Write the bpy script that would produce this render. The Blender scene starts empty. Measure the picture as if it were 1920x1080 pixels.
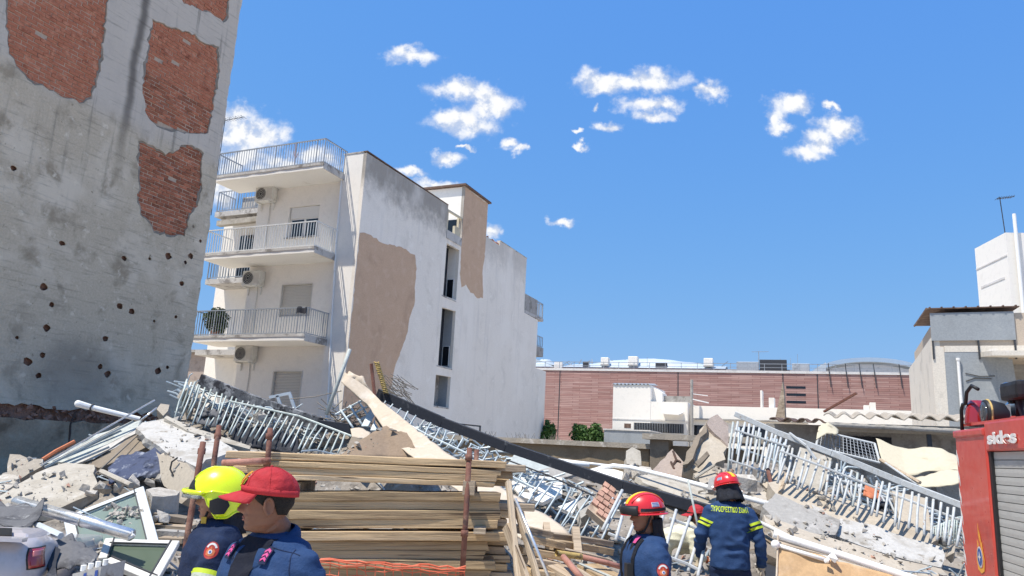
import bpy, bmesh, math, random
from mathutils import Vector, Matrix, noise, bvhtree, geometry
R = math.radians
V = Vector
rnd = random.Random(7)
scn = bpy.context.scene
COL = scn.collection

# ------------------------------------------------------------------ camera
CAM = V((0, 0, 1.95))
FPX, PITCH, ROLL = 1400.0, R(12.3), R(3.0)
_F = V((0, math.cos(PITCH), math.sin(PITCH)))
_R0, _U0 = V((1, 0, 0)), V((0, -math.sin(PITCH), math.cos(PITCH)))
_Rt = math.cos(ROLL) * _R0 + math.sin(ROLL) * _U0
_Up = -math.sin(ROLL) * _R0 + math.cos(ROLL) * _U0
cam = bpy.data.cameras.new('camera')
cam.sensor_width = 36.0
cam.lens = 36.0 * FPX / 1920.0
cam.clip_start, cam.clip_end = 0.05, 3000
camo = bpy.data.objects.new('camera', cam)
m = Matrix((_Rt, _Up, -_F)).transposed().to_4x4()
m.translation = CAM
camo.matrix_world = m
COL.objects.link(camo)
scn.camera = camo

def ray(px, py):
    return (_F * FPX + _Rt * (px - 960) - _Up * (py - 540)).normalized()
def at(px, py, Y):                      # the point seen at a photo pixel, Y metres ahead
    d = ray(px, py)
    return CAM + d * (Y / d.y)

# ------------------------------------------------------------------ light
SUN_AZ, SUN_EL = 239.0, 66.0            # clockwise from +Y, behind and to the left
s_dir = V((math.sin(R(SUN_AZ)) * math.cos(R(SUN_EL)), math.cos(R(SUN_AZ)) * math.cos(R(SUN_EL)), math.sin(R(SUN_EL))))
sun = bpy.data.lights.new('sun', 'SUN')
sun.energy, sun.angle, sun.color = 4.1, R(0.5), (1.0, 0.93, 0.82)
suno = bpy.data.objects.new('sun', sun)
suno.rotation_euler = s_dir.to_track_quat('Z', 'Y').to_euler()
suno.location = (-20, -10, 60)
COL.objects.link(suno)
scn.view_settings.view_transform = 'Standard'
scn.view_settings.look = 'None'
scn.view_settings.gamma = 1
scn.view_settings.exposure = 0.6
scn.cycles.use_denoising = True
scn.cycles.max_bounces = 6
scn.cycles.diffuse_bounces = 4

# ------------------------------------------------------------------ node helper
class NT:
    def __init__(s, tree):
        s.t, s.n, s.l = tree, tree.nodes, tree.links
        s.n.clear()
    def new(s, t, **k):
        n = s.n.new(t)
        for a, b in k.items(): setattr(n, a, b)
        return n
    def put(s, sock, v):
        if hasattr(v, 'is_linked') or hasattr(v, 'links'): s.l.new(v, sock)
        elif v is not None:
            if isinstance(v, (tuple, list)) and len(v) == 3 and sock.type == 'RGBA': v = (*v, 1)
            sock.default_value = v
    def math(s, op, a, b=None, c=None, clamp=False):
        n = s.new('ShaderNodeMath', operation=op, use_clamp=clamp)
        for i, v in enumerate((a, b, c)):
            if v is not None: s.put(n.inputs[i], v)
        return n.outputs[0]
    def vmath(s, op, a, b=None):
        n = s.new('ShaderNodeVectorMath', operation=op)
        s.put(n.inputs[0], a)
        if b is not None: s.put(n.inputs[1], b)
        return n.outputs['Value'] if op in ('DOT_PRODUCT', 'LENGTH', 'DISTANCE') else n.outputs[0]
    def step(s, v, lo, hi, a=0.0, b=1.0):
        n = s.new('ShaderNodeMapRange', interpolation_type='SMOOTHSTEP')
        s.put(n.inputs[0], v); s.put(n.inputs[1], lo); s.put(n.inputs[2], hi); s.put(n.inputs[3], a); s.put(n.inputs[4], b)
        return n.outputs[0]
    def mix(s, f, a, b, mode='MIX'):
        n = s.new('ShaderNodeMix', data_type='RGBA', blend_type=mode)
        s.put(n.inputs[0], f); s.put(n.inputs[6], a); s.put(n.inputs[7], b)
        return n.outputs[2]
    def noise(s, vec, scale, detail=4, rough=.55, dist=0, out=0):
        n = s.new('ShaderNodeTexNoise')
        if vec is not None: s.put(n.inputs['Vector'], vec)
        n.inputs['Scale'].default_value = scale; n.inputs['Detail'].default_value = detail
        n.inputs['Roughness'].default_value = rough; n.inputs['Distortion'].default_value = dist
        return n.outputs[out]
    def xyz(s, vec):
        n = s.new('ShaderNodeSeparateXYZ'); s.put(n.inputs[0], vec); return n.outputs
    def comb(s, x, y, z):
        n = s.new('ShaderNodeCombineXYZ')
        for i, v in enumerate((x, y, z)): s.put(n.inputs[i], v)
        return n.outputs[0]
    def coord(s, stretch=(1, 1, 1)):
        o = s.new('ShaderNodeTexCoord').outputs['Object']
        return o if tuple(stretch) == (1, 1, 1) else s.vmath('MULTIPLY', o, stretch)

# ------------------------------------------------------------------ world: clear sky with a few fair-weather clouds
world = bpy.data.worlds.new('World')
scn.world = world
world.use_nodes = True
w = NT(world.node_tree)
sky = w.new('ShaderNodeTexSky', sky_type='NISHITA', sun_disc=False)
sky.sun_elevation, sky.sun_rotation = R(SUN_EL), R(SUN_AZ)
sky.altitude, sky.air_density, sky.dust_density, sky.ozone_density = 100, 2.0, 0.0, 6.0
SKY = 0.15
gen = w.new('ShaderNodeTexCoord').outputs['Generated']
gx, gy, gz = w.xyz(gen)
front = w.math('MAXIMUM', gy, 0.05)
u_, v_ = w.math('DIVIDE', gx, front), w.math('DIVIDE', gz, front)
uv = w.comb(u_, v_, 0.0)
warp = w.vmath('SCALE', w.vmath('SUBTRACT', w.noise(uv, 26, 5, .6, out=1), (.5, .5, .5)))
warp.node.inputs[3].default_value = 0.05
uvw = w.vmath('ADD', uv, warp)
CLOUDS = [(772,105,44,17),(750,96,20,12),(868,172,52,22),(922,198,46,26),(905,180,50,20),(872,226,58,24),(840,222,30,16),(1135,158,50,22),(1170,152,50,16),(1222,150,58,24),
          (1222,196,56,15),(1228,216,32,12),(1338,172,26,18),(1325,166,22,9),(1484,192,36,20),(1456,224,20,28),(1464,244,18,12),(1566,240,44,22),(1540,262,30,22),(1514,284,30,16),
          (1140,240,23,11),(955,270,18,9),(976,278,12,9),(838,298,24,13),(1055,414,24,7),(1118,207,9,6),(1082,252,11,5),(1090,278,10,6),(872,272,16,5),(1565,202,13,8),
          (768,326,30,8),(812,346,40,11),(922,436,14,15),(462,252,58,44),(440,226,32,34),(500,262,34,26),(450,300,60,34),(590,302,46,22),(520,310,40,20),(414,360,34,28)]
dens = None
def cloud_field(vec):
    d = None
    for (px, py, a, b) in CLOUDS:
        q = ray(px, py); c = (q.x / q.y, q.z / q.y)
        k = 1.06 / FPX
        dv = w.vmath('MULTIPLY', w.vmath('SUBTRACT', vec, (c[0], c[1], 0)), (1 / (a * k * 1.35), 1 / (b * k * 1.35), 0))
        e = w.math('SUBTRACT', 1.0, w.vmath('LENGTH', dv))
        d = e if d is None else w.math('SMOOTH_MAX', d, e, 0.25)
    return d
body_ = cloud_field(uvw)
fine = w.noise(uv, 38, 6, .58)
fineb = w.noise(w.vmath('ADD', uv, (-.008, .014, 0)), 38, 6, .58)
dens = w.math('ADD', body_, w.math('MULTIPLY', w.math('SUBTRACT', fine, .45), 1.35))
alpha = w.math('MULTIPLY', w.step(dens, -0.05, 0.85), w.step(gy, .05, .2))
relief = w.math('ADD', w.math('MULTIPLY', w.math('SUBTRACT', fine, fineb), 2.2), w.math('MULTIPLY', w.step(dens, .2, 1.2), .25))
ccol = w.mix(w.step(relief, -.22, .30), (.60, .68, .84), (.97, .98, 1.0))
sr = w.new('ShaderNodeSeparateColor'); w.put(sr.inputs[0], sky.outputs[0])
sc_ = w.new('ShaderNodeCombineColor')
for i_, (k_, p_) in enumerate(((.35, .74), (.53, .5), (.86, .07))):      # the same tone curve over the whole dome
    w.put(sc_.inputs[i_], w.math('MULTIPLY', w.math('POWER', w.math('MULTIPLY', sr.outputs[i_], SKY), p_), k_ / (SKY * 2 ** .6)))
bg1 = w.new('ShaderNodeBackground'); w.put(bg1.inputs[0], sc_.outputs[0]); bg1.inputs[1].default_value = SKY
bg2 = w.new('ShaderNodeBackground'); w.put(bg2.inputs[0], ccol); bg2.inputs[1].default_value = 0.68
mx = w.new('ShaderNodeMixShader'); w.put(mx.inputs[0], alpha); w.l.new(bg1.outputs[0], mx.inputs[1]); w.l.new(bg2.outputs[0], mx.inputs[2])
w.l.new(mx.outputs[0], w.new('ShaderNodeOutputWorld').inputs[0])

# ------------------------------------------------------------------ mesh building
class MB:
    def __init__(s): s.v, s.f = [], []
    def add(s, vs, fs):
        k = len(s.v); s.v += [V(p) for p in vs]; s.f += [tuple(i + k for i in f) for f in fs]; return s
    def bx(s, x0, x1, y0, y1, z0, z1, M=None):
        vs = [V((x, y, z)) for z in (z0, z1) for y in (y0, y1) for x in (x0, x1)]
        if M is not None: vs = [M @ p for p in vs]
        return s.add(vs, [(0,2,3,1),(4,5,7,6),(0,1,5,4),(2,6,7,3),(0,4,6,2),(1,3,7,5)])
    def beam(s, p, q, w, h, up=(0, 0, 1)):       # rectangular bar from p to q
        p, q = V(p), V(q); d = (q - p).normalized(); u = V(up)
        r = d.cross(u)
        if r.length < 1e-3: r = d.cross(V((0, 1, 0)))
        r.normalize(); u = r.cross(d)
        vs = [c + r * (w / 2 * a) + u * (h / 2 * b) for c in (p, q) for a, b in ((-1,-1),(1,-1),(1,1),(-1,1))]
        return s.add(vs, [(0,1,2,3),(7,6,5,4),(0,4,5,1),(1,5,6,2),(2,6,7,3),(3,7,4,0)])
    def tube(s, pts, r, n=8, hollow=False):
        pts = [V(p) for p in pts]; N = len(pts)
        rs = r if isinstance(r, (list, tuple)) else [r] * N
        ref = None; rings = []
        for i, p in enumerate(pts):
            d = (pts[min(i + 1, N - 1)] - pts[max(i - 1, 0)]).normalized()
            if ref is None:
                ref = d.cross(V((0, 0, 1)))
                if ref.length < .1: ref = d.cross(V((0, 1, 0)))
            ref = (ref - d * ref.dot(d)).normalized(); b = d.cross(ref)
            rings.append([p + (ref * math.cos(2 * math.pi * k / n) + b * math.sin(2 * math.pi * k / n)) * rs[i] for k in range(n)])
        return s.loft(rings, not hollow)
    def loft(s, rings, caps=True):
        n = len(rings[0]); vs = [p for r in rings for p in r]; fs = []
        for i in range(len(rings) - 1):
            for k in range(n):
                a, b = i * n + k, i * n + (k + 1) % n
                fs.append((a, b, b + n, a + n))
        if caps:
            fs.append(tuple(range(n - 1, -1, -1))); fs.append(tuple(range(len(vs) - n, len(vs))))
        return s.add(vs, fs)
    def ell(s, c, r, nu=16, nv=10, M=None):
        vs = [V((0, 0, -r[2]))]
        for j in range(1, nv):
            t = -math.pi / 2 + math.pi * j / nv
            for i in range(nu):
                a = 2 * math.pi * i / nu
                vs.append(V((r[0] * math.cos(t) * math.cos(a), r[1] * math.cos(t) * math.sin(a), r[2] * math.sin(t))))
        vs.append(V((0, 0, r[2])))
        if M is not None: vs = [M @ p for p in vs]
        vs = [p + V(c) for p in vs]; fs = []
        for i in range(nu): fs.append((0, 1 + (i + 1) % nu, 1 + i))
        for j in range(nv - 2):
            for i in range(nu):
                a, b = 1 + j * nu + i, 1 + j * nu + (i + 1) % nu
                fs.append((a, b, b + nu, a + nu))
        k = 1 + (nv - 2) * nu
        for i in range(nu): fs.append((k + i, k + (i + 1) % nu, len(vs) - 1))
        return s.add(vs, fs)
    def prism(s, pts, vec):
        pts = [V(p) for p in pts]; vec = V(vec); n = len(pts)
        fs = [tuple(range(n)), tuple(range(2 * n - 1, n - 1, -1))]
        for i in range(n):
            j = (i + 1) % n; fs.append((i, i + n, j + n, j))
        return s.add(pts + [p + vec for p in pts], fs)
    def sheet(s, rows, th=.012):                 # closed thin sheet from a grid of points
        m_, n = len(rows), len(rows[0])
        def nrm(i, j):
            a = rows[min(i + 1, m_ - 1)][j] - rows[max(i - 1, 0)][j]; b = rows[i][min(j + 1, n - 1)] - rows[i][max(j - 1, 0)]
            c = a.cross(b); return c.normalized() if c.length > 1e-9 else V((0, 0, 1))
        top = [p for r in rows for p in r]
        bot = [rows[i][j] - nrm(i, j) * th for i in range(m_) for j in range(n)]
        k = m_ * n; fs = []
        for i in range(m_ - 1):
            for j in range(n - 1):
                a = i * n + j; fs.append((a, a + n, a + n + 1, a + 1)); fs.append((a + k, a + k + 1, a + k + n + 1, a + k + n))
        rim = [j for j in range(n)] + [i * n + n - 1 for i in range(1, m_)] + [(m_ - 1) * n + j for j in range(n - 2, -1, -1)] + [i * n for i in range(m_ - 2, 0, -1)]
        for a, b in zip(rim, rim[1:] + rim[:1]): fs.append((a, b, b + k, a + k))
        return s.add(top + bot, fs)
    def chunk(s, c, r, seed, flat=1.0, pts=11):     # broken lump: hull of random points
        q = random.Random(seed); bm = bmesh.new()
        rot = Matrix.Rotation(q.uniform(0, 6.3), 3, V((q.uniform(-1,1), q.uniform(-1,1), q.uniform(-1,1))).normalized())
        rr = r if isinstance(r, (tuple, list)) else (r, r * q.uniform(.6, 1), r * flat * q.uniform(.5, .8))
        for i in range(pts):
            p = V((q.uniform(-1,1), q.uniform(-1,1), q.uniform(-1,1)))
            p = V([max(-.78, min(.78, t)) for t in p])
            bm.verts.new(rot @ V((p.x * rr[0], p.y * rr[1], p.z * rr[2])) + V(c))
        res = bmesh.ops.convex_hull(bm, input=bm.verts)
        dead = [e for e in res['geom_interior'] if isinstance(e, bmesh.types.BMVert)]
        if dead: bmesh.ops.delete(bm, geom=dead, context='VERTS')
        bm.verts.index_update()
        vs = [v.co.copy() for v in bm.verts]; fs = [[v.index for v in f.verts] for f in bm.faces]
        bm.free(); return s.add(vs, fs)
    def mesh(s, name, smooth=False, bevel=0, seg=1, fix=True):
        me = bpy.data.meshes.new(name)
        me.from_pydata([tuple(p) for p in s.v], [], s.f)
        bm = bmesh.new(); bm.from_mesh(me)
        if fix: bmesh.ops.recalc_face_normals(bm, faces=bm.faces)
        if bevel:
            es = [e for e in bm.edges if len(e.link_faces) == 2 and e.calc_face_angle(0) > .5]
            bmesh.ops.bevel(bm, geom=es, offset=bevel, segments=seg, affect='EDGES', profile=.6, clamp_overlap=True)
        bm.to_mesh(me); bm.free()
        if smooth:
            me.polygons.foreach_set('use_smooth', [True] * len(me.polygons))
        me.update(); return me

def tag(o, label=None, cat=None, group=None, kind=None):
    if label: o['label'] = label
    if cat: o['category'] = cat
    if group: o['group'] = group
    if kind or cat: o['kind'] = kind or 'thing'
    return o
WM = {}                                  # world matrix of every empty and object made here
def thing(name, label, cat, loc, rotz=0, group=None, kind=None):
    o = bpy.data.objects.new(name, None); COL.objects.link(o)
    o.empty_display_size = .2
    M = Matrix.Translation(V(loc)) @ Matrix.Rotation(rotz, 4, 'Z'); o.matrix_world = M; WM[o.name] = M
    return tag(o, label, cat, group, kind)
def put(name, me, mt, parent=None, M=None, local=False):
    """link one mesh object; vertices are world coordinates unless local (parent's frame) or M is given"""
    o = bpy.data.objects.new(name, me); COL.objects.link(o)
    if mt is not None and not me.materials: me.materials.append(mt)
    base = M if M is not None else Matrix.Identity(4)
    if parent is not None:
        o.parent = parent
        P = WM[parent.name]
        if local: W = P @ base; o.matrix_basis = base
        else: W = base; o.matrix_basis = P.inverted() @ base
    else:
        W = base; o.matrix_basis = base
    WM[o.name] = W
    return o
def part(name, mb, mt, parent, local=False, smooth=False, bevel=0, label=None, kind=None, M=None, seg=1):
    me = mb.mesh(name, smooth, bevel, seg) if isinstance(mb, MB) else mb
    o = put(name, me, mt, parent, M, local)
    return tag(o, label, None, None, kind)
def solo(name, mb, mt, label, cat, group=None, smooth=False, bevel=0, kind=None, seg=1):
    lo = V([min(p[i] for p in mb.v) for i in range(3)]); hi = V([max(p[i] for p in mb.v) for i in range(3)])
    c = V(((lo.x + hi.x) / 2, (lo.y + hi.y) / 2, lo.z))
    mb.v = [p - c for p in mb.v]
    o = put(name, mb.mesh(name, smooth, bevel, seg), mt, None, Matrix.Translation(c))
    return tag(o, label, cat, group, kind)
def copy_part(src, parent, M, local=True):
    o = src.copy(); COL.objects.link(o); o.parent = parent
    for k in ('label', 'category', 'group'):
        if k in o: del o[k]
    o.matrix_basis = M if local else WM[parent.name].inverted() @ M
    WM[o.name] = WM[parent.name] @ o.matrix_basis
    return o
def lerp(a, b, t): return a + (b - a) * t
def poly_at(pts, t):
    L = [(pts[i + 1] - pts[i]).length for i in range(len(pts) - 1)]; T = sum(L) * t
    for i, l in enumerate(L):
        if T <= l or i == len(L) - 1: return pts[i].lerp(pts[i + 1], min(1, T / max(l, 1e-9)))
        T -= l
def nz(p, sc, seed=0): return noise.noise(V(p) * sc + V((seed * 7.3, seed * 3.1, seed * 1.7)))
# ------------------------------------------------------------------ materials
MATS = {}
def mat(name, col, rough=.85, metal=0.0, var=(), bump=0.0, bscale=40, rand=0.0, spec=.3, stretch=(1,1,1), coat=0, extra=None, bdetail=5, fine=.12):
    """base colour, layered noise patches var=[(colour, scale, lo, hi)], relief from noise, per-object brightness"""
    mt = bpy.data.materials.new(name); mt.use_nodes = True; t = NT(mt.node_tree)
    co = t.coord(stretch)
    if rand:
        ri = t.new('ShaderNodeObjectInfo').outputs['Random']
        co = t.vmath('ADD', co, t.comb(t.math('MULTIPLY', ri, 37.0), t.math('MULTIPLY', ri, 91.0), 0.0))
    c = t.mix(0, col, col)
    if fine:
        c = t.mix(1.0, c, t.step(t.noise(co, 23, 6, .7), .25, .75, 1 - fine, 1 + fine), 'MULTIPLY')
    for (vc, sc, lo, hi) in var:
        c = t.mix(t.step(t.noise(co, sc, 6, .62, .3), lo, hi), c, vc)
    if extra: c = extra(t, c)
    if rand: c = t.mix(1.0, c, t.math('ADD', 1 - rand, t.math('MULTIPLY', ri, 2 * rand)), 'MULTIPLY')
    b = t.new('ShaderNodeBsdfPrincipled')
    t.put(b.inputs['Base Color'], c); b.inputs['Metallic'].default_value = metal
    b.inputs['Specular IOR Level'].default_value = spec
    if coat: b.inputs['Coat Weight'].default_value = coat; b.inputs['Coat Roughness'].default_value = .06
    t.put(b.inputs['Roughness'], t.step(t.noise(co, bscale * .3, 4), .2, .8, max(.02, rough - .1), min(1, rough + .1)))
    if bump:
        bn = t.new('ShaderNodeBump'); bn.inputs['Strength'].default_value = bump; bn.inputs['Distance'].default_value = .02
        t.put(bn.inputs['Height'], t.noise(co, bscale, bdetail, .65)); t.l.new(bn.outputs[0], b.inputs['Normal'])
    t.l.new(b.outputs[0], t.new('ShaderNodeOutputMaterial').inputs[0])
    MATS[name] = mt; return mt
def blob(t, co, c, r, wob=.25, wsc=1.2, soft=.3):
    """0..1 mask of an uneven patch centred c with radii r, in object coordinates"""
    nv = t.vmath('SCALE', t.vmath('SUBTRACT', t.noise(co, wsc, 5, .6, out=1), (.5,.5,.5))); nv.node.inputs[3].default_value = wob * 2
    d = t.vmath('LENGTH', t.vmath('MULTIPLY', t.vmath('SUBTRACT', t.vmath('ADD', co, nv), c), tuple(1 / q for q in r)))
    return t.step(d, 1 - soft, 1 + soft, 1, 0)

def ex_partywall(t, c):                  # object frame: y along the wall, z up
    co = t.coord(); x, y, z = t.xyz(co)
    c = t.mix(t.math('MULTIPLY', t.step(t.math('ADD', z, t.math('MULTIPLY', t.noise(co, .8, 5), 1.2)), 9.2, 9.9), .8), c, (.60,.53,.445))       # paler render on the frame above
    lines = t.noise(t.vmath('MULTIPLY', co, (1, 1.2, 14)), 1.0, 5, .6)
    c = t.mix(t.math('MULTIPLY', t.step(lines, .52, .72), .48), c, (.24,.205,.155))
    strk = t.math('ADD', y, t.math('MULTIPLY', t.math('SUBTRACT', t.noise(t.vmath('MULTIPLY', co, (1, 0, .8)), 1.0, 4), .5), .35))
    m1 = t.math('MULTIPLY', t.step(t.math('ABSOLUTE', t.math('ADD', strk, 2.9)), .02, .18, 1, 0), t.step(z, 7.0, 10.0))
    c = t.mix(t.math('MULTIPLY', m1, .75), c, (.07,.06,.05))
    drip = t.math('MULTIPLY', t.step(t.noise(t.vmath('MULTIPLY', co, (1, 5, .35)), 1.0, 4, .6), .55, .75), t.step(z, 5.5, 8.5))
    c = t.mix(t.math('MULTIPLY', drip, .6), c, (.16,.145,.12))
    c = t.mix(t.math('MULTIPLY', blob(t, co, (0, -3.0, 3.0), (9, .95, .75), .35, 1.0, .45), .55), c, (.14,.12,.095))
    c = t.mix(t.math('MULTIPLY', t.step(z, 2.2, 5.0, 1, 0), .25), c, (.50,.45,.385))
    return c
mat('plaster_grey', (.57,.475,.345), .92, var=[((.70,.60,.46), .6, .46, .66), ((.37,.30,.21), 1.5, .50, .70), ((.74,.645,.50), 4, .58, .72), ((.30,.24,.165), 7, .62, .74)], bump=1.0, bscale=14, extra=ex_partywall)
mat('wall_base_grey', (.40,.30,.205), .95, var=[((.50,.41,.30), .9, .5, .68), ((.22,.155,.10), 1.7, .5, .7)], bump=.8, bscale=14)
mat('brick_red', (.37,.135,.075), .92, var=[((.48,.215,.13), 6, .5, .7), ((.24,.08,.045), 4, .55, .7)], rand=.32, bump=.5, bscale=60)
mat('mortar', (.50,.39,.29), .95, bump=.6, bscale=50, var=[((.16,.10,.08), 3, .5, .7)])
mat('brick_back', (.34,.19,.135), .95, bump=.9, bscale=30, var=[((.22,.12,.085), 5, .45, .6), ((.42,.33,.26), 3, .55, .7)])
mat('undercoat', (.27,.235,.19), .95, bump=1.0, bscale=25, var=[((.38,.33,.27), 4, .5, .65)])
mat('hole_dark', (.09,.06,.048), .95, bump=.8, bscale=40, var=[((.16,.06,.04), 7, .5, .65)])

def ex_apt_side(t, c):                   # object frame: y along the party wall, z up
    co = t.coord(); x, y, z = t.xyz(co)
    top = t.math('ADD', z, t.math('MULTIPLY', t.math('SUBTRACT', t.noise(co, 1.6, 7, .68), .5), 2.3))
    fade = t.step(y, 8.0, 10.5, 1, .45)
    c = t.mix(t.math('MULTIPLY', t.step(top, 10.5, 11.8), t.math('MULTIPLY', fade, .74)), c, (.20,.18,.155))
    dr = t.math('MULTIPLY', t.step(t.noise(t.vmath('MULTIPLY', co, (1, 3.2, .22)), 1.0, 5, .6), .52, .72), .5)
    c = t.mix(t.math('MULTIPLY', dr, t.step(z, 2, 12, .35, .8)), c, (.50,.465,.425))
    pale = t.step(t.noise(t.vmath('MULTIPLY', co, (1, .5, .35)), 1.0, 4), .48, .66)
    c = t.mix(t.math('MULTIPLY', pale, .5), c, (.87,.81,.72))
    return c
mat('render_white_worn', (.80,.735,.64), .9, var=[((.71,.65,.56), 1.1, .5, .7), ((.85,.79,.70), 2.2, .55, .7)], bump=.35, bscale=12, extra=ex_apt_side)
mat('render_brown', (.56,.385,.26), .92, var=[((.47,.32,.215), .9, .5, .72), ((.60,.43,.30), 2.5, .5, .7)], bump=.25, bscale=20)
mat('paint_white', (.83,.79,.72), .75, var=[((.72,.675,.60), 1.0, .55, .8), ((.78,.745,.68), 4, .5, .7)], bump=.08, bscale=30, fine=.04)
mat('soffit_white', (.80,.775,.72), .8, var=[((.66,.62,.55), 1.4, .58, .75)], bump=.1, bscale=25, fine=.05)
mat('concrete_edge', (.48,.46,.43), .9, var=[((.24,.22,.20), 2.2, .5, .62), ((.62,.60,.56), 3, .55, .7)], bump=.5, bscale=25)
mat('metal_rail', (.34,.36,.38), .5, metal=.4, bump=.05)
mat('metal_rail_white', (.62,.63,.62), .5, bump=.05)
mat('shutter', (.58,.555,.50), .6, fine=.05)
mat('glass_dark', (.012,.014,.018), .08, spec=.6, fine=0)
mat('frame_white', (.76,.75,.72), .5, fine=.04)
mat('ac_case', (.66,.645,.59), .55, var=[((.5,.47,.40), 4, .55, .75)])
mat('ac_fan', (.03,.03,.032), .5)
mat('dark_metal', (.06,.062,.068), .5, metal=.3)
mat('rust_brown', (.17,.075,.055), .75, var=[((.25,.14,.10), 8, .5, .65), ((.08,.05,.045), 12, .55, .7)], bump=.3, bscale=80)
mat('rust_pink', (.40,.20,.155), .75, var=[((.24,.09,.06), 8, .5, .65)], bump=.3, bscale=80)
mat('cable', (.05,.05,.05), .7)
mat('pipe_white', (.82,.82,.80), .4, var=[((.6,.58,.54), 5, .58, .75)], fine=.04)
mat('plant_leaf', (.045,.085,.028), .6, rand=.25, fine=.2, var=[((.09,.14,.045), 9, .5, .65)])
mat('plant_bush', (.07,.14,.035), .6, fine=.2, var=[((.12,.21,.055), 7, .46, .60), ((.025,.05,.018), 5, .55, .7)])
mat('terracotta', (.36,.15,.09), .85, bump=.2)
mat('bark', (.12,.085,.06), .9, bump=.6)
mat('roof_rust', (.14,.09,.07), .8, var=[((.28,.20,.15), 3, .5, .7)], bump=.2)
mat('roof_tile', (.38,.17,.11), .9, var=[((.25,.16,.12), 5, .5, .7)], bump=.3)

def ex_cladding(t, c):                   # stone courses: x along the wall, z up
    co = t.coord(); x, y, z = t.xyz(co)
    br = t.new('ShaderNodeTexBrick', offset=.37, squash=1.0)
    t.put(br.inputs['Vector'], t.comb(x, z, 0.0))
    br.inputs['Scale'].default_value = 1; br.inputs['Mortar Size'].default_value = .012
    br.inputs['Brick Width'].default_value = 1.5; br.inputs['Row Height'].default_value = .14
    t.put(br.inputs['Color1'], (.335,.185,.16, 1)); t.put(br.inputs['Color2'], (.44,.285,.25, 1)); t.put(br.inputs['Mortar'], (.20,.10,.085, 1))
    c = t.mix(1.0, br.outputs[0], t.step(t.noise(t.vmath('MULTIPLY', co, (.5, 1, 7)), 1.0, 5), .25, .75, .82, 1.16), 'MULTIPLY')
    c = t.mix(t.math('MULTIPLY', t.step(t.noise(t.vmath('MULTIPLY', co, (.3, 1, 3)), 1.0, 4), .55, .7), .45), c, (.52,.36,.32))
    return c
mat('stone_pink', (.4,.22,.18), .9, extra=ex_cladding, bump=.3, bscale=10)
mat('coping_pale', (.66,.64,.61), .8, var=[((.5,.48,.45), 2, .5, .7)])
mat('roof_grey', (.36,.39,.42), .6, var=[((.48,.50,.52), .5, .5, .7), ((.22,.24,.26), 1.5, .55, .7)], fine=.2)
mat('roof_glass', (.48,.54,.58), .3, var=[((.62,.64,.64), .4, .5, .7)])
mat('vault_metal', (.42,.52,.62), .4, metal=.3)
mat('stain_shade_beige', (.27,.21,.14), .95, var=[((.20,.15,.098), .9, .5, .7), ((.33,.27,.19), 3, .55, .7)], bump=.5, bscale=16)  # stained render, base also darkened to carry the shade below the coping
mat('concrete_beige', (.38,.335,.275), .95, var=[((.30,.265,.22), 2, .52, .7), ((.58,.54,.48), 4, .55, .7)], bump=.6, bscale=18)
mat('wall_bluegrey', (.30,.325,.345), .85, var=[((.25,.27,.285), 1.2, .5, .72), ((.37,.39,.40), .8, .55, .7)], bump=.15, bscale=18)
mat('wall_cream', (.68,.63,.55), .9, var=[((.50,.465,.41), 1.0, .5, .72), ((.70,.67,.62), 3, .55, .7)], bump=.3, bscale=14)
mat('block_tan', (.50,.42,.335), .95, bump=.5, bscale=25)
mat('ground_dust', (.60,.53,.43), .97, var=[((.50,.44,.355), .5, .45, .6), ((.66,.595,.50), 2.5, .52, .66)], bump=.9, bscale=12)
mat('rubble_dust', (.27,.24,.205), .97, var=[((.13,.115,.10), 2.2, .46, .62), ((.40,.37,.33), 5, .55, .68)], bump=1.0, bscale=16)
mat('rubble_pale', (.43,.395,.345), .95, rand=.2, var=[((.29,.26,.22), 4, .5, .66), ((.54,.515,.47), 8, .55, .7)], bump=.8, bscale=26)
mat('slab_white', (.47,.455,.425), .9, var=[((.35,.325,.285), 2.4, .48, .64), ((.25,.22,.18), 6, .57, .70)], bump=.45, bscale=20)
mat('slab_cream', (.43,.395,.335), .93, var=[((.31,.275,.22), 1.6, .45, .64), ((.50,.47,.42), 5, .55, .7), ((.24,.205,.16), 7, .60, .72)], bump=.5, bscale=22)
mat('slab_grey', (.34,.325,.30), .95, var=[((.22,.205,.185), 2.2, .5, .66), ((.46,.44,.41), 5, .55, .7)], bump=.6, bscale=22)
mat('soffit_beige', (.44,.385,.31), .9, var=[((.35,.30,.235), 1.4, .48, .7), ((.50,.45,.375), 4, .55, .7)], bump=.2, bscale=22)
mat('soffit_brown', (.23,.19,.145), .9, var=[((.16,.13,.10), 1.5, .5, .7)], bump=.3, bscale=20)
mat('stucco_pink', (.38,.31,.265), .95, var=[((.29,.23,.195), 3, .5, .68)], bump=1.0, bscale=45)
mat('brick_pink', (.46,.27,.20), .93, rand=.25, bump=.4, bscale=50)
mat('bar_green', (.42,.475,.455), .5, var=[((.32,.34,.31), 9, .55, .7), ((.60,.64,.62), 5, .5, .7)], metal=.1)
mat('bar_blue', (.40,.465,.50), .5, var=[((.30,.32,.33), 9, .58, .7), ((.62,.68,.70), 5, .5, .7)], metal=.1)
mat('bar_white', (.48,.50,.505), .55, var=[((.42,.42,.40), 7, .5, .66), ((.30,.21,.15), 14, .62, .70)])
mat('rail_black', (.022,.025,.034), .6, var=[((.10,.105,.115), 7, .6, .75)], bump=.2, bscale=40)
mat('rail_burnt', (.085,.09,.10), .8, var=[((.27,.275,.285), 4, .46, .6), ((.03,.03,.036), 9, .5, .6)], bump=.5, bscale=40)
mat('canvas_cream', (.53,.445,.345), .92, var=[((.44,.36,.275), 2.2, .5, .7), ((.60,.53,.44), 6, .5, .7)], bump=.25, bscale=30, fine=.06)
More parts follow.
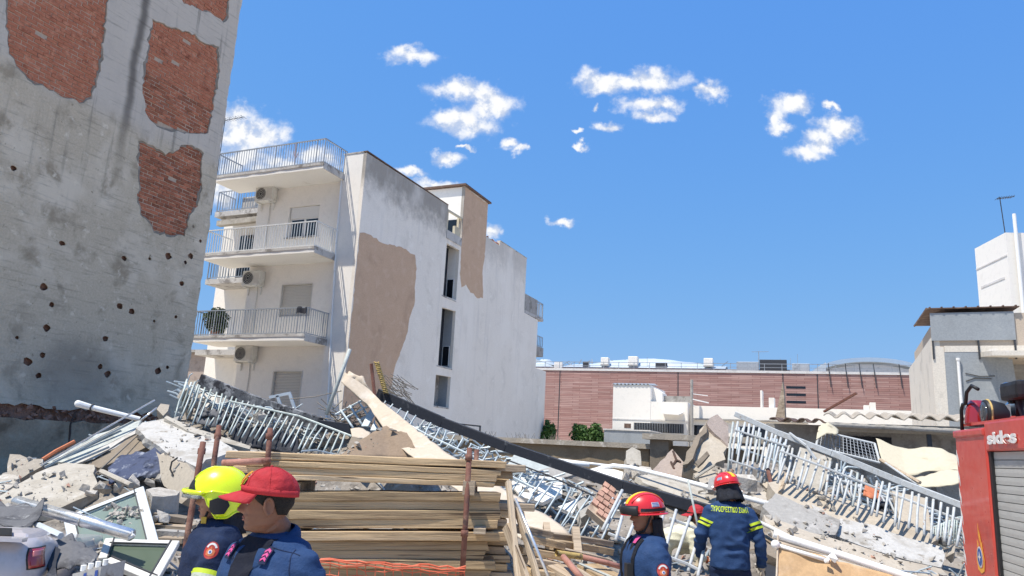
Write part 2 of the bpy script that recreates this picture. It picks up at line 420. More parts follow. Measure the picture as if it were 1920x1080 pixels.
mat('canvas_pale', (.54,.485,.36), .92, var=[((.46,.40,.29), 2.0, .5, .72), ((.28,.235,.17), 3.2, .66, .75)], bump=.2, bscale=30, fine=.06)
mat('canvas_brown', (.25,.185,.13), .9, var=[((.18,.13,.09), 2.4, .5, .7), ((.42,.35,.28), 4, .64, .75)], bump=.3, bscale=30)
mat('canvas_tan', (.50,.34,.19), .9, var=[((.62,.46,.30), 3, .55, .7), ((.42,.28,.15), 1.5, .5, .7)], bump=.15, bscale=30)
mat('fabric_grey', (.13,.13,.135), .9, var=[((.06,.06,.065), 3, .5, .66), ((.24,.24,.24), 6, .58, .7)], bump=.3, bscale=40)
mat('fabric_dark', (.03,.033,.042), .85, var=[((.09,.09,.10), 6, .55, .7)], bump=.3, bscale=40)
mat('fabric_blue', (.06,.075,.13), .85, var=[((.25,.27,.32), 5, .52, .62), ((.02,.025,.04), 4, .5, .64)], bump=.3, bscale=30)
mat('strip_grey', (.42,.45,.43), .6, var=[((.28,.30,.285), 4, .5, .68), ((.60,.62,.60), 6, .56, .7)], bump=.2)
mat('strip_orange', (.50,.17,.08), .6)
mat('twig', (.24,.21,.175), .9)
mat('rope_yellow', (.50,.36,.13), .8, var=[((.2,.15,.08), 20, .5, .6)])
mat('aluminium', (.74,.74,.73), .32, metal=.75, var=[((.55,.55,.54), 6, .5, .7)])
mat('frame_alu', (.62,.66,.67), .4, metal=.2, var=[((.5,.52,.52), 4, .55, .7)], fine=.05)
mat('frame_cream', (.66,.65,.60), .5, var=[((.5,.48,.42), 4, .55, .7)])
def wood(name, col, dark, light, rand=.22):
    def ex(t, c):
        co = t.coord()
        ri = t.new('ShaderNodeObjectInfo').outputs['Random']
        co = t.vmath('ADD', co, t.comb(t.math('MULTIPLY', ri, 37.0), t.math('MULTIPLY', ri, 91.0), t.math('MULTIPLY', ri, 51.0)))
        g = t.noise(t.vmath('MULTIPLY', co, (1.1, 26, 26)), 1.0, 6, .65, .6)
        c = t.mix(t.step(g, .42, .66), c, dark)
        g2 = t.noise(t.vmath('MULTIPLY', co, (.5, 9, 9)), 1.0, 4, .6, .3)
        c = t.mix(t.math('MULTIPLY', t.step(g2, .5, .7), .6), c, light)
        cr = t.noise(t.vmath('MULTIPLY', co, (.7, 40, 40)), 1.0, 3, .5, 1.2)
        return t.mix(t.step(cr, .62, .70), c, (.09,.06,.04))
    return mat(name, col, .85, rand=rand, extra=ex, bump=.5, bscale=30, stretch=(.12, 3, 3), fine=.1)
wood('wood_plank', (.53,.385,.225), (.30,.215,.13), (.63,.505,.355), .28)
wood('wood_weathered', (.44,.35,.25), (.27,.21,.15), (.56,.465,.35))
mat('net_orange', (.62,.14,.07), .6, fine=.05)
mat('tile_blue', (.05,.10,.35), .5)
# vehicles
mat('car_silver', (.46,.43,.44), .4, metal=.1, coat=.6, fine=.04, var=[((.34,.33,.325), 4, .55, .75)])
mat('lamp_red', (.28,.012,.012), .15, spec=.6, coat=1, fine=0)
mat('lamp_clear', (.42,.14,.13), .15, coat=1, fine=0)
mat('black_plastic', (.02,.02,.022), .5, fine=.05)
mat('rubber', (.02,.02,.02), .85)
mat('truck_red', (.56,.055,.033), .35, coat=.3, spec=.5, fine=.05, var=[((.38,.05,.04), 1.5, .5, .75)])
mat('truck_grey', (.46,.455,.43), .5, metal=.15, fine=.05, var=[((.38,.37,.345), 2.2, .5, .7)], stretch=(1,1,3))
mat('reflect_white', (.70,.68,.66), .5)
mat('chrome', (.6,.6,.6), .15, metal=1)
mat('emblem_gold', (.72,.34,.05), .5); mat('emblem_blue', (.05,.10,.30), .5); mat('emblem_white', (.55,.55,.55), .5); mat('emblem_red', (.34,.03,.025), .6)
mat('decal_pink', (.50,.07,.22), .7); mat('decal_navy', (.012,.018,.05), .8); mat('emblem_orange', (.46,.13,.05), .6)
# people
def skin(name, col):
    mt = mat(name, col, .55, spec=.35, var=[((col[0]*1.12, col[1]*.92, col[2]*.88), 14, .5, .7), ((col[0]*.82, col[1]*.8, col[2]*.78), 9, .58, .75)], bump=.12, bscale=160, fine=.05)
    b = [n for n in mt.node_tree.nodes if n.type == 'BSDF_PRINCIPLED'][0]
    b.inputs['Subsurface Weight'].default_value = .08; b.inputs['Subsurface Radius'].default_value = (.012, .005, .003)
    return mt
skin('skin_tan_shade', (.29,.145,.092)); skin('skin_dark_shade', (.20,.095,.060))  # skin tones darkened further, shade on the faces is in the colour
mat('hair_black', (.012,.010,.009), .6, bump=.6, bscale=180)
mat('lips', (.30,.12,.095), .5)
mat('eye_white', (.6,.58,.55), .2, fine=0); mat('eye_iris', (.03,.02,.012), .1, fine=0)
mat('cloth_blue', (.018,.048,.128), .8, var=[((.024,.060,.155), 5, .5, .7), ((.012,.034,.095), 3, .52, .7)], bump=.35, bscale=90, fine=.1, spec=.25)
mat('cloth_navy', (.010,.020,.055), .8, var=[((.015,.030,.078), 5, .5, .7)], bump=.35, bscale=90, fine=.1, spec=.25)
mat('cloth_shirt', (.008,.010,.020), .9, bump=.2, bscale=90)
mat('cloth_black', (.012,.013,.018), .85, bump=.35, bscale=60, var=[((.03,.035,.05), 5, .5, .7)])
mat('cap_red', (.40,.028,.036), .8, bump=.3, bscale=120, var=[((.43,.028,.035), 7, .5, .7)], fine=.08)
mat('helmet_yellow', (.72,.86,.0), .28, coat=.8, spec=.5, fine=.03)
mat('helmet_red', (.62,.018,.018), .28, coat=.8, spec=.5, fine=.03)
mat('stripe_yellow', (.85,.50,.03), .45, fine=.03)
mat('reflect_lime', (.48,.60,.03), .5, fine=.05)
mat('reflect_silver', (.42,.45,.36), .4, fine=.05)
mat('glove_tan', (.40,.34,.25), .85, bump=.3); mat('glove_orange', (.50,.17,.08), .8, bump=.3)
mat('shirt_pale', (.60,.57,.42), .85, bump=.3, bscale=60)
mat('boot_black', (.015,.015,.015), .5)
mat('visor', (.05,.055,.06), .08, spec=.8, fine=0)
mat('buckle', (.55,.36,.05), .5)

def glass(name, tint, rough=.03, trans=.75):
    mt = bpy.data.materials.new(name); mt.use_nodes = True; t = NT(mt.node_tree)
    g = t.new('ShaderNodeBsdfGlossy'); g.inputs['Roughness'].default_value = rough; t.put(g.inputs['Color'], (.9,.95,.93))
    tr = t.new('ShaderNodeBsdfTransparent'); t.put(tr.inputs['Color'], tint)
    d = t.new('ShaderNodeBsdfDiffuse'); t.put(d.inputs['Color'], tint)
    m1 = t.new('ShaderNodeMixShader'); m1.inputs[0].default_value = trans
    t.l.new(d.outputs[0], m1.inputs[1]); t.l.new(tr.outputs[0], m1.inputs[2])
    fr = t.new('ShaderNodeFresnel'); fr.inputs[0].default_value = 1.5
    m2 = t.new('ShaderNodeMixShader'); t.l.new(t.math('MULTIPLY', fr.outputs[0], 1.0, clamp=True), m2.inputs[0])
    t.l.new(m1.outputs[0], m2.inputs[1]); t.l.new(g.outputs[0], m2.inputs[2])
    t.l.new(m2.outputs[0], t.new('ShaderNodeOutputMaterial').inputs[0]); MATS[name] = mt
glass('glass_green', (.42,.54,.49), .04, .55); glass('glass_murky', (.13,.17,.12), .06, .25); glass('glass_visor', (.75,.8,.8), .05, .8)
# ------------------------------------------------------------------ ground
g = MB()
N = 40
rows = [[V((-300 + 600 * i / N, -120 + 620 * j / N, -.02)) for i in range(N + 1)] for j in range(N + 1)]
g.add([p for r in rows for p in r], [(j*(N+1)+i, j*(N+1)+i+1, (j+1)*(N+1)+i+1, (j+1)*(N+1)+i) for j in range(N) for i in range(N)])
part('ground', g, MATS['ground_dust'], None, kind='structure')

GR = R(-24)                                # the street grid is turned 24 degrees
def hitl(o, axis, val, px, py):            # photo pixel -> point on a plane of a thing's own frame
    M = WM[o.name]; Mi = M.inverted(); c = Mi @ CAM; d = Mi.to_3x3() @ ray(px, py)
    k = 'xyz'.index(axis); return c + d * ((val - c[k]) / d[k])
def inside(p, poly):
    r, j = False, len(poly) - 1
    for i in range(len(poly)):
        a, b = poly[i], poly[j]
        if (a[1] > p[1]) != (b[1] > p[1]) and p[0] < (b[0]-a[0])*(p[1]-a[1])/(b[1]-a[1])+a[0]: r = not r
        j = i
    return r
def ragged(poly, step, amp, seed):
    q = random.Random(seed); out = []
    for a, b in zip(poly, poly[1:] + poly[:1]):
        a, b = V(a), V(b); n = max(1, int((b - a).length / step))
        for i in range(n):
            p = a.lerp(b, i / n); k = amp if i else amp * .4
            out.append(V((p.x + q.uniform(-k, k), p.y + q.uniform(-k, k))))
    return out
def pierced(outer, holes, to3, d):         # plate with holes, thickness along vector d
    loops = [[V(p).to_2d() for p in outer]] + [[V(p).to_2d() for p in h] for h in holes]
    pts = [p for l in loops for p in l]
    tris = geometry.tessellate_polygon([[p.to_3d() for p in l] for l in loops])
    n = len(pts); P = [V(to3(p.x, p.y)) for p in pts]; d = V(d)
    mb = MB(); fs = [tuple(t) for t in tris] + [tuple(i + n for i in reversed(t)) for t in tris]; k = 0
    for l in loops:
        m_ = len(l)
        for i in range(m_):
            a, b = k + i, k + (i + 1) % m_; fs.append((a, b, b + n, a + n))
        k += m_
    return mb.add(P + [p + d for p in P], fs)

# ------------------------------------------------------------------ bare party wall on the left
pw = thing('party_wall_building', 'tall bare grey party wall with patches of exposed red brick', 'building', (-8.0125, 18.9, 0), GR)
S = lambda px, py: (lambda p: V((p.y, p.z)))(hitl(pw, 'x', 0, px, py))
patches = [
 [(10,-120),(13,-40),(15,40),(18,100),(38,130),(60,150),(110,175),(150,192),(172,180),(180,150),(192,90),(200,20),(207,-60),(210,-120)],
 [(288,38),(330,55),(365,65),(380,80),(408,90),(410,120),(400,200),(390,249),(340,247),(296,236),(276,214),(268,175),(275,120)],
 [(262,268),(275,272),(300,283),(312,292),(330,283),(345,275),(365,280),(380,288),(378,330),(370,385),(355,400),(352,425),(347,442),(320,440),(290,432),(282,415),(265,400),(262,370),(264,320)],
 [(318,-60),(345,5),(390,20),(418,40),(426,28),(434,-60)]]
patches = [ragged([S(*p) for p in q], .09, .035, 3 + i) for i, q in enumerate(patches)]
holes = [(233,484,4.2),(281,485,2.6),(316,480,6),(358,480,5.4),(348,492,3.2),(341,532,4.4),(82,538,5.4),(97,571,4),(225,574,5.4),(247,584,5.4),(330,594,3),(289,602,2.4),(88,615,5.2),(198,635,4.8),
         (80,666,4.2),(52,678,5.8),(188,687,4),(202,701,5.2),(73,704,4.2),(296,696,6.2),(314,689,3),(362,425,2.6),(117,456,4),(25,315,4.2),(32,633,2.4),(376,452,3)]
hl = []
for i, (px, py, r) in enumerate(holes):
    c = S(px, py); q = random.Random(i); r *= .0145
    hl.append([V((c.x + r * 1.15 * q.uniform(.75, 1.2) * math.cos(a), c.y + r * q.uniform(.75, 1.2) * math.sin(a))) for a in [k * math.pi / 5 for k in range(10)]])
edge = random.Random(5)
outer = [V((-9, 16)), V((-9, 2.4))]
y = -9 + .12
while y < -.06:
    outer.append(V((y, 2.34 + .10 * nz((y, 0, 0), 1.3) + edge.uniform(-.04, .04)))); y += .13
z = 2.4
while z < 16:
    outer.append(V((0 + edge.uniform(-.035, .012) - .05 * max(0, nz((0, 0, z), .8)), z))); z += .17
outer.append(V((0, 16)))
wide = []
for i, P in enumerate(patches):
    c = sum(P, V((0, 0))) / len(P); W_ = []
    for k, p in enumerate(P):
        d = (p - c); e = .015 + .10 * max(0, nz((p.x, p.y, i), 1.6, 3) + .15) + .02 * abs(nz((p.x, p.y, i), 9, 4))
        W_.append(p + d.normalized() * e)
        W_[-1].x = min(W_[-1].x, -.12)
    wide.append(W_)
    y0, y1, z0, z1 = min(p.x for p in W_) - .05, min(-.06, max(p.x for p in W_) + .05), min(p.y for p in W_) - .05, max(p.y for p in W_) + .05
    part('undercoat', pierced([V((y0, z0)), V((y1, z0)), V((y1, z1)), V((y0, z1))], [P], lambda a, b: (-.021 - .001 * i, a, b), (-.026, 0, 0)), MATS['undercoat'], pw, local=True)
part('plaster_coat', pierced(outer, wide + hl, lambda a, b: (0, a, b), (-.020, 0, 0)), MATS['plaster_grey'], pw, local=True)
part('wall', MB().bx(-8, -.10, -9, -.03, 0, 16), MATS['brick_back'], pw, local=True)
part('wall_base', pierced(ragged([V((-9, 0)), V((-.02, 0)), V((-.02, 2.05)), V((-1.6, 2.1)), V((-3.3, 2.08)), V((-5, 2.05)), V((-9, 2.1))], .2, .03, 4), [], lambda a, b: (.03, a, b), (-.10, 0, 0)), MATS['wall_base_grey'], pw, local=True)
ck = MB(); cp = [hitl(pw, 'x', .033, a, b) for a, b in ((142,771),(138,782),(132,795),(131,812),(129,830),(122,845))]
ck.tube([p for p in cp], [.02, .03, .02, .025, .015, .01], 5)
part('crack', ck, MATS['hole_dark'], pw, local=True)
BL, BH, BJ = .222, .074, .016
bm_ = [MB().bx(-.04, 0, -BL/2, BL/2, -BH/2, BH/2).mesh('brick', bevel=.006) for i in range(2)]
for me in bm_: me.materials.append(MATS['brick_red'])
count = 0; rest = MB(); q = random.Random(2)
for i in (2, 1, 3, 0):
    P = patches[i]; y0, y1 = min(p.x for p in P), max(p.x for p in P); z0, z1 = min(p.y for p in P), max(p.y for p in P)
    pan = part('brick_panel', MB().bx(-.098, -.0425 - .0015 * i, y0 - .05, y1 + .05, z0 - .05, z1 + .05), MATS['mortar'], pw, local=True)
    rows_ = []
    z = z0; r = 0
    while z < z1 + .05:
        y = y0 - .1 + (r % 2) * (BL + BJ) / 2
        while y < y1 + .1:
            cs = [(y + a * BL * .5, z + b * BH * .5) for a in (-1, 0, 1) for b in (-1, 1)]
            strip = i == 1 and (z - .15 * 0 < S(330, 228).y - .12 + .12 * (y + 1.2))
            if any(inside(c, P) for c in cs) and not strip and q.random() > .006:
                rows_.append((y + q.uniform(-.006, .006), z + q.uniform(-.004, .004)))
            y += BL + BJ
        z += BH + BJ; r += 1
    for (y, z) in rows_:
        x = -.031 + q.uniform(-.010, .010)
        if count < 300 and i != 0:
            o = put('brick', bm_[0], None, pan, Matrix.Translation((x, y, z)) @ Matrix.Rotation(q.uniform(-.02, .02), 4, 'X'), local=True)
            count += 1
        else: rest.bx(x - .04, x, y - BL/2, y + BL/2, z - BH/2, z + BH/2)
part('brick_infill', rest, MATS['brick_red'], pw, local=True, kind='stuff')
# rubble edge where the old floor was torn off
rs = MB()
for i in range(120):
    y = -9 + 9 * i / 120; rs.chunk((-.02, y, 2.2 + .05 * nz((y, 0, 0), 1.1) + q.uniform(-.12, .12)), (.05, .10, .05), 900 + i, pts=9)
part('torn_floor_edge', rs, MATS['brick_back'], pw, local=True, kind='stuff')

# ------------------------------------------------------------------ apartment block
ap = thing('apartment_building', 'white four storey apartment block with balconies and brown patched side wall', 'building', (-5.515, 25.5, 0), GR)
W, WS = MATS['paint_white'], MATS['render_white_worn']
sidepoly = [(0,0),(0,12.25),(3.1,12.27),(6.25,12.3),(6.25,10.82),(7.67,10.82),(7.67,13.7),(10.16,13.7),(10.16,12.02),(11.8,12.0),(11.8,12.25),(15.33,12.25),(15.33,9.25),(17.35,9.2),(17.35,6.5),(18.95,6.5),(18.95,0)]
oph = [[(6.36,8.3),(7.56,8.34),(7.56,10.62),(6.36,10.62)], [(6.36,5.3),(7.6,5.32),(7.6,7.84),(6.36,7.78)], [(6.24,3.62),(7.56,3.62),(7.56,4.94),(6.24,4.9)]]
part('side_wall', pierced([V(p) for p in sidepoly], [[V(p) for p in h] for h in oph], lambda a, b: (0, a, b), (-.14, 0, 0)), WS, ap, local=True)
part('end_pier', MB().bx(-.98, -.142, .0, .5, 0, 12.27), W, ap, local=True)
part('pier_cap', MB().bx(-1.0, -.143, -.02, .5, 12.272, 12.32), MATS['concrete_edge'], ap, local=True)
part('parapet_cap', MB().bx(-.2, .02, .0, 6.24, 12.301, 12.335), MATS['roof_rust'], ap, local=True)
fw = pierced([V(p) for p in [(-4.95,0),(-.98,0),(-.98,11.3),(-4.95,11.3)]], [[V(p) for p in h] for h in ([(-3.38,9.3),(-1.98,9.3),(-1.98,10.5),(-3.38,10.5)], [(-3.3,6.3),(-1.9,6.3),(-1.9,7.5),(-3.3,7.5)], [(-3.22,2.6),(-1.93,2.6),(-1.93,4.32),(-3.22,4.32)])], lambda a, b: (a, .15, b), (0, .2, 0))
part('front_wall', fw, W, ap, local=True)
body = MB(); body.bx(-4.95, -.142, .36, 6.2, 0, 11.3); body.bx(-4.95, -.62, 6.21, 7.6, 0, 10.8); body.bx(-4.95, -.142, 7.61, 15.3, 0, 11.9); body.bx(-4.95, -.142, 15.31, 18.9, 0, 6.4); body.bx(-4.95, -.142, 15.32, 17.3, 6.41, 9.1)
part('building_core', body, W, ap, local=True)
part('stair_tower', MB().bx(-3.3, -.142, 7.67, 10.16, 11.9, 13.68), W, ap, local=True)
part('tower_roof', MB().bx(-3.5, .12, 7.5, 10.3, 13.702, 13.78), MATS['roof_rust'], ap, local=True)
# light well seen through the openings in the side wall
for k, (z0, z1) in enumerate(((8.3, 10.62), (5.3, 7.84), (3.62, 4.94))):
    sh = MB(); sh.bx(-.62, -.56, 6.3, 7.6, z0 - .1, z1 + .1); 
    lw = part('light_well', sh, MATS['fabric_dark'] if k < 2 else MATS['slab_grey'], ap, local=True)  # upper recess backs coloured near black, shade of the depth painted in
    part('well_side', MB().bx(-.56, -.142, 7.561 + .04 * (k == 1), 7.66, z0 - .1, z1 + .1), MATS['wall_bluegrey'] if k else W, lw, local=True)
    part('well_near_side', MB().bx(-.56, -.142, 6.2, 6.235, z0 - .1, z1 + .1), W, lw, local=True)
    part('well_sill', MB().bx(-.555, .015, 6.24, 7.56 + .04 * (k == 1), z0 - .06, z0 - .001), MATS['concrete_edge'], lw, local=True)
    if k < 2:
        yy = 7.559 + .04 * (k == 1)
        f_ = part('shaft_window', MB().bx(-.52, -.17, yy - .02, yy, z0 + .1, z0 + 1.0), MATS['frame_white'], ap, local=True)
        part('pane', MB().bx(-.49, -.20, yy - .026, yy - .021, z0 + .12, z0 + .97), MATS['glass_dark'], f_, local=True)
# little loggia beside the tower
lg = part('loggia_slab', MB().bx(-.9, .03, 6.26, 7.66, 10.82, 11.2), MATS['concrete_edge'], ap, local=True)
part('loggia_window', MB().bx(-.85, -.25, 7.60, 7.665, 11.21, 12.1), MATS['glass_dark'], ap, local=True)
lf = MB(); lf.bx(-.25, -.145, 7.58, 7.665, 11.21, 12.15); lf.beam((-.05, 6.15, 12.1), (-.05, 7.9, 12.14), .07, .09); lf.beam((-.05, 6.32, 11.2), (-.05, 6.32, 12.1), .08, .08); lf.bx(-.12, .0, 7.0, 7.5, 11.21, 11.6)
part('loggia_frame', lf, MATS['canvas_pale'], ap, local=True)
# brown re-rendered areas, a thin coat on the wall
pA = [(.03,9.23),(.5,9.32),(.89,9.30),(1.5,9.26),(2.32,9.4),(3.0,9.46),(3.84,9.42),(4.05,8.9),(4.0,8.33),(4.1,7.6),(3.88,6.99),(3.75,6.3),(3.49,5.66),(3.2,5.1),(3.05,4.79),(2.96,4.17),(2.6,3.2),(2.5,2),(.03,2)]
pB = [(7.69,13.66),(10.14,13.66),(10.15,11.0),(10.0,10.3),(10.15,9.5),(10.2,8.95),(9.6,8.85),(9.2,9.0),(8.9,8.95),(8.4,9.25),(7.97,8.98),(7.75,9.6),(7.69,10.8)]
for k, pp in enumerate((pA, pB)):
    rg = ragged([V(p) for p in pp], .16, .05, 20 + k)
    for p in rg:
        p.x = max(p.x, .03 if k == 0 else 7.69)
        if k == 1 and p.y > 9.8: p.x = min(p.x, 10.15)
        if k: p.y = min(p.y, 13.66)
    part('brown_render_coat', pierced(rg, [], lambda a, b: (.006, a, b), (-.005, 0, 0)), MATS['render_brown'], ap, local=True)
# small broken roof edge with tiles right of the tower
tl = MB()
for i in range(14): tl.chunk((-.1, 10.22 + i * .115, 12.05 + q.uniform(-.02, .06)), (.10, .07, .05), 50 + i)
part('broken_roof_edge', tl, MATS['roof_tile'], ap, local=True)
part('rear_parapet_cap', MB().bx(-.2, .02, 11.8, 15.35, 12.252, 12.285), MATS['concrete_edge'], ap, local=True)
# balconies
def railing(parent, pts, h, sp, br, mt, local=True, base=.06):
    top = MB(); bars = MB(); pts = [V(p) for p in pts]
    for a, b in zip(pts, pts[1:]):
        up = V((0, 0, h)); top.beam(a + up, b + up, .045, .035); lo = V((0, 0, base)); top.beam(a + lo, b + lo, .03, .03)
        n = max(1, int((b - a).length / sp))
        for i in range(n + 1):
            p = a.lerp(b, i / n); k = br * (1.9 if i % 8 == 0 else 1)
            bars.beam(p + lo * (0 if i % 8 == 0 else 1), p + up, k, k)
    part('handrail', top, mt, parent, local=local); part('bars', bars, mt, parent, local=local, kind='stuff')
for k, zt in enumerate((11.5, 8.45, 5.4)):
    sl = ragged([V((-5.98, -1.2)), V((-.92, -1.2)), V((-.92, .15)), V((-5.98, .15))], .3, .008, 30 + k)
    mb = MB().prism([(p.x, p.y, zt - .20) for p in sl], (0, 0, .20))
    bal = part('balcony', mb, MATS['soffit_white'], ap, local=True)
    e = MB(); e.bx(-6.0, -.90, -1.225, -1.202, zt - .07, zt + .02); e.bx(-.918, -.895, -1.2, .14, zt - .215, zt + .02); 
    part('slab_edge', e, MATS['concrete_edge'], bal, local=True)
    railing(bal, [(-5.95, .1, zt), (-5.95, -1.17, zt), (-.95, -1.17, zt), (-.95, .1, zt)], .92, .115, .016, MATS['metal_rail'] if k != 1 else MATS['metal_rail_white'])
# wing further back on the left
part('rear_wing', MB().bx(-9.7, -4.96, 3.2, 12, 0, 11.2), W, ap, local=True)
for k, zt in enumerate((11.42, 8.42, 5.4)):
    bal = part('rear_wing_balcony', MB().bx(-9.2, -4.96, 2.1, 3.2, zt - .22, zt), MATS['concrete_edge'], ap, local=True)
    if k < 2: railing(bal, [(-9.15, 3.1, zt), (-9.15, 2.14, zt), (-5.0, 2.14, zt)], .92, .14, .02, MATS['metal_rail'])
part('rear_door', MB().bx(-8.6, -6.3, 3.13, 3.198, 8.45, 10.6), MATS['glass_dark'], ap, local=True)
part('rear_shutter', MB().bx(-7.6, -5.5, 3.13, 3.198, 5.42, 7.75), MATS['shutter'], ap, local=True)
part('rear_shutter', MB().bx(-7.6, -5.5, 3.13, 3.198, 2.4, 4.7), MATS['shutter'], ap, local=True)
aw = MB(); aw.beam((-9.0, 2.2, 10.9), (-5.2, 2.2, 10.95), .25, .22); part('rolled_awning', aw, MATS['slab_cream'], ap, local=True)
# windows
wf = part('window', MB().bx(-3.36, -2.0, .26, .30, 9.32, 10.48), MATS['frame_white'], ap, local=True)
part('pane', MB().bx(-3.28, -2.72, .252, .258, 9.36, 10.0), MATS['glass_dark'], wf, local=True)
part('pane', MB().bx(-2.62, -2.08, .252, .258, 9.36, 10.0), MATS['glass_dark'], wf, local=True)
sh = MB()
for i in range(8): sh.bx(-3.34, -2.02, .21, .235 + .003 * (i % 2), 10.06 + i * .053, 10.108 + i * .053)
part('roller_shutter', sh, MATS['frame_white'], wf, local=True)
part('window_sill', MB().bx(-3.45, -1.9, .09, .26, 9.25, 9.298), MATS['concrete_edge'], wf, local=True)
for (x0, x1, z0, z1) in ((-3.3, -1.9, 6.3, 7.5), (-3.22, -1.93, 2.6, 4.32)):
    wf = part('window', MB().bx(x0 + .01, x1 - .01, .27, .30, z0, z1), MATS['glass_dark'], ap, local=True)
    sh = MB(); n = int((z1 - z0) / .055)
    for i in range(n): sh.bx(x0 + .03, x1 - .03, .215, .235 + .003 * (i % 2), z0 + .01 + i * .055, z0 + .058 + i * .055)
    part('roller_shutter', sh, MATS['shutter'], wf, local=True)
    fr = MB(); fr.bx(x0, x0 + .03, .13, .26, z0, z1); fr.bx(x1 - .03, x1, .13, .26, z0, z1); fr.bx(x0 + .031, x1 - .031, .13, .26, z1 - .03, z1)
    part('frame', fr, MATS['shutter'], wf, local=True)
pp = MB(); pp.tube([(-1.0, -.02, 11.3), (-.93, -.03, 8.8), (-.78, -.03, 6.2), (-.6, -.03, 3.5), (-.55, -.03, 1)], .028, 8)
part('drain_pipe', pp, MATS['pipe_white'], ap, local=True)
pp = MB(); pp.tube([(-1.08, .10, 11.3), (-1.02, .10, 7.5), (-.99, .10, 4)], .016, 6); part('cable', pp, MATS['cable'], ap, local=True)
# rear balconies at the far end
rb = part('rear_balcony', MB().bx(-2.5, .0, 15.34, 18.2, 9.26, 9.42), MATS['concrete_edge'], ap, local=True)
part('balcony_parapet', MB().bx(-.12, -.001, 15.36, 17.2, 9.43, 10.3), MATS['slab_grey'], rb, local=True)
railing(rb, [(-.06, 17.2, 9.42), (-.06, 18.15, 9.42), (-2.4, 18.15, 9.42)], .85, .22, .03, MATS['metal_rail'])
rb = part('rear_balcony', MB().bx(-2.5, .0, 17.36, 18.4, 7.25, 7.75), MATS['slab_grey'], ap, local=True)
railing(rb, [(-.06, 17.4, 7.75), (-.06, 18.35, 7.75)], .6, .22, .03, MATS['metal_rail'])
# air conditioners
def aircon(x, y, z, label):
    M = WM[ap.name]; t_ = thing('air_conditioner', label, 'air conditioner', M @ V((x, y, z)), GR, 'air conditioning units on the balcony wall')
    part('case', MB().bx(-.42, .42, -.15, .15, .0, .58), MATS['ac_case'], t_, local=True, bevel=.02)
    f = MB(); n = 24
    f.loft([[V((-.12 + .23 * math.cos(2*math.pi*i/n), yy, .29 + .23 * math.sin(2*math.pi*i/n))) for i in range(n)] for yy in (-.152, -.168)])
    fan = part('fan', f, MATS['ac_fan'], t_, local=True)
    g_ = MB()
    for r_ in (.07, .13, .19, .235): g_.tube([V((-.12 + r_ * math.cos(2*math.pi*i/20), -.172, .29 + r_ * math.sin(2*math.pi*i/20))) for i in range(21)], .006, 4)
    part('fan_guard', g_, MATS['ac_case'], fan, local=True)
    part('louvre', MB().bx(.16, .38, -.158, -.151, .1, .48), MATS['shutter'], t_, local=True)
    for s in (-.3, .3): part('bracket', MB().prism([(s - .02, -.15, -.002), (s - .02, .17, -.002), (s - .02, .17, -.3), (s - .02, .13, -.3), (s - .02, .12, -.05), (s - .02, -.15, -.05)], V((.04, 0, 0))), MATS['ac_case'], t_, local=True)
    h = MB().tube([(.1, .16, 0), (.14, .14, -.5), (.1, .15, -1.2), (.16, .15, -1.7)], .018, 6); part('hose', h, MATS['ac_case'], t_, local=True)
aircon(-4.45, -.02, 10.75, 'beige air conditioner unit under the topmost railed slab, left of the half open window')
aircon(-4.55, -.02, 7.45, 'beige air conditioner unit on the wall under the middle balcony')
aircon(-4.45, -.02, 4.62, 'beige air conditioner unit on the wall under the lowest balcony')
# things on balconies
def leafcloud(mb, c, r, n, s, seed, M=None):
    q = random.Random(seed)
    for i in range(n):
        d = V((q.gauss(0, 1), q.gauss(0, 1), q.gauss(0, 1))).normalized() * (q.random() ** .45)
        p = V((c[0] + d.x * r[0], c[1] + d.y * r[1], c[2] + d.z * r[2])); p += V((nz(p, 2.2, 1), nz(p, 2.2, 2), nz(p, 2.2, 3))) * min(r) * .5
        a = V((q.gauss(0, 1), q.gauss(0, 1), q.gauss(0, .6))).normalized(); b = a.cross(V((q.gauss(0, 1), q.gauss(0, 1), q.gauss(0, 1)))).normalized()
        k = s * q.uniform(.6, 1.3)
        mb.add([p - a * k, p + b * k * .45, p + a * k, p - b * k * .45], [(0, 1, 2, 3)])
    return mb
pl = thing('potted_shrub', 'dark green leafy shrub in a pot on the lowest balcony', 'plant', WM[ap.name] @ V((-5.45, -.6, 5.4)), GR)
part('pot', MB().tube([(0, 0, 0), (0, 0, .28)], [.13, .19], 14), MATS['terracotta'], pl, local=True)
part('stem', MB().tube([(0, 0, .25), (.02, 0, .6)], .02, 6), MATS['bark'], pl, local=True)
part('leaves', leafcloud(MB(), (0, 0, .68), (.46, .4, .5), 1500, .075, 4), MATS['plant_leaf'], pl, local=True)
cl = MB(); M = WM[ap.name]
cl.sheet([[M @ V((-1.35 + .42 * i / 6, -1.2 - .03 * math.sin(i * 1.3) - (.02 if j else 0), 6.34 - .22 * j / 4 + .02 * math.sin(i))) for i in range(7)] for j in range(5)], .02)
solo('hanging_cloth', cl, MATS['fabric_dark'], 'black cloth hung over the right end of the lowest balcony rail', 'cloth')
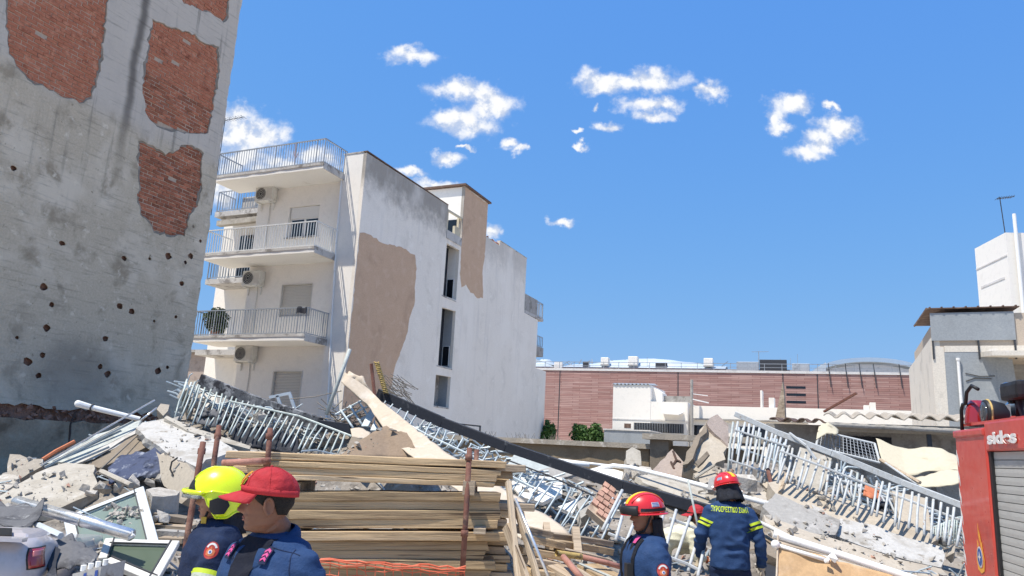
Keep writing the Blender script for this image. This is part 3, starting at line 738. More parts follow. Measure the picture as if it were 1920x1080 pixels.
# roof antenna
at_ = thing('tv_antenna', 'thin tv antenna on a mast above the top balcony', 'antenna', M @ V((hitl(ap, 'y', 2.4, 412, 290).x, 2.4, 11.42)), GR)
part('mast', MB().tube([(0, 0, 0), (.02, 0, 4.6)], .016, 6), MATS['dark_metal'], at_, local=True)
an = MB(); an.beam((-.15, 0, 4.5), (1.15, 0, 4.52), .02, .02)
for i in range(9): an.beam((-.1 + i * .15, -.2, 4.52), (-.1 + i * .15, .2, 4.52), .009, .009)
for i in range(4): an.beam((-.05 + i * .34, 0, 4.5), (-.06 + i * .34, 0, 4.64), .009, .009)
part('aerial', an, MATS['dark_metal'], at_, local=True)
pl = thing('roof_aloe', 'thin reddish stalk standing behind the top terrace railing', 'plant', M @ V((-3.0, -.3, 11.5)), GR)
st = MB(); st.tube([(0, 0, 0), (-.03, 0, .9), (-.06, 0, 1.35)], .015, 5); st.tube([(0, 0, .7), (.12, 0, 1.0)], .012, 5); st.tube([(-.02, 0, .75), (-.13, 0, 1.15)], .01, 5)
part('stalk', st, MATS['rust_pink'], pl, local=True)
# small planter and panel on the rear wing terrace
solo('roof_tank', MB().bx(-7.95, -7.1, 2.3, 2.8, 11.43, 12.05, M), MATS['concrete_edge'], 'grey concrete planter box on the rear wing terrace', 'planter', bevel=.02)
dz = MB(); dz.prism([M @ V(p) for p in ((-5.9, 2.2, 11.9), (-5.0, 2.4, 12.1), (-5.0, 2.9, 11.5), (-5.9, 2.7, 11.35))], (0, 0, .05))
solo('metal_sheet', dz, MATS['slab_grey'], 'grey flat panel leaning on the rear wing terrace beside the white wall', 'panel')

# ------------------------------------------------------------------ low house seen between the two walls
lh = thing('low_house', 'low beige house corner with a reddish wall between the party wall and the apartment block', 'house', at(340, 700, 44) * 1.0, GR)
lh.location.z = 0; WM[lh.name] = Matrix.Translation(V((lh.location.x, lh.location.y, 0))) @ Matrix.Rotation(GR, 4, 'Z'); lh.matrix_world = WM[lh.name]
part('wall', MB().bx(-4, 4, 0, 5, 0, 5.0), MATS['concrete_beige'], lh, local=True)
part('upper_wall', MB().bx(-4, 4, .1, 5, 5.01, 6.6), MATS['stucco_pink'], lh, local=True)
part('roof', MB().bx(-4.3, 4.3, -.3, 5, 6.61, 6.75), MATS['slab_grey'], lh, local=True)

# ------------------------------------------------------------------ long pink stone building
rbld = thing('stone_clad_building', 'long low building clad in pink stone with rooftop plant', 'building', (2.9098, 60, 0), R(-20))
ZT = 8.42
part('clad_wall', MB().bx(-6, 27.6, 0, 10, 0, ZT), MATS['stone_pink'], rbld, local=True)
part('coping', MB().bx(-6, 27.62, -.06, .4, ZT + .001, ZT + .18), MATS['coping_pale'], rbld, local=True)
jt = MB()
for x in (1.35, 10.6, 18.05, 20.35): jt.bx(x - .035, x + .035, -.012, .05, 0, ZT - .01)
part('joint', jt, MATS['dark_metal'], rbld, local=True)
for k in range(3):
    part('slot_window', MB().bx(18.25, 19.55, -.012, .05, 7.35 - k * .52, 7.52 - k * .52), MATS['glass_dark'], rbld, local=True)
    part('slot_window', MB().bx(18.3 + 3.6, 19.5 + 4.6, -.013, .05, 5.0 - k * .5, 5.12 - k * .5), MATS['glass_dark'], rbld, local=True) if k == 0 else None
pr = MB()
for x in (21.1, 22.2, 23.1, 24.0, 25.6, 26.5): pr.beam((x, -.1, ZT + .75), (x + .12, -.14, ZT - .95), .05, .05)
part('rail_post', pr, MATS['dark_metal'], rbld, local=True)
rr = MB()
for x in [i * 1.2 for i in range(-4, 23)]: rr.beam((x, .3, ZT + .18), (x, .3, ZT + .75), .04, .04)
rr.beam((-5, .3, ZT + .72), (27.5, .3, ZT + .72), .04, .04); rr.beam((-5, .3, ZT + .45), (27.5, .3, ZT + .45), .03, .03)
part('roof_railing', rr, MATS['metal_rail'], rbld, local=True)
part('plant_deck', MB().bx(-5.5, 19.5, 1.2, 6, ZT + .02, ZT + .42), MATS['roof_grey'], rbld, local=True)
mound = [[V((-1.5 + 15.5 * i / 30, .9 + 4 * j / 8, ZT + .35 + 1.55 * max(0, (.26 + .36 * math.sin(math.pi * min(1, max(0, (i - 8) / 20))) + .08 * nz((i * .9, 0, 0), .5) + (.30 if i < 6 else 0) * math.sin(i)) * math.sin(math.pi * j / 8)))) for i in range(31)] for j in range(9)]
part('glazed_roof', MB().sheet(mound, .06), MATS['roof_glass'], rbld, local=True)
fr = MB()
for k in range(46): 
    x = -1 + 14.5 * q.random(); fr.beam((x, 1.6 + q.random(), ZT + .5), (x + q.uniform(-.9, .9), 2.3, ZT + q.uniform(.6, 1.25)), .06, .06)
part('roof_framework', fr, MATS['metal_rail'], rbld, local=True, kind='stuff')
sk = MB(); sk.prism([(-3.5, 1.5, ZT + .6), (.4, 1.5, ZT + .6), (-1.3, 1.5, ZT + 1.1), (-3.5, 1.5, ZT + 1.7)], (0, 4, 0)); part('sloping_skylight', sk, MATS['roof_glass'], rbld, local=True)
for x, w_, h_ in ((4.75, .62, .62), (7.0, .75, .72), (12.75, .68, .62)):
    part('roof_vent', MB().bx(x - w_/2, x + w_/2, .8, 1.4, ZT + .56, ZT + .56 + h_), MATS['paint_white'], rbld, local=True, bevel=.03)
    part('vent_box', MB().bx(x - w_/2 - .02, x + w_/2 + .02, .78, .799, ZT + .50, ZT + .62), MATS['slab_grey'], rbld, local=True)
for x, w_, h_, mt_ in ((15.6, 1.6, .45, 'roof_grey'), (17.4, 1.9, .62, 'dark_metal'), (19.3, 1.2, .35, 'roof_grey'), (3.2, .5, .35, 'dark_metal'), (.9, .7, .3, 'paint_white'), (9.2, .9, .3, 'dark_metal')):
    part('rooftop_unit', MB().bx(x - w_/2, x + w_/2, .9, 1.15, ZT + .2, ZT + .5 + h_), MATS[mt_], rbld, local=True, bevel=.03)
sp = MB(); sp.prism([(20.0, .9, ZT + .19), (21.0, .9, ZT + .19), (21.0, .9, ZT + .95), (20.6, .9, ZT + .7)], (0, 1, 0)); part('rooftop_slope', sp, MATS['roof_glass'], rbld, local=True)
ae = MB(); ae.beam((16.4, 1, ZT + .5), (16.4, 1, ZT + 1.75), .05, .05); ae.beam((15.9, 1, ZT + 1.7), (17.1, 1, ZT + 1.72), .03, .03); ae.beam((16.3, 1, ZT + 1.1), (17.0, 1, ZT + 1.1), .03, .03)
for x in (17.9, 18.6, 19.1, 8.1): ae.beam((x, 1, ZT + .4), (x, 1, ZT + 1.25 + .3 * (x > 19)), .025, .025)
part('rooftop_aerials', ae, MATS['metal_rail'], rbld, local=True)
# vaulted roof beyond it
vt = thing('vaulted_hall', 'low arched roof with a pale blue rim beyond the pink stone wall', 'building', at(1632, 716, 74) * 1, R(-20))
c0 = V(vt.location); vt.matrix_world = WM[vt.name] = Matrix.Translation((c0.x, c0.y, 0)) @ Matrix.Rotation(R(-20), 4, 'Z')
zc = c0.z - .6
def arc(rx, rz, n=28): return [(rx * math.cos(math.pi * (1 - i / n)), rz * math.sin(math.pi * (1 - i / n)) ** .8) for i in range(n + 1)]
o_, i_ = arc(5.6, 2.55), arc(5.0, 2.1)
mb = MB(); 
mb.sheet([[V((a[0], y_, zc + a[1])) for a in o_] for y_ in (-.5, 2, 5, 9)], .42)
part('vault_rim', mb, MATS['vault_metal'], vt, local=True)
part('end_wall', MB().prism([V((a[0], 0, zc + a[1])) for a in arc(5.3, 2.3)], (0, .2, 0)), MATS['coping_pale'], vt, local=True)
part('hall_wall', MB().bx(-5.5, 5.5, .3, 9, 0, zc - .02), MATS['wall_cream'], vt, local=True)

# ------------------------------------------------------------------ white low buildings in the middle
wb = thing('white_low_building', 'white flat roofed low building with a long dark barred window', 'building', (6.383, 45, 0), GR)
part('main_wall', MB().bx(0, 2.27, 0, 4, 0, 6.15), W, wb, local=True)
part('wing_wall', MB().bx(2.271, 4.42, .02, 4, 0, 5.2), W, wb, local=True)
rf = MB()
rf.sheet([[V((-.02 + 2.3 * i / 40, -.06 + .9 * j, 6.16 + .05 * math.sin(i * 1.57) + .08 * j)) for i in range(41)] for j in range(3)], .04)
part('corrugated_roof', rf, MATS['roof_grey'], wb, local=True)
part('chimney_wall', MB().prism([(2.275, .5, 5.2), (2.85, .5, 5.2), (2.85, .5, 5.75), (2.275, .5, 6.1)], (0, 1.2, 0)), W, wb, local=True)
part('terrace_parapet', MB().bx(2.86, 4.44, 1.0, 1.2, 5.201, 5.62), MATS['slab_grey'], wb, local=True)
part('small_window', MB().bx(.72, 1.12, -.012, .05, 3.62, 3.88), MATS['roof_rust'], wb, local=True)
bw_ = part('long_window', MB().bx(1.3, 4.2, -.015, .05, 3.42, 3.95), MATS['glass_dark'], wb, local=True)
b = MB()
for i in range(30): b.beam((1.35 + i * .097, -.04, 3.42), (1.35 + i * .097, -.04, 3.95), .02, .02)
part('window_bars', b, MATS['metal_rail'], bw_, local=True, kind='stuff')
b = MB(); b.prism([(3.1, -.9, 4.45), (4.1, -.9, 4.4), (4.2, -.02, 4.55), (3.0, -.02, 4.6)], (0, 0, .07)); part('canopy', b, W, wb, local=True)
part('string_course', MB().bx(0.0, 4.42, -.03, -.001, 4.1, 4.16), MATS['coping_pale'], wb, local=True)
part('low_annex', MB().bx(.45, 3.0, -3.2, -.6, 0, 3.36), MATS['wall_bluegrey'], wb, local=True)
part('annex_edge', MB().bx(.4, 3.05, -3.25, -.55, 3.361, 3.42), MATS['coping_pale'], wb, local=True)
wl = thing('white_annex_building', 'long white single storey building with dark openings in front of the pink wall', 'building', WM[wb.name] @ V((4.6, .5, 0)), GR)
part('wall', MB().bx(0, 11.6, 0, 4, 0, 5.05), W, wl, local=True)
part('lower_strip', MB().bx(.05, 6.2, -.25, -.001, 4.25, 4.33), MATS['slab_grey'], wl, local=True)
for x0, x1 in ((.1, 1.9), (2.6, 4.4)): part('opening', MB().bx(x0, x1, -.012, .1, 2.9, 3.95), MATS['glass_dark'], wl, local=True)
for x0, h_ in ((4.2, .55), (3.75, .95), (9.0, .25), (9.3, .4)): part('roof_block', MB().bx(x0, x0 + (.28 if h_ < .9 else .1), .1, .9, 5.051, 5.05 + h_), W, wl, local=True)
p_ = hitl(wl, 'y', -.6, 1297, 712)
up = thing('utility_pole', 'thin grey utility pole in front of the white buildings', 'pole', WM[wl.name] @ V((p_.x, -.6, 0)), GR)
part('post', MB().tube([(0, 0, 0), (0, 0, p_.z)], [.11, .08], 10), MATS['slab_grey'], up, local=True)
part('bracket', MB().beam((0, -.02, p_.z - 1.1), (.95, -.02, p_.z - 1.3), .06, .06), MATS['pipe_white'], up, local=True)
part('bracket', MB().beam((0, 0, p_.z - .8), (.9, 0, p_.z - .9), .04, .04), MATS['pipe_white'], up, local=True)
def bush(px, py, Y, r, n, label, seed):
    c = at(px, py, Y); t_ = thing('bush', label, 'bush', (c.x, c.y, 0))
    part('branches', MB().tube([(0, 0, 0), (.05, 0, c.z * .6), (-.1, 0, c.z)], [.07, .05, .02], 6).tube([(0, 0, c.z * .5), (.5, .1, c.z)], .025, 5).tube([(0, 0, c.z * .5), (-.6, -.1, c.z)], .025, 5), MATS['bark'], t_, local=True)
    lv = MB(); q = random.Random(seed)
    for k in range(16):
        d = V((q.uniform(-1, 1), q.uniform(-1, 1), q.uniform(-.9, .9)))
        leafcloud(lv, (d.x * r[0] * .7, d.y * r[1] * .7, c.z + d.z * r[2] * .6 - abs(d.x) * .25), (r[0] * .36, r[1] * .5, r[2] * .38), n // 16, .11, seed * 31 + k)
    leafcloud(lv, (0, 0, c.z - r[2] * .9), (r[0], r[1], r[2] * .9), n // 3, .11, seed + 77)
    part('leaves', lv, MATS['plant_bush'], t_, local=True)
bush(1104, 808, 43, (1.05, .7, .7), 3600, 'rounded green bush against the middle of the pink stone wall', 1)
bush(1028, 804, 42.6, (.42, .4, .68), 1500, 'narrow green bush at the end of the white side wall', 2)

# ------------------------------------------------------------------ low boundary walls
bw = thing('boundary_wall', 'low beige rendered boundary wall with a concrete coping', 'wall', (-1.16, 22, 0), GR)
part('wall', MB().bx(-4, 5.4, 0, .3, 0, 2.18), MATS['stain_shade_beige'], bw, local=True)
cp_ = ragged([V((-4.1, -.12)), V((5.46, -.12)), V((5.46, .36)), V((-4.1, .36))], .25, .015, 9)
part('coping', MB().prism([(p.x, p.y, 2.181) for p in cp_], (0, 0, .13)), MATS['concrete_beige'], bw, local=True)
part('pillar', MB().bx(5.47, 5.95, -.2, .35, 0, 2.42), MATS['soffit_brown'], bw, local=True)
part('end_wall', MB().bx(5.96, 8.2, .2, .45, 0, 2.3), MATS['soffit_brown'], bw, local=True)
cp_ = ragged([V((5.3, -.35)), V((8.3, -.35)), V((8.3, .5)), V((5.3, .5))], .2, .03, 12)
part('end_coping', MB().prism([(p.x, p.y, 2.43) for p in cp_], (0, 0, .14)), MATS['concrete_beige'], bw, local=True)
part('frame', MB().beam((-.2, .1, 2.31), (-.2, .1, 2.66), .04, .04).beam((.45, .1, 2.31), (.45, .1, 2.6), .04, .04).beam((-.22, .1, 2.64), (.47, .1, 2.6), .04, .04), MATS['dark_metal'], bw, local=True)
tw = MB()
for k in range(70):
    x = .7 + (k % 3) * 1.0 + q.gauss(0, .16); tw.beam((x, .2, 2.28), (x + q.uniform(-.12, .12), .2 + q.uniform(-.1, .1), 2.33 + q.random() * .16), .006, .006)
tg = part('dry_weeds', tw, MATS['twig'], bw, local=True, kind='stuff')

# ------------------------------------------------------------------ shed with corrugated roof
sd = thing('corrugated_shed', 'low shed with a wavy corrugated roof and a dark shaded front', 'shed', (5.683, 16, 0), GR)
def corr(x0, x1, y0, y1, z0, z1, per, amp, th, n=10):
    k = int((x1 - x0) / per * n)
    return MB().sheet([[V((x0 + (x1 - x0) * i / k, lerp(y0, y1, j / 3), lerp(z0, z1, j / 3) + amp * math.sin(2 * math.pi * (x1 - x0) * i / k / per) + .008 * nz((i, j, 0), .7))) for i in range(k + 1)] for j in range(4)], th)
part('roof_sheet', corr(1.0, 4.6, -.45, 3.2, 2.96, 3.25, .30, .045, .02), MATS['concrete_beige'], sd, local=True)
part('lower_roof_sheet', corr(-.05, 1.02, -.35, 2.4, 2.86, 3.0, .28, .04, .02), MATS['roof_rust'], sd, local=True)
part('front_wall', MB().bx(-.2, 4.6, .6, .75, 0, 2.83), MATS['slab_grey'], sd, local=True)
part('lintel', MB().bx(1.0, 4.6, -.25, -.05, 2.68, 2.84), MATS['soffit_beige'], sd, local=True)
part('gutter', MB().tube([(1.05, -.38, 2.80), (4.6, -.38, 2.72)], .05, 10), MATS['slab_grey'], sd, local=True)
part('dark_window', MB().bx(1.35, 2.25, .57, .598, 2.25, 2.62), MATS['fabric_dark'], sd, local=True)
part('post', MB().beam((2.9, -.2, 1.2), (2.86, -.2, 2.7), .08, .08), MATS['dark_metal'], sd, local=True)
# small things behind the shed roof
o = MB().beam(hitl(sd, 'y', 1.2, 1545, 772), hitl(sd, 'y', .9, 1606, 737), .07, .04); o.v = [WM[sd.name] @ p for p in o.v]
solo('loose_beam', o, MATS['rust_brown'], 'thin brown beam sticking up above the corrugated shed roof', 'beam')
o = MB().prism([WM[sd.name] @ hitl(sd, 'y', .4, *p) for p in ((1454,782),(1464,735),(1467,716),(1470,738),(1472,784))], WM[sd.name].to_3x3() @ V((.02, .1, 0)))
solo('broken_board', o, MATS['wood_weathered'], 'pointed broken board standing at the left end of the shed roof', 'board')

# ------------------------------------------------------------------ blue grey house and white tower on the right
hs = thing('grey_house', 'blue grey two storey house with a tin eave and a flat canopy', 'house', (13.723, 24, 0), GR)
BG, CR = MATS['wall_bluegrey'], MATS['wall_cream']
part('side_wall', MB().prism([(0, .001, 0), (0, 9, 0), (0, 9, 6.3), (0, .001, 6.25)], (.25, 0, 0)), CR, hs, local=True)
part('upper_panel', MB().bx(.02, 2.34, -.06, .0, 6.15, 7.06), BG, hs, local=True)
part('upper_wall', MB().bx(.252, 6, .002, 9, 5.55, 7.02), MATS['block_tan'], hs, local=True)
st = MB()
for x in (.03, 1.3, 2.28): st.bx(x, x + .05, -.05, .0, 5.55, 6.149)
part('panel_post', st, MATS['dark_metal'], hs, local=True)
fc = MB().bx(.36, 2.1, -.012, .3, 0, 5.78)
part('front_wall', fc, BG, hs, local=True)
part('corner_wall', MB().bx(0.002, .358, -.008, .3, 0, 5.95), CR, hs, local=True)
part('lintel_band', MB().bx(.37, 6, -.02, .3, 5.781, 5.98), CR, hs, local=True)
part('recess_wall', MB().bx(2.101, 6, 1.3, 1.5, 0, 5.75), MATS['slab_grey'], hs, local=True)
part('canopy', MB().prism([(1.5, -1.1, 5.52), (6, -1.1, 5.52), (6, 1.2, 5.62), (1.35, .0, 5.62)], (0, 0, .15)), CR, hs, local=True)
part('wall_fin', MB().prism([(1.75, -.02, 5.55), (2.2, -.02, 5.55), (2.55, -.02, 0), (1.75, -.02, 0)], (0, .6, 0)), BG, hs, local=True)
rt = MB(); rt.prism([(-.05, -.13, 7.19), (2.5, -.13, 7.19), (2.55, 5, 7.5), (-.05, 5, 7.5)], (0, 0, .03)); rt.beam((-.07, -.13, 7.2), (-.07, 4.4, 7.4), .04, .06)
for i in range(8): rt.bx(.0 + i * .34, .05 + i * .34, -.16, .3, 7.222, 7.25)
part('tin_roof', rt, MATS['roof_rust'], hs, local=True)
pp = MB(); pp.tube([(.72, -.09, 5.5), (.72, -.09, 2)], .045, 10); pp.tube([(.72, -.09, 5.5), (.72, -.09, 5.58)], .06, 10)
part('drain_pipe', pp, MATS['pipe_white'], hs, local=True)
part('wire', MB().tube([(.9, -.03, 5.1), (1.3, -.03, 5.0), (1.7, -.03, 5.02)], .012, 5).tube([(.9, -.03, 4.85), (1.15, -.03, 4.95), (1.6, -.03, 4.93)], .014, 5), MATS['cable'], hs, local=True)
tp = at(1885, 436, 36); tM = Matrix.Translation((tp.x, tp.y, 0))
tw_ = thing('white_tower_block', 'white taller block with dark windows and a drain pipe behind the grey house', 'building', (tp.x, tp.y, 0), R(-6))
H_ = tp.z
part('wall', MB().bx(0, 7, 0, 3.05, 0, H_), W, tw_, local=True)
for b_ in ((-.025, -.001, .4, 2.7, H_ - 2.3, H_ - 2.2), (-.03, -.001, .02, 3.03, H_ - 1.2, H_ - 1.14), (-.025, -.001, .4, 2.7, H_ - 6.1, H_ - 6.02)): part('wall_moulding', MB().bx(*b_), MATS['coping_pale'], tw_, local=True)
for z0 in (H_ - 3.1, H_ - 6.6):
    wn = part('window', MB().bx(.75, 3.2, -.02, .05, z0, z0 + 1.25), MATS['glass_dark'], tw_, local=True)
    part('window_sill', MB().bx(.7, 3.3, -.12, -.001, z0 - .12, z0 - .02), MATS['paint_white'], wn, local=True)
part('balcony_edge', MB().bx(.9, 3.3, -.3, -.001, H_ - 4.75, H_ - 4.4), W, tw_, local=True)
part('drain_pipe', MB().tube([(.42, -.14, 0), (.42, -.14, H_ + .95)], .085, 10), MATS['pipe_white'], tw_, local=True)
ta = thing('tv_antenna', 'tv antenna on the roof of the white block at the right edge', 'antenna', WM[tw_.name] @ V((.15, .3, H_)), R(-9))
part('mast', MB().tube([(0, 0, 0), (-.1, 0, 2.0)], .025, 6), MATS['dark_metal'], ta, local=True)
an = MB(); an.beam((-.25, 0, 1.9), (.6, 0, 2.02), .03, .03)
for i in range(7): an.beam((-.22 + i * .12, -.25, 1.92 + .015 * i), (-.22 + i * .12, .25, 1.92 + .015 * i), .018, .018)
part('aerial', an, MATS['dark_metal'], ta, local=True)
# ------------------------------------------------------------------ rubble heap
def plane_pts(pts):                          # (px, py, Y) outline -> points on its own best plane
    P = [at(*p) for p in pts]; c = sum(P, V((0, 0, 0))) / len(P); n = V((0, 0, 0))
    for a, b in zip(P, P[1:] + P[:1]): n += (a - c).cross(b - c)
    n.normalize()
    if n.dot(CAM - c) < 0: n = -n
    return [CAM + ray(p[0], p[1]) * ((c - CAM).dot(n) / ray(p[0], p[1]).dot(n)) for p in pts], n, c
def slab_mb(pts, th, jag=.03, step=.14, seed=1, dirv=None):
    P, n, c = plane_pts(pts)
    e1 = (P[1] - P[0]).normalized(); e2 = n.cross(e1)
    two = [V(((p - c).dot(e1), (p - c).dot(e2))) for p in P]
    rg = ragged(two, step, jag, seed); q = random.Random(seed + 5)
    k = -n * th if dirv is None else V(dirv) * th
    top = [c + e1 * p.x + e2 * p.y for p in rg]
    mid = [p + k * .5 + (e1 * q.uniform(-1, 1) + e2 * q.uniform(-1, 1)) * jag * .9 for p in top]
    bot = [p + k + (e1 * q.uniform(-1, 1) + e2 * q.uniform(-1, 1)) * jag * .9 for p in top]
    m_ = len(top); mb = MB(); fs = []
    tris = geometry.tessellate_polygon([[p.to_3d() for p in rg]])
    fs += [tuple(t) for t in tris] + [tuple(i + 2 * m_ for i in reversed(t)) for t in tris]
    for r in range(2):
        for i in range(m_):
            j = (i + 1) % m_; fs.append((r*m_+i, r*m_+j, (r+1)*m_+j, (r+1)*m_+i))
    return mb.add(top + mid + bot, fs)
def slab(name, pts, th, mt, label, cat='slab', group=None, **k):
    return solo(name, slab_mb(pts, th, **k), MATS[mt], label, cat, group)
def rod(name, pts, r, mt, label, cat, group=None, n=8, hollow=False):
    return solo(name, MB().tube([at(*p) for p in pts], r, n, hollow), MATS[mt], label, cat, group, smooth=n > 7)
def ribbon_mb(A, B, nu, nv, amp, sc=3.0, seed=0, th=.012, sag=0):
    A = [at(*p) for p in A]; B = [at(*p) for p in B]; rows = []
    for i in range(nu + 1):
        a, b = poly_at(A, i / nu), poly_at(B, i / nu); r = []
        for j in range(nv + 1):
            p = a.lerp(b, j / nv); d = (a - CAM).normalized(); t = j / nv
            k = amp * (abs(nz(p, sc, seed)) * 1.6 - .5) + amp * .5 * nz(p, sc * 2.7, seed + 3)
            r.append(p + d * k - V((0, 0, sag * 4 * t * (1 - t))) + V((0, 0, k * .5)))
        rows.append(r)
    return MB().sheet(rows, th)
def ribbon(name, A, B, mt, label, cat, nu=24, nv=10, amp=.05, group=None, **k):
    return solo(name, ribbon_mb(A, B, nu, nv, amp, **k), MATS[mt], label, cat, group, smooth=True)

CTRL = [(20,905,11.5),(120,880,12),(230,890,10.6),(260,945,9.6),(330,985,9),(330,1040,8),(110,1020,8.6),(0,985,9),(330,775,13),(450,818,12.4),(600,845,12),(470,775,13.6),(590,805,13.2),(690,790,12.6),(760,820,12),
        (850,872,11.6),(960,952,10.8),(1060,978,10.6),(1150,948,11.6),(1560,1052,10),(1660,1072,10),(1460,1022,10),(1740,1085,10),(1600,985,10.9),(1700,1015,10.6),(1230,915,12),(1100,882,14),(900,862,14.2),(1300,905,12.6),(1400,935,11.4),(1500,925,11.6),(1600,900,13),(1750,985,12),(1500,1030,9.3),(1350,1050,9),(1250,1070,8.5),
        (1150,1075,8),(1050,1060,8.5),(1700,1090,8.4),(900,1010,9),(600,1010,9),(450,960,9.6),(1000,868,17),(1400,860,16)]
CP = [at(*c) for c in CTRL]
for x in range(-12, 13, 2): CP += [V((x, 5.8, .0)), V((x, 20.5, .2))]
for y_ in range(8, 20, 3): CP += [V((-11.5, y_, .1)), V((12, y_, .1))]
CP += [V((x_, y_, 0.0)) for x_, y_ in ((2.2,7.7),(2.6,7.8),(3.0,7.9),(1.9,8.3),(2.6,8.3),(1.6,7.6),(2.2,8.7))]
def hmap(x, y):
    s = t = 0
    for p in CP:
        d = ((p.x - x) ** 2 + (p.y - y) ** 2 + .05) ** -1.6; s += d; t += d * p.z
    z = t / s
    return z - .10 + (.10 * nz((x, y, 0), 1.3, 2) + .07 * nz((x, y, 0), 3.7, 5) + .04 * abs(nz((x, y, 0), 8, 6))) * min(1, z * 2)
NX, NY = 150, 100
hv = [V((-11.5 + 23.5 * i / NX, 5.8 + 14.7 * j / NY, 0)) for j in range(NY + 1) for i in range(NX + 1)]
for p in hv: p.z = hmap(p.x, p.y)
hm = MB().add(hv, [(j*(NX+1)+i, j*(NX+1)+i+1, (j+1)*(NX+1)+i+1, (j+1)*(NX+1)+i) for j in range(NY) for i in range(NX)])
part('rubble_heap', hm, MATS['rubble_dust'], None, kind='stuff', label='dusty grey heap of crushed concrete under the collapsed slabs')
def hz(x, y):
    i = (x + 11.5) / 23.5 * NX; j = (y - 5.8) / 14.7 * NY
    i = max(0, min(NX - 1, int(i))); j = max(0, min(NY - 1, int(j))); return hv[j * (NX + 1) + i].z
q = random.Random(11)
# broken bits, too many to count: pale, grey and brick coloured
for nm, mt_, n, r0, r1, lb in (('rubble_pale_bits', 'rubble_pale', 1500, .02, .11, 'pale crumbled concrete and plaster bits scattered over the heap'),
                         ('rubble_grey_bits', 'slab_grey', 800, .02, .13, 'grey broken concrete bits scattered over the heap'),
                         ('rubble_brick_bits', 'brick_pink', 380, .02, .08, 'pinkish brick bits scattered over the heap')):
    mb = MB()
    for i in range(n):
        x, y = q.uniform(-8.5, 8), q.uniform(7.2, 15.5)
        r = r0 + (r1 - r0) * q.random() ** 2.6
        mb.chunk((x, y, hz(x, y) + r * .2), r, 3000 + i * 3 + len(nm), pts=8)
    part(nm, mb, MATS[mt_], None, kind='stuff', label=lb)
mb = MB()
for i in range(300):
    x, y = q.uniform(-8, 7.5), q.uniform(7.6, 14.5); z = hz(x, y); a = q.uniform(0, 6.28); L = q.uniform(.2, .8)
    p0 = V((x, y, z)); p2 = p0 + V((math.cos(a) * L, math.sin(a) * L * .6, q.uniform(-.05, .28)))
    mb.tube([p0, p0.lerp(p2, .5) + V((q.uniform(-.08, .08), q.uniform(-.08, .08), q.uniform(-.03, .12))), p2], q.uniform(.006, .014), 5)
part('bent_wires', mb, MATS['bar_blue'], None, kind='stuff', label='bent grey rods and wires sticking out of the heap')
mb = MB()
for i in range(160):
    x, y = q.uniform(-8, 7.5), q.uniform(7.6, 14); z = hz(x, y) + .03; a = q.uniform(0, 6.28); L = q.uniform(.15, .5)
    mb.beam((x, y, z), (x + math.cos(a) * L, y + math.sin(a) * L * .6, z + q.uniform(-.03, .16)), q.uniform(.03, .10), q.uniform(.012, .03))
part('wood_scraps', mb, MATS['wood_weathered'], None, kind='stuff', label='short splintered wood scraps over the heap')

# ---- left third
slab('plaster_slab', [(-30,952,9.4),(0,930,9.7),(67,887,10.3),(122,868,10.6),(176,871,10.6),(182,921,10),(141,940,9.7),(107,956,9.5),(33,950,9.4)], .16, 'slab_cream', 'large pale cream plaster slab lying tilted at the foot of the bare wall', seed=2, jag=.025)
slab('concrete_block', [(14,871,11),(19,851,11.1),(36,853,11.1),(80,860,11.1),(78,876,11),(30,903,10.8),(15,895,10.9)], .5, 'concrete_beige', 'square concrete block with a white top edge left of the leaning metal strips', 'block', seed=3)
slab('broken_slab', [(-20,905,10.6),(5,888,10.9),(36,890,10.8),(33,905,10.6),(0,925,10.4)], .14, 'rubble_pale', 'small crumbled slab at the left edge under the square block', seed=4)
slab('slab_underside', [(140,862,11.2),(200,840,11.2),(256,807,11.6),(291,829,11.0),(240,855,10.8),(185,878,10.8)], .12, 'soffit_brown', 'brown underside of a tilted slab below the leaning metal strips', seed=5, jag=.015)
lf_ = thing('leaning_sheeting', 'grey green sheet metal strips leaning up to the bare wall', 'sheeting', at(180, 880, 11.2))
part('sheet', slab_mb([(88,868,11),(180,815,11.5),(262,788,11.9),(258,804,11.6),(150,866,11)], .03, jag=.02), MATS['strip_grey'], lf_)
part('sheet', slab_mb([(120,874,10.95),(195,836,11.3),(262,800,11.55),(255,812,11.4),(170,860,11)], .03, jag=.03, seed=7), MATS['slab_white'], lf_)
for a, b, w_, m_ in (((76,873,10.9),(290,750,11.8),.035,'aluminium'), ((84,876,10.85),(250,790,11.5),.05,'strip_grey'), ((100,866,11.0),(225,800,11.6),.05,'slab_white'), ((110,878,10.8),(205,838,11.1),.05,'strip_grey')):
    part('strip', MB().beam(at(*a), at(*b), w_, w_ * .6), MATS[m_], lf_)
part('orange_strip', MB().tube([at(80,862,11.1), at(105,846,11.3), at(140,828,11.5)], .03, 6), MATS['strip_orange'], lf_, label='orange edge strip')
slab('white_slab', [(256,803,11.3),(268,792,11.5),(311,784,11.6),(349,805,11.2),(414,826,11),(447,845,10.8),(386,862,10.2),(375,877,9.9),(335,862,10.1),(290,832,10.7)], .14, 'slab_white', 'white painted slab broken and folded in front of the left railing', seed=8, jag=.02)
slab('broken_slab', [(308,783,11.55),(313,779,11.6),(352,798,11.3),(470,836,11),(468,842,10.9),(414,828,10.9),(350,807,11.15)], .1, 'slab_cream', 'narrow cream slab rim along the top of the white folded slab', seed=9, jag=.008)
slab('wall_fragment', [(292,846,10.4),(336,866,10),(375,884,9.7),(371,915,9.7),(340,945,9.6),(318,935,9.8),(300,880,10.2)], .12, 'soffit_beige', 'shaded beige wall panel hanging under the white folded slab', 'panel', seed=10)
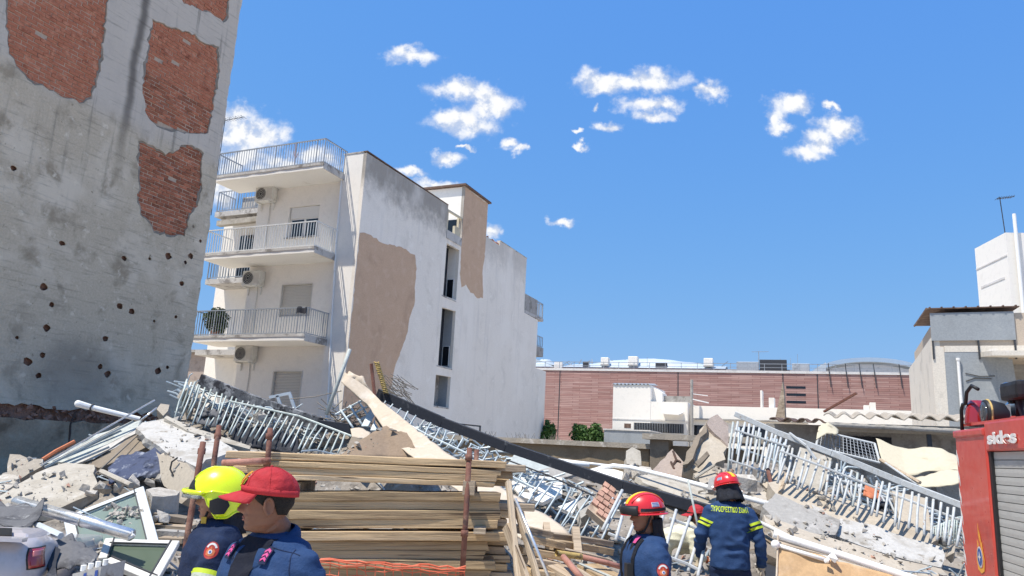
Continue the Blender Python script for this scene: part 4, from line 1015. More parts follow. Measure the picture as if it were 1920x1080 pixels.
cr_ = MB().tube([at(333,858,9.98), at(322,866,9.98), at(319,880,9.98), at(325,892,9.96)], .012, 5)
solo('hanging_cable', cr_, MATS['cable'], 'thin black cable curling over the shaded beige panel', 'cable')
ribbon('crumpled_cloth', [(202,872,10.5),(240,852,10.7),(300,838,10.7)], [(205,905,10.2),(250,898,10.2),(305,890,10.2)], 'fabric_blue', 'dark blue and white crumpled cloth under the brown slab underside', 'cloth', amp=.12, sc=5)
wp = thing('white_pole', 'white pole with a capped end lying against the bare wall', 'pole', at(205, 772, 12.2))
part('tube', MB().tube([at(147,757,12.0), at(172,764,12.1), at(262,786,12.4)], [.055, .045, .04], 10), MATS['pipe_white'], wp)
part('cap', MB().ell(at(146,757,12.0), (.05, .05, .055)), MATS['pipe_white'], wp)
part('clip', MB().tube([at(172,764,12.1), at(174,764.5,12.1)], .06, 10), MATS['dark_metal'], wp)
rod('thin_rod', [(180,888,10.3),(262,812,11.2)], .012, 'twig', 'thin straight rod leaning across the brown slab underside', 'rod')
rod('grey_rod', [(264,788,12.2),(294,765,12.4)], .018, 'aluminium', 'short grey rod joining the metal strips to the left railing', 'rod')
slab('stone_lump', [(294,767,12.2),(300,757,12.3),(318,758,12.3),(316,770,12.2),(306,780,12.1)], .3, 'concrete_beige', 'rough concrete lump left of the first railing bars', 'block', seed=12)
rod('white_batten', [(190,884,10.2),(246,910,9.6)], .035, 'slab_cream', 'short cream batten lying above the large glazed frame', 'batten', n=6)
# rubble lumps and a square block
slab('squared_block', [(275,918,9.2),(300,913,9.5),(337,921,9.5),(330,928,9.2),(306,931,9.0),(286,930,9.0)], .38, 'rubble_pale', 'pale squared concrete block right of the large glazed frame', 'block', seed=13, dirv=(0,.15,-1))
Lg = 'loose concrete lumps above the glazed frames'
for i, (px, py, Y, r, lb) in enumerate([(196,915,9.8,.13,'buff concrete lump directly above the left slope of the glazed frame'),(222,912,9.9,.10,'small buff lump midway along the top of the glazed frame'),(250,904,10.0,.12,'pale lump close to the top corner of the glazed frame'),
        (283,905,10.0,.13,'pale lump right of the top corner of the glazed frame'),(300,897,10.1,.08,'small grey lump above the squared concrete block'),(304,970,8.8,.11,'pinkish lump below the squared concrete block'),
        (292,972,8.7,.08,'little pale lump right beside the slanting side of the glazed frame'),(170,925,9.5,.10,'buff lump at the edge of the cream plaster slab'),(160,915,9.6,.07,'small lump on the broken edge of the cream plaster slab')]):
    mb = MB().chunk(at(px, py, Y), r, 700 + i, pts=16)
    solo('concrete_lump', mb, MATS['rubble_pale'], lb, 'lump', Lg)
Lb = 'layered boards between the frames and the posts'
for i, (a, b, w_, mt_, lb) in enumerate([((296,985,8.9),(358,990,8.9),.05,'wood_weathered','grey flat board in the layers right of the glazed frame, topmost'),((298,998,8.7),(360,1002,8.7),.07,'slab_grey','grey slab strip in the layers right of the glazed frame'),
        ((305,1010,8.5),(352,1012,8.5),.05,'wood_weathered','brown board in the layers right of the glazed frame, lowest'),((290,965,9),(350,975,9.1),.06,'soffit_brown','brown strip just below the squared concrete block')]):
    solo('flat_board', MB().beam(at(*a), at(*b), .3, w_), MATS[mt_], lb, 'board', Lb)
# two glazed window sashes
def sash(name, label, q4, fw_, th, fm, gm):
    P, n, c = plane_pts(q4); t_ = thing(name, label, 'window', min(P, key=lambda p: p.z))
    for i in range(4):
        a, b = P[i], P[(i + 1) % 4]; d = (b - a).normalized(); inn = (c - (a + b) / 2); inn = (inn - d * inn.dot(d)).normalized()
        off = 0 if i % 2 else fw_
        a2, b2 = a + d * off, b - d * off
        part('frame_bar', MB().prism([a2, b2, b2 + inn * fw_, a2 + inn * fw_] , -n * th), MATS[fm], t_, bevel=.006)
        part('glazing_bead', MB().beam(a2 + inn * (fw_ + .006) + n * .001, b2 + inn * (fw_ + .006) + n * .001, .012, .012, n), MATS['dark_metal'], t_)
    part('pane', MB().prism([p.lerp(c, .04) for p in P], -n * .006), MATS[gm], t_).location
    t_.children[-1].matrix_basis = Matrix.Translation(-n * th * .5) @ t_.children[-1].matrix_basis
    return t_
sash('window_sash', 'large aluminium framed glass sash propped in the rubble with grit on its pane', [(118,970,8.9),(269,911,9.3),(297,1012,8.2),(140,1078,7.8)], .10, .06, 'frame_alu', 'glass_green')
sash('window_sash', 'smaller cream framed sash with murky dark glass in front of the large one', [(197,1009,7.7),(337,1013,7.7),(292,1092,7.1),(184,1046,7.3)], .075, .06, 'frame_cream', 'glass_murky')
mb = MB()
for i in range(46):
    px, py = q.uniform(196, 268), q.uniform(950, 985); py += (px - 230) * .12
    mb.chunk(at(px, py, 8.62 + (985 - py) * .006), q.uniform(.02, .06), 4000 + i, pts=8)
part('glass_grit', mb, MATS['rubble_pale'], None, kind='stuff', label='crumbs of plaster lying on the pane of the large sash')
slab('plaster_piece', [(168,985,8.8),(195,962,9),(206,966,9),(190,1000,8.6),(172,1010,8.5)], .08, 'slab_white', 'white plaster piece lying behind the long aluminium tube', seed=15)
tb = thing('awning_tube', 'long shiny aluminium awning tube lying over the sashes', 'tube', at(140, 985, 7.6))
part('tube', MB().tube([at(30,940,7.8), at(246,1003,7.3)], .056, 16), MATS['aluminium'], tb, smooth=True)
part('groove', MB().beam(at(32,937,7.74), at(246,999.5,7.24), .012, .012), MATS['pipe_white'], tb)
for k, (px, py) in enumerate(((82,955.5),(156,977))): part('ring', MB().tube([at(px, py, 7.68 - .18 * k), at(px + 2, py + .6, 7.675 - .18 * k)], .061, 16), MATS['slab_grey'], tb)
for k, (dx, dy) in enumerate(((0,-3),(3,2),(-1,4))): part('end_lug', MB().chunk(at(246 + dx, 1003 + dy, 7.28), .03, 60 + k), MATS['pipe_white'], tb)
ribbon('grey_sheeting', [(-20,930,7.9),(30,955,7.6),(70,948,7.6),(84,938,7.6)], [(-20,975,7.1),(25,985,7.0),(50,992,6.9),(78,965,7.2)], 'fabric_grey', 'crumpled grey fabric draped behind the silver car', 'cloth', amp=.10, sc=4, nu=30, nv=16)
ribbon('grey_tarp', [(98,1012,7.0),(130,1005,7.1),(160,1022,7.0),(184,1040,6.9)], [(106,1066,6.6),(130,1060,6.6),(160,1062,6.6),(178,1050,6.7)], 'fabric_grey', 'crumpled grey tarpaulin in front of the murky sash', 'cloth', amp=.11, sc=6, nu=30, nv=16, seed=4)
slab('dark_board', [(80,1000,6.9),(112,1030,6.8),(108,1085,6.4),(84,1085,6.4)], .05, 'fabric_dark', 'dark board standing between the silver car and the grey tarpaulin', 'board', seed=17)
rod('black_bar', [(70,985,7.1),(114,1005,6.9)], .03, 'frame_alu', 'grey metal bar sticking out beside the silver car', 'bar', n=6)
slab('grey_wedge', [(0,950,8),(14,942,8.1),(32,975,7.6),(20,975,7.6)], .05, 'slab_grey', 'grey triangular shard standing behind the grey fabric at the left edge', seed=18)
cb = thing('crate', 'pale crate with blue lettered stripes at the bottom edge', 'crate', at(163, 1085, 6.3))
P0 = [at(136,1076,6.3), at(190,1062,6.3)]
part('side', MB().prism([P0[0], P0[1], P0[1] - V((0,0,.3)), P0[0] - V((0,0,.3))], V((.02,.35,0))), MATS['slab_white'], cb)
for k in range(4):
    p = P0[0].lerp(P0[1], .12 + k * .26); part('cap', MB().tube([p + V((0,.1,0)), p + V((0,.1,.045))], .022, 8), MATS['pipe_white'], cb)
for k in range(3):
    a = P0[0].lerp(P0[1], .42 + .2 * k); b = P0[0].lerp(P0[1], .52 + .2 * k); dn = V((0, -.004, -.02 - .035 * (k == 1)))
    part('blue_mark', MB().prism([a + dn, b + dn, b + dn - V((0,0,.16)), a + dn - V((0,0,.16))], V((0,-.004,0))), MATS['tile_blue'], cb)

# ---- railings
def fallen_railing(name, label, tops, bots, n, r, mt, rails, jit=.25, seed=1, skip=(), bent=0):
    T, B = [at(*p) for p in tops], [at(*p) for p in bots]; q = random.Random(seed)
    t_ = thing(name, label, 'railing', (B[0] + B[-1]) / 2)
    for i in range(n):
        if i in skip: continue
        t = i / (n - 1); a, b = poly_at(T, t), poly_at(B, t); d = b - a
        a = a - d * q.uniform(-.04, .06); b = b + d * q.uniform(-jit, jit) * .35
        a = a + (T[-1] - T[0]).normalized() * q.uniform(-.022, .022); b = b + V((q.uniform(-.03, .03), q.uniform(-.04, .04), 0))
        k = bent * (3.5 if q.random() < .12 else 1) + .0015
        mid = a.lerp(b, .5) + V((q.uniform(-1, 1), q.uniform(-1, 1), q.uniform(-1, 1))) * k
        part('bar', MB().tube([a, a.lerp(mid, .6), mid, mid.lerp(b, .5), b], r, 8), MATS[mt if q.random() > .14 else 'strip_grey'], t_, smooth=True)
    for (nm, pts, w_, h_, m_) in rails:
        P = [at(*p) for p in pts]; mb = MB()
        for a, b in zip(P, P[1:]): mb.beam(a, b, w_, h_)
        part(nm, mb, MATS[m_], t_, bevel=.006)
    return t_
RG = 'fallen balcony railings'
r1 = fallen_railing('fallen_railing', 'grey green fallen railing with a scorched handrail at the foot of the white block', [(352,716,13),(400,735,12.9),(500,768,12.5),(648,816,11.9)], [(326,786,12.6),(380,797,12.5),(470,826,12),(634,850,11.6)], 29, .0145, 'bar_green',
   [('handrail', [(376,713,13.1),(470,752,12.8)], .10, .22, 'rail_burnt'), ('handrail', [(470,752,12.8),(600,796,12.3)], .11, .22, 'rail_burnt'), ('handrail', [(600,798,12.3),(664,806,12.1)], .12, .18, 'rail_black'), ('top_bar', [(430,752,12.7),(560,780,12.3),(660,818,11.9)], .035, .03, 'bar_green'), ('stay', [(496,762,12.6),(508,783,12.4)], .1, .05, 'rail_black')], seed=3, bent=.012)
fallen_railing('railing_fragment', 'leaning cluster of pale railing bars at the left end of the scorched railing', [(352,712,13.1),(364,716,13.05),(373,720,13)], [(330,775,12.9),(340,775,12.9),(350,778,12.9)], 4, .018, 'bar_green', [], seed=9)
r2 = fallen_railing('fallen_railing', 'fallen railing hanging below the long black rail in the middle of the heap', [(722,752,12.4),(800,790,12),(900,838,11.4),(985,880,11),(1060,912,10.6),(1120,930,10.2),(1165,936,9.9)], [(712,772,12.3),(790,818,11.8),(890,868,11.2),(955,932,10.7),(1018,975,10.3),(1078,1003,9.9),(1128,1018,9.6)], 28, .0135, 'bar_blue',
   [('handrail', [(708,738,12.5),(830,792,12)], .07, .17, 'rail_black'), ('handrail', [(830,792,12),(950,838,11.3)], .07, .15, 'rail_black'), ('handrail', [(950,838,11.3),(1170,912,10.1),(1345,962,9.2)], .07, .14, 'rail_black'),
    ('lower_bar', [(716,768,12.3),(800,815,11.8),(900,862,11.2),(1000,915,10.6)], .03, .03, 'bar_blue'), ('mid_bar', [(950,862,11.1),(1030,892,10.8),(1115,930,10.2)], .02, .02, 'rail_black')], seed=5, bent=.01)
fallen_railing('fallen_railing', 'steep railing piece behind the profile helmeted firefighter', [(1166,918,8.4),(1176,945,8.3),(1200,965,8.3),(1268,961,8.4),(1285,968,8.4),(1312,985,8.3),(1328,1010,8.2)], [(1132,1000,7.9),(1150,1020,7.8),(1176,1040,7.8),(1240,1045,7.9),(1258,1052,7.9),(1290,1070,7.8),(1302,1085,7.7)], 9, .017, 'bar_white',
   [('lower_bar', [(1140,1000,7.95),(1190,1020,7.9),(1290,1058,7.85),(1316,1072,7.8)], .035, .03, 'bar_white'), ('upper_bar', [(1255,972,8.35),(1330,1000,8.3)], .03, .03, 'bar_white')], seed=7)
fallen_railing('bent_railing_piece', 'small bent blue grey railing piece under the raised canvas tip', [(640,768,12.3),(690,745,12.6)], [(660,800,12.0),(712,790,12.2)], 4, .018, 'bar_blue',
   [('bar_long', [(628,778,12.3),(690,745,12.5)], .035, .035, 'bar_blue'), ('bar_long', [(640,788,12.2),(708,752,12.4)], .035, .035, 'bar_blue'), ('bar_long', [(672,790,12.1),(712,768,12.3)], .04, .04, 'bar_blue'), ('wide_bar', [(684,800,11.9),(704,762,12.2)], .12, .03, 'bar_blue'), ('wide_bar', [(700,808,11.8),(712,780,12.1)], .10, .03, 'bar_blue')], seed=8)
r3 = fallen_railing('fallen_railing', 'long white fallen balcony railing on the right beside the fire truck', [(1478,835,10.87),(1560,868,10.57),(1640,898,10.27),(1700,920,10.07),(1806,962,9.67)], [(1458,905,10.57),(1545,930,10.27),(1625,968,9.97),(1700,992,9.77),(1800,1030,9.47)], 27, .0165, 'bar_white',
   [('handrail', [(1378,776,11.27),(1460,812,10.97)], .07, .075, 'bar_white'), ('handrail', [(1460,812,10.97),(1560,850,10.57)], .075, .08, 'bar_white'), ('handrail', [(1560,850,10.57),(1690,904,10.17)], .075, .085, 'bar_white'), ('handrail', [(1690,904,10.17),(1815,952,9.67)], .075, .08, 'bar_white'),
    ('lower_bar', [(1462,845,10.77),(1540,874,10.47),(1650,918,10.17),(1800,975,9.67)], .03, .03, 'bar_white'), ('stay', [(1480,812,10.87),(1512,836,10.67),(1530,862,10.57)], .035, .035, 'bar_white')], seed=11, bent=.006, skip=(13,))
fallen_railing('fallen_railing', 'dense double row of white railing bars below the left end of the white handrail', [(1374,790,11.9),(1420,800,11.8),(1478,822,11.6)], [(1362,880,11.5),(1400,895,11.4),(1452,905,11.3)], 11, .018, 'bar_white', [('lower_bar', [(1366,862,11.5),(1450,890,11.3)], .035, .03, 'bar_white'), ('upper_bar', [(1378,806,11.8),(1478,838,11.5)], .03, .03, 'bar_white')], seed=13, bent=.02)
fallen_railing('fallen_railing', 'grey railing bars crowded behind the dense white row', [(1385,800,12.4),(1470,830,12.2)], [(1378,850,12.2),(1460,890,12)], 9, .018, 'bar_blue', [('lower_bar', [(1380,838,12.3),(1465,868,12.1)], .03, .03, 'bar_blue')], seed=14, bent=.03)
fallen_railing('fallen_railing', 'second white railing folded behind the long one near the truck', [(1545,885,12),(1600,905,11.8),(1720,950,11.2)], [(1555,915,11.8),(1620,950,11.5),(1740,985,11)], 14, .016, 'bar_white', [('lower_bar', [(1548,890,11.9),(1640,925,11.6),(1750,965,11.1)], .03, .03, 'bar_white')], seed=15, bent=.03)
# ---- canvas
cv = ribbon('canvas_awning', [(648,700,12.2),(700,738,12.0),(760,790,11.2),(840,850,10.0),(930,905,8.8),(1010,960,7.8),(1070,1000,7.2)], [(640,716,12.1),(690,758,11.9),(726,815,11.0),(775,860,9.9),(850,915,8.7),(915,965,7.7),(985,1015,7.1)], 'canvas_cream', 'long cream canvas awning running diagonally down the heap under the plank stack', 'awning', nu=60, nv=14, amp=.07, sc=2.2, seed=2)
ribbon('canvas_flap', [(655,698,12.3),(680,705,12.2),(700,742,12.1)], [(640,718,12.2),(660,735,12.1),(692,765,12.0)], 'canvas_cream', 'raised cream canvas tip beside the grey leaning pole', 'awning', nu=16, nv=8, amp=.06, sc=5)
slab('awning_shade_side', [(700,748,12.0),(712,756,11.9),(740,800,11.5),(752,822,11.2),(720,812,11.3),(704,790,11.6)], .02, 'canvas_brown', 'underside of the cream awning with its shade painted brown', 'awning', seed=21, jag=.01)  # the cream cloth's shaded side, its shade put into a brown colour
ribbon('brown_tarp', [(640,852,10.2),(690,815,10.6),(725,797,10.8),(765,815,10.5),(790,858,10.1)], [(640,858,10.1),(690,856,10.2),(725,857,10.3),(765,858,10.2),(790,862,10)], 'canvas_brown', 'brown tarpaulin peaked like a tent above the stacked planks', 'tarpaulin', nu=30, nv=10, amp=.06, sc=4)
ribbon('pink_canvas_piece', [(657,806,11.2),(675,802,11.3),(695,812,11.2)], [(660,820,11),(678,822,11),(690,826,11)], 'canvas_cream', 'small folded pinkish canvas piece left of the brown peaked tarpaulin', 'canvas', nu=12, nv=6, amp=.04, sc=7)
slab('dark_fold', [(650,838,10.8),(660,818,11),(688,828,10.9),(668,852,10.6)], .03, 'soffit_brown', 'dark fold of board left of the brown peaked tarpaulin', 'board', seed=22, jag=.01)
rod('grey_pole', [(656,655,12.6),(640,700,12.5),(612,777,12.3)], .032, 'strip_grey', 'grey pole leaning beside the raised canvas tip', 'pole')
rod('rusty_post', [(696,682,12.3),(698,700,12.3),(703,745,12.2)], .03, 'rust_brown', 'short rusty post standing above the raised canvas', 'post', n=6)
ro = MB(); 
for k in (0, math.pi):
    pts = []
    for i in range(60):
        c = at(lerp(706, 724, i / 59), lerp(679, 738, i / 59), 12.3); a = i * .75 + k; pts.append(c + V((math.cos(a) * .035, math.sin(a) * .035, 0)))
    ro.tube(pts, .014, 5)
solo('twisted_rope', ro, MATS['rope_yellow'], 'yellow brown twisted rope rising next to the rusty post', 'rope', smooth=True)
rod('sagging_cable', [(545,748,13),(590,744,12.8),(640,733,12.5)], .008, 'twig', 'thin pale cable strung from the grey pole to the white block', 'cable', n=5)
mb = MB()
for i in range(60):
    a = at(q.uniform(620, 680), q.uniform(765, 800), 12.5); mb.tube([a, a + V((q.uniform(-.3, .3), q.uniform(-.2, .2), q.uniform(-.05, .2)))], .008, 4)
for i in range(40):
    a = at(q.uniform(715, 760), q.uniform(700, 740), 12.9); mb.tube([a, a + V((q.uniform(.1, .35), 0, q.uniform(-.25, -.05)))], .006, 4)
part('twig_tangle', mb, MATS['twig'], None, kind='stuff', label='tangle of dry twigs and wire around the canvas tip')
# chair-like frame before the lowest windows
ch = MB(); ch.beam(at(505,745,13.6), at(545,737,13.6), .04, .05); ch.beam(at(543,738,13.6), at(552,765,13.6), .04, .05); ch.beam(at(520,742,13.6), at(526,760,13.6), .04, .05)
solo('bent_trestle', ch, MATS['frame_alu'], 'bent grey metal frame sticking up behind the scorched handrail', 'frame')
# heaped bent bars behind the left and middle railings
mb = MB()
for (x0, y0, x1, y1, Y, n) in ((345,735,480,790,12.9,90), (480,780,650,840,12.3,80), (760,800,980,880,12,110), (960,890,1120,965,10.8,90), (1560,890,1720,960,11.6,90), (1700,960,1800,1030,10.9,40)):
    for i in range(n):
        px, py = q.uniform(x0, x1), 0; t = (px - x0) / (x1 - x0); py = lerp(y0, y1, t) + q.uniform(-18, 34)
        a = at(px, py, Y + .25 + q.uniform(0, .35)); b = a + V((q.uniform(-.45, .45), q.uniform(-.1, .1), q.uniform(-.22, .22)))
        mb.tube([a, a.lerp(b, .5) + V((0, 0, q.uniform(-.06, .08))), b], q.uniform(.009, .02), 5)
part('tangled_bars', mb, MATS['bar_blue'], None, kind='stuff', label='tangled pale bars and wire behind the fallen railings')
mb = MB()
for (x0, y0, x1, y1, Y, n) in ((340,750,480,800,12.7,60), (480,795,650,850,12,70), (960,890,1130,960,11,45), (1580,890,1720,960,11.8,30)):
    for i in range(n):
        px = q.uniform(x0, x1); py = lerp(y0, y1, (px - x0) / (x1 - x0)) + q.uniform(-18, 30)
        mb.chunk(at(px, py, Y + .35), q.uniform(.05, .16), 5000 + i + int(x0), pts=9)
part('pale_debris', mb, MATS['rubble_pale'], None, kind='stuff', label='pale debris filling the space behind the fallen railings')
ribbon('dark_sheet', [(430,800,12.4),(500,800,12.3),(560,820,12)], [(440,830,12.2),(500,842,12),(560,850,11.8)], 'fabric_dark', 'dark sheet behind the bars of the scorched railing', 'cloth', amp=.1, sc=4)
ribbon('dark_net', [(372,762,12.8),(420,770,12.6),(455,790,12.5)], [(365,790,12.6),(410,800,12.5),(440,815,12.4)], 'fabric_grey', 'grey green netting behind the first bars of the scorched railing', 'net', amp=.16, sc=6)

# ---- middle: white sheets, pipes, broken masonry
slab('white_board', [(955,905,11.1),(985,890,11.3),(1056,896,11.3),(1054,926,11.0),(1018,942,10.8),(980,932,10.8)], .05, 'paint_white', 'bright white panel lying behind the long railing bars', 'panel', seed=31, jag=.01)
slab('white_board', [(1108,882,12),(1130,872,12.2),(1168,885,12),(1165,906,11.7),(1130,900,11.7)], .05, 'paint_white', 'white panel lying above the black rail near the helmeted profile', 'panel', seed=32, jag=.015)
slab('white_board', [(1046,950,10.4),(1084,935,10.6),(1074,963,10.3)], .05, 'paint_white', 'small white triangular panel low behind the railing bars', 'panel', seed=33, jag=.01)
slab('grey_board', [(1000,885,11.6),(1060,868,12),(1095,885,11.7),(1050,897,11.5)], .04, 'slab_grey', 'flat grey panel between the white panel and the black rail', 'panel', seed=34, jag=.01)
slab('glass_sheet', [(964,852,12.2),(1020,862,12.2),(1040,885,11.8),(990,895,11.6),(950,880,11.8)], .03, 'strip_grey', 'grey wired sheet lying behind the plank ends', 'sheet', seed=35)
slab('grey_post_piece', [(1082,940,10.3),(1098,930,10.4),(1110,958,10.1),(1090,972,10.0)], .15, 'slab_grey', 'grey concrete stub left of the pink brick fragment', 'block', seed=36)
rod('white_pipe', [(985,867,12.8),(1040,866,12.8),(1105,872,12.6)], .035, 'pipe_white', 'white pipe lying behind the black rail', 'pipe')
rod('long_pipe', [(1105,884,12.1),(1150,873,12.1),(1184,877,12),(1262,896,11.4),(1333,915,10.9),(1440,945,10.2)], .035, 'pipe_white', 'long white pipe crossing the heap above the helmeted profile', 'pipe')
rod('thin_tube', [(1047,862,13),(1180,878,12.6)], .022, 'pipe_white', 'thin white tube just below the boundary wall', 'tube')
bf = thing('brick_fragment', 'fallen pink brick wall fragment leaning behind the railing bars', 'wall fragment', at(1130, 960, 9.9))
P, n_, c_ = plane_pts([(1134,902,10.2),(1170,928,10.1),(1136,978,9.7),(1103,950,9.8)])
e1, e2 = P[1] - P[0], P[3] - P[0]
part('mortar_bed', MB().prism([p - n_ * .03 for p in P], -n_ * .1), MATS['mortar'], bf)
for i in range(6):
    for j in range(3):
        if (i, j) in ((0, 2), (5, 0)): continue
        u0, v0 = (j + .04 + .3 * (i % 2)) / 3.3, (i + .08) / 6; u1, v1 = u0 + .27, v0 + .13
        pp = [P[0] + e1 * a + e2 * b for a, b in ((u0, v0), (u1, v0), (u1, v1), (u0, v1))]
        part('brick', MB().prism([p + n_ * q.uniform(.0, .015) for p in pp], -n_ * .05), MATS['brick_pink'], bf)
slab('block_stack', [(1173,845,14.5),(1186,839,14.6),(1200,846,14.5),(1202,872,14.3),(1175,870,14.3)], .3, 'slab_cream', 'white layered block standing before the boundary wall', 'block', seed=37)
Lm = 'pale lumps below the layered white block'
for i, (px, py, Y, r, lb) in enumerate([(1180,884,13,.16,'pale lump under the layered white block'),(1196,892,12.6,.14,'rounded pale lump right under the layered block'),(1210,880,12.8,.12,'small pale lump beside the layered block'),(1172,898,12.4,.12,'pale lump touching the white panel above the black rail'),(1395,905,11.2,.2,'grey lump behind the rear view firefighter'),(940,838,15,.16,'white lump on the black rail before the boundary wall')]):
    solo('concrete_lump', MB().chunk(at(px, py, Y), r, 760 + i, pts=18), MATS['rubble_pale'], lb, 'lump', Lm)
slab('flat_slab', [(1192,893,12),(1225,885,12.2),(1300,905,11.8),(1345,930,11.2),(1340,950,10.8),(1260,925,11.2),(1205,905,11.6)], .16, 'slab_cream', 'pale flat slab strip above the red helmet under the long pipe', seed=38)
slab('triangular_slab', [(1224,880,12.8),(1262,842,13.2),(1266,848,13.1),(1300,888,12.6),(1312,905,12.3),(1250,900,12.4)], .2, 'stucco_pink', 'cracked triangular stucco slab above the long pipe', seed=39)
for k, pts in enumerate((((1262,846,13.1),(1268,862,12.9),(1262,872,12.8)), ((1268,862,12.9),(1276,866,12.85)), ((1258,866,12.85),(1264,880,12.7)))):
    rod('slab_crack', pts, .02, 'hole_dark', 'dark crack line %s on the triangular stucco slab' % ('running down the middle', 'branching to the right', 'near the bottom')[k], 'crack', n=5)
tb_ = thing('tilted_block', 'big tilted chunk of building with a stucco face and brown broken side', 'block', at(1310, 880, 12.2))
part('brown_side', slab_mb([(1283,868,12.3),(1302,828,12.6),(1325,793,12.9),(1362,838,12.5),(1358,862,12.3),(1322,890,12.0)], .5, jag=.05, seed=40), MATS['soffit_beige'], tb_)
part('stucco_face', slab_mb([(1324,792,12.86),(1345,777,13.1),(1366,798,12.95),(1364,836,12.45)], .25, jag=.03, seed=41), MATS['stucco_pink'], tb_)
part('dark_edge', slab_mb([(1278,872,12.1),(1298,826,12.5),(1322,795,12.82),(1326,802,12.75),(1308,832,12.4),(1290,870,12.05)], .12, jag=.04, seed=42), MATS['soffit_brown'], tb_)
part('rebate', slab_mb([(1304,866,12.0),(1326,846,12.2),(1330,852,12.15),(1310,874,11.95)], .05, jag=.02, seed=43), MATS['soffit_brown'], tb_)
slab('grey_brown_slab', [(1300,888,12),(1340,872,12.2),(1362,880,12),(1345,900,11.7),(1316,908,11.6)], .15, 'concrete_beige', 'beige slab piece under the big tilted chunk', seed=44)
rod('thin_batten', [(1303,896,11.8),(1340,872,11.9)], .022, 'slab_cream', 'thin pale batten leaning on the big tilted chunk', 'batten', n=6)

# ---- right: folded floor slabs
slab('folded_slab', [(1440,905,10.9),(1480,896,11.0),(1545,922,10.7),(1640,955,10.4),(1712,982,10.1),(1765,1008,9.9),(1740,1024,9.75),(1690,1014,9.8),(1600,992,9.95),(1520,958,10.25),(1460,932,10.5)], .22, 'soffit_beige', 'beige curved edge of the upper floor slab under the long white railing', seed=45, jag=.012)
slab('folded_slab', [(1478,905,11.8),(1500,838,12),(1560,860,11.8),(1540,920,11.4)], .1, 'slab_cream', 'cream wall panel standing behind the left bars of the long railing', seed=46, jag=.01)
slab('folded_slab', [(1672,920,11.3),(1740,935,11),(1745,995,10.7),(1690,985,10.8)], .1, 'soffit_beige', 'beige wall panel behind the bars where one bar is missing', seed=47, jag=.01)
slab('folded_slab', [(1562,995,9.8),(1575,972,10.1),(1640,985,10),(1700,1008,9.8),(1765,1025,9.6),(1772,1040,9.5),(1764,1064,9.3),(1700,1050,9.4),(1640,1032,9.5),(1566,1004,9.7)], .3, 'slab_white', 'white lit edge of the lower floor slab with toothed bar shadows', seed=48, jag=.012)
slab('folded_slab', [(1455,925,10.4),(1500,945,10.2),(1575,975,9.9),(1566,1003,9.6),(1520,1000,9.6),(1450,975,9.8),(1430,950,10.1)], .25, 'slab_grey', 'grey broken part of the lower floor slab left of its white edge', seed=49, jag=.02)
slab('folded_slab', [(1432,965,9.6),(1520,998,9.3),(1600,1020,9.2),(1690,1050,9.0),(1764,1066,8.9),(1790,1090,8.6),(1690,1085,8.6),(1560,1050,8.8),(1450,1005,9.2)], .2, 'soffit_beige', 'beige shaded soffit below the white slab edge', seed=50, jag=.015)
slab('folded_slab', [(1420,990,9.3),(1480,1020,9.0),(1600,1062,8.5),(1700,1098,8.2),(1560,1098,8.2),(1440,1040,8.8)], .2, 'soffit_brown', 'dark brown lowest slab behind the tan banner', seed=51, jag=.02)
slab('rubble_ledge', [(1408,930,11.2),(1470,905,11.6),(1500,915,11.4),(1585,965,10.6),(1560,975,10.3),(1490,955,10.5),(1430,945,10.8)], .2, 'rubble_pale', 'ledge of pale crushed rubble between the railing and the grey slab', 'ledge', seed=52, jag=.05)
slab('beige_board', [(1424,902,11.4),(1446,880,11.6),(1470,885,11.5),(1465,908,11.2),(1436,915,11.2)], .06, 'soffit_beige', 'beige flat panel propped under the dense white bars', 'panel', seed=53, jag=.008)
rod('wood_stake', [(1440,880,11.3),(1452,938,10.8)], .03, 'rust_brown', 'short brown stake standing in front of the railing', 'stake', n=6)
rod('wood_stake', [(1462,925,10.6),(1478,882,11.2)], .028, 'wood_weathered', 'short weathered stake leaning beside the railing bars', 'stake', n=6)
slab('white_shard', [(1508,935,10.6),(1516,932,10.6),(1545,958,10.3),(1572,980,10),(1566,984,9.9),(1535,965,10.1)], .06, 'slab_white', 'jagged white shard slanting across the slab break', 'shard', seed=54, jag=.03)
Lr = 'lumps along the rubble ledge'
for i, (px, py, Y, r, m_, lb) in enumerate([(1462,918,11.2,.14,'rubble_pale','pale lump at the left of the rubble ledge'),(1485,905,11.3,.16,'concrete_beige','tan lump under the left bars of the long railing'),(1490,930,10.9,.12,'rubble_pale','round pale lump in the middle of the rubble ledge'),(1505,950,10.6,.10,'slab_grey','grey lump beside the white shard'),
        (1478,958,10.3,.11,'slab_grey','dark grey lump on the grey broken slab'),(1525,968,10.2,.10,'brick_pink','reddish brick lump beside the white shard'),(1540,978,10.1,.08,'brick_pink','small reddish lump at the slab break'),(1770,1015,9.9,.13,'slab_grey','grey lump at the right end of the white slab edge'),(1782,1040,9.6,.12,'concrete_beige','tan lump between the slab end and the truck')]):
    solo('concrete_lump', MB().chunk(at(px, py, Y), r, 800 + i, pts=16), MATS[m_], lb, 'lump', Lr)
ribbon('black_clothes', [(1636,935,10.5),(1650,940,10.45),(1664,938,10.4)], [(1640,985,10.3),(1652,992,10.25),(1660,1005,10.2)], 'fabric_dark', 'black clothes hanging through the bars of the long white railing', 'clothes', amp=.09, sc=8, nu=16, nv=16)
ribbon('orange_cloth', [(1622,908,11.3),(1650,915,11.2)], [(1618,930,11.1),(1652,938,11.1)], 'strip_orange', 'orange rag behind the bars of the long white railing', 'cloth', amp=.07, sc=6, nu=12, nv=8)
fr_ = thing('mesh_fence_panel', 'wire mesh fence panel leaning before the shed', 'fence', at(1590, 870, 13.5))
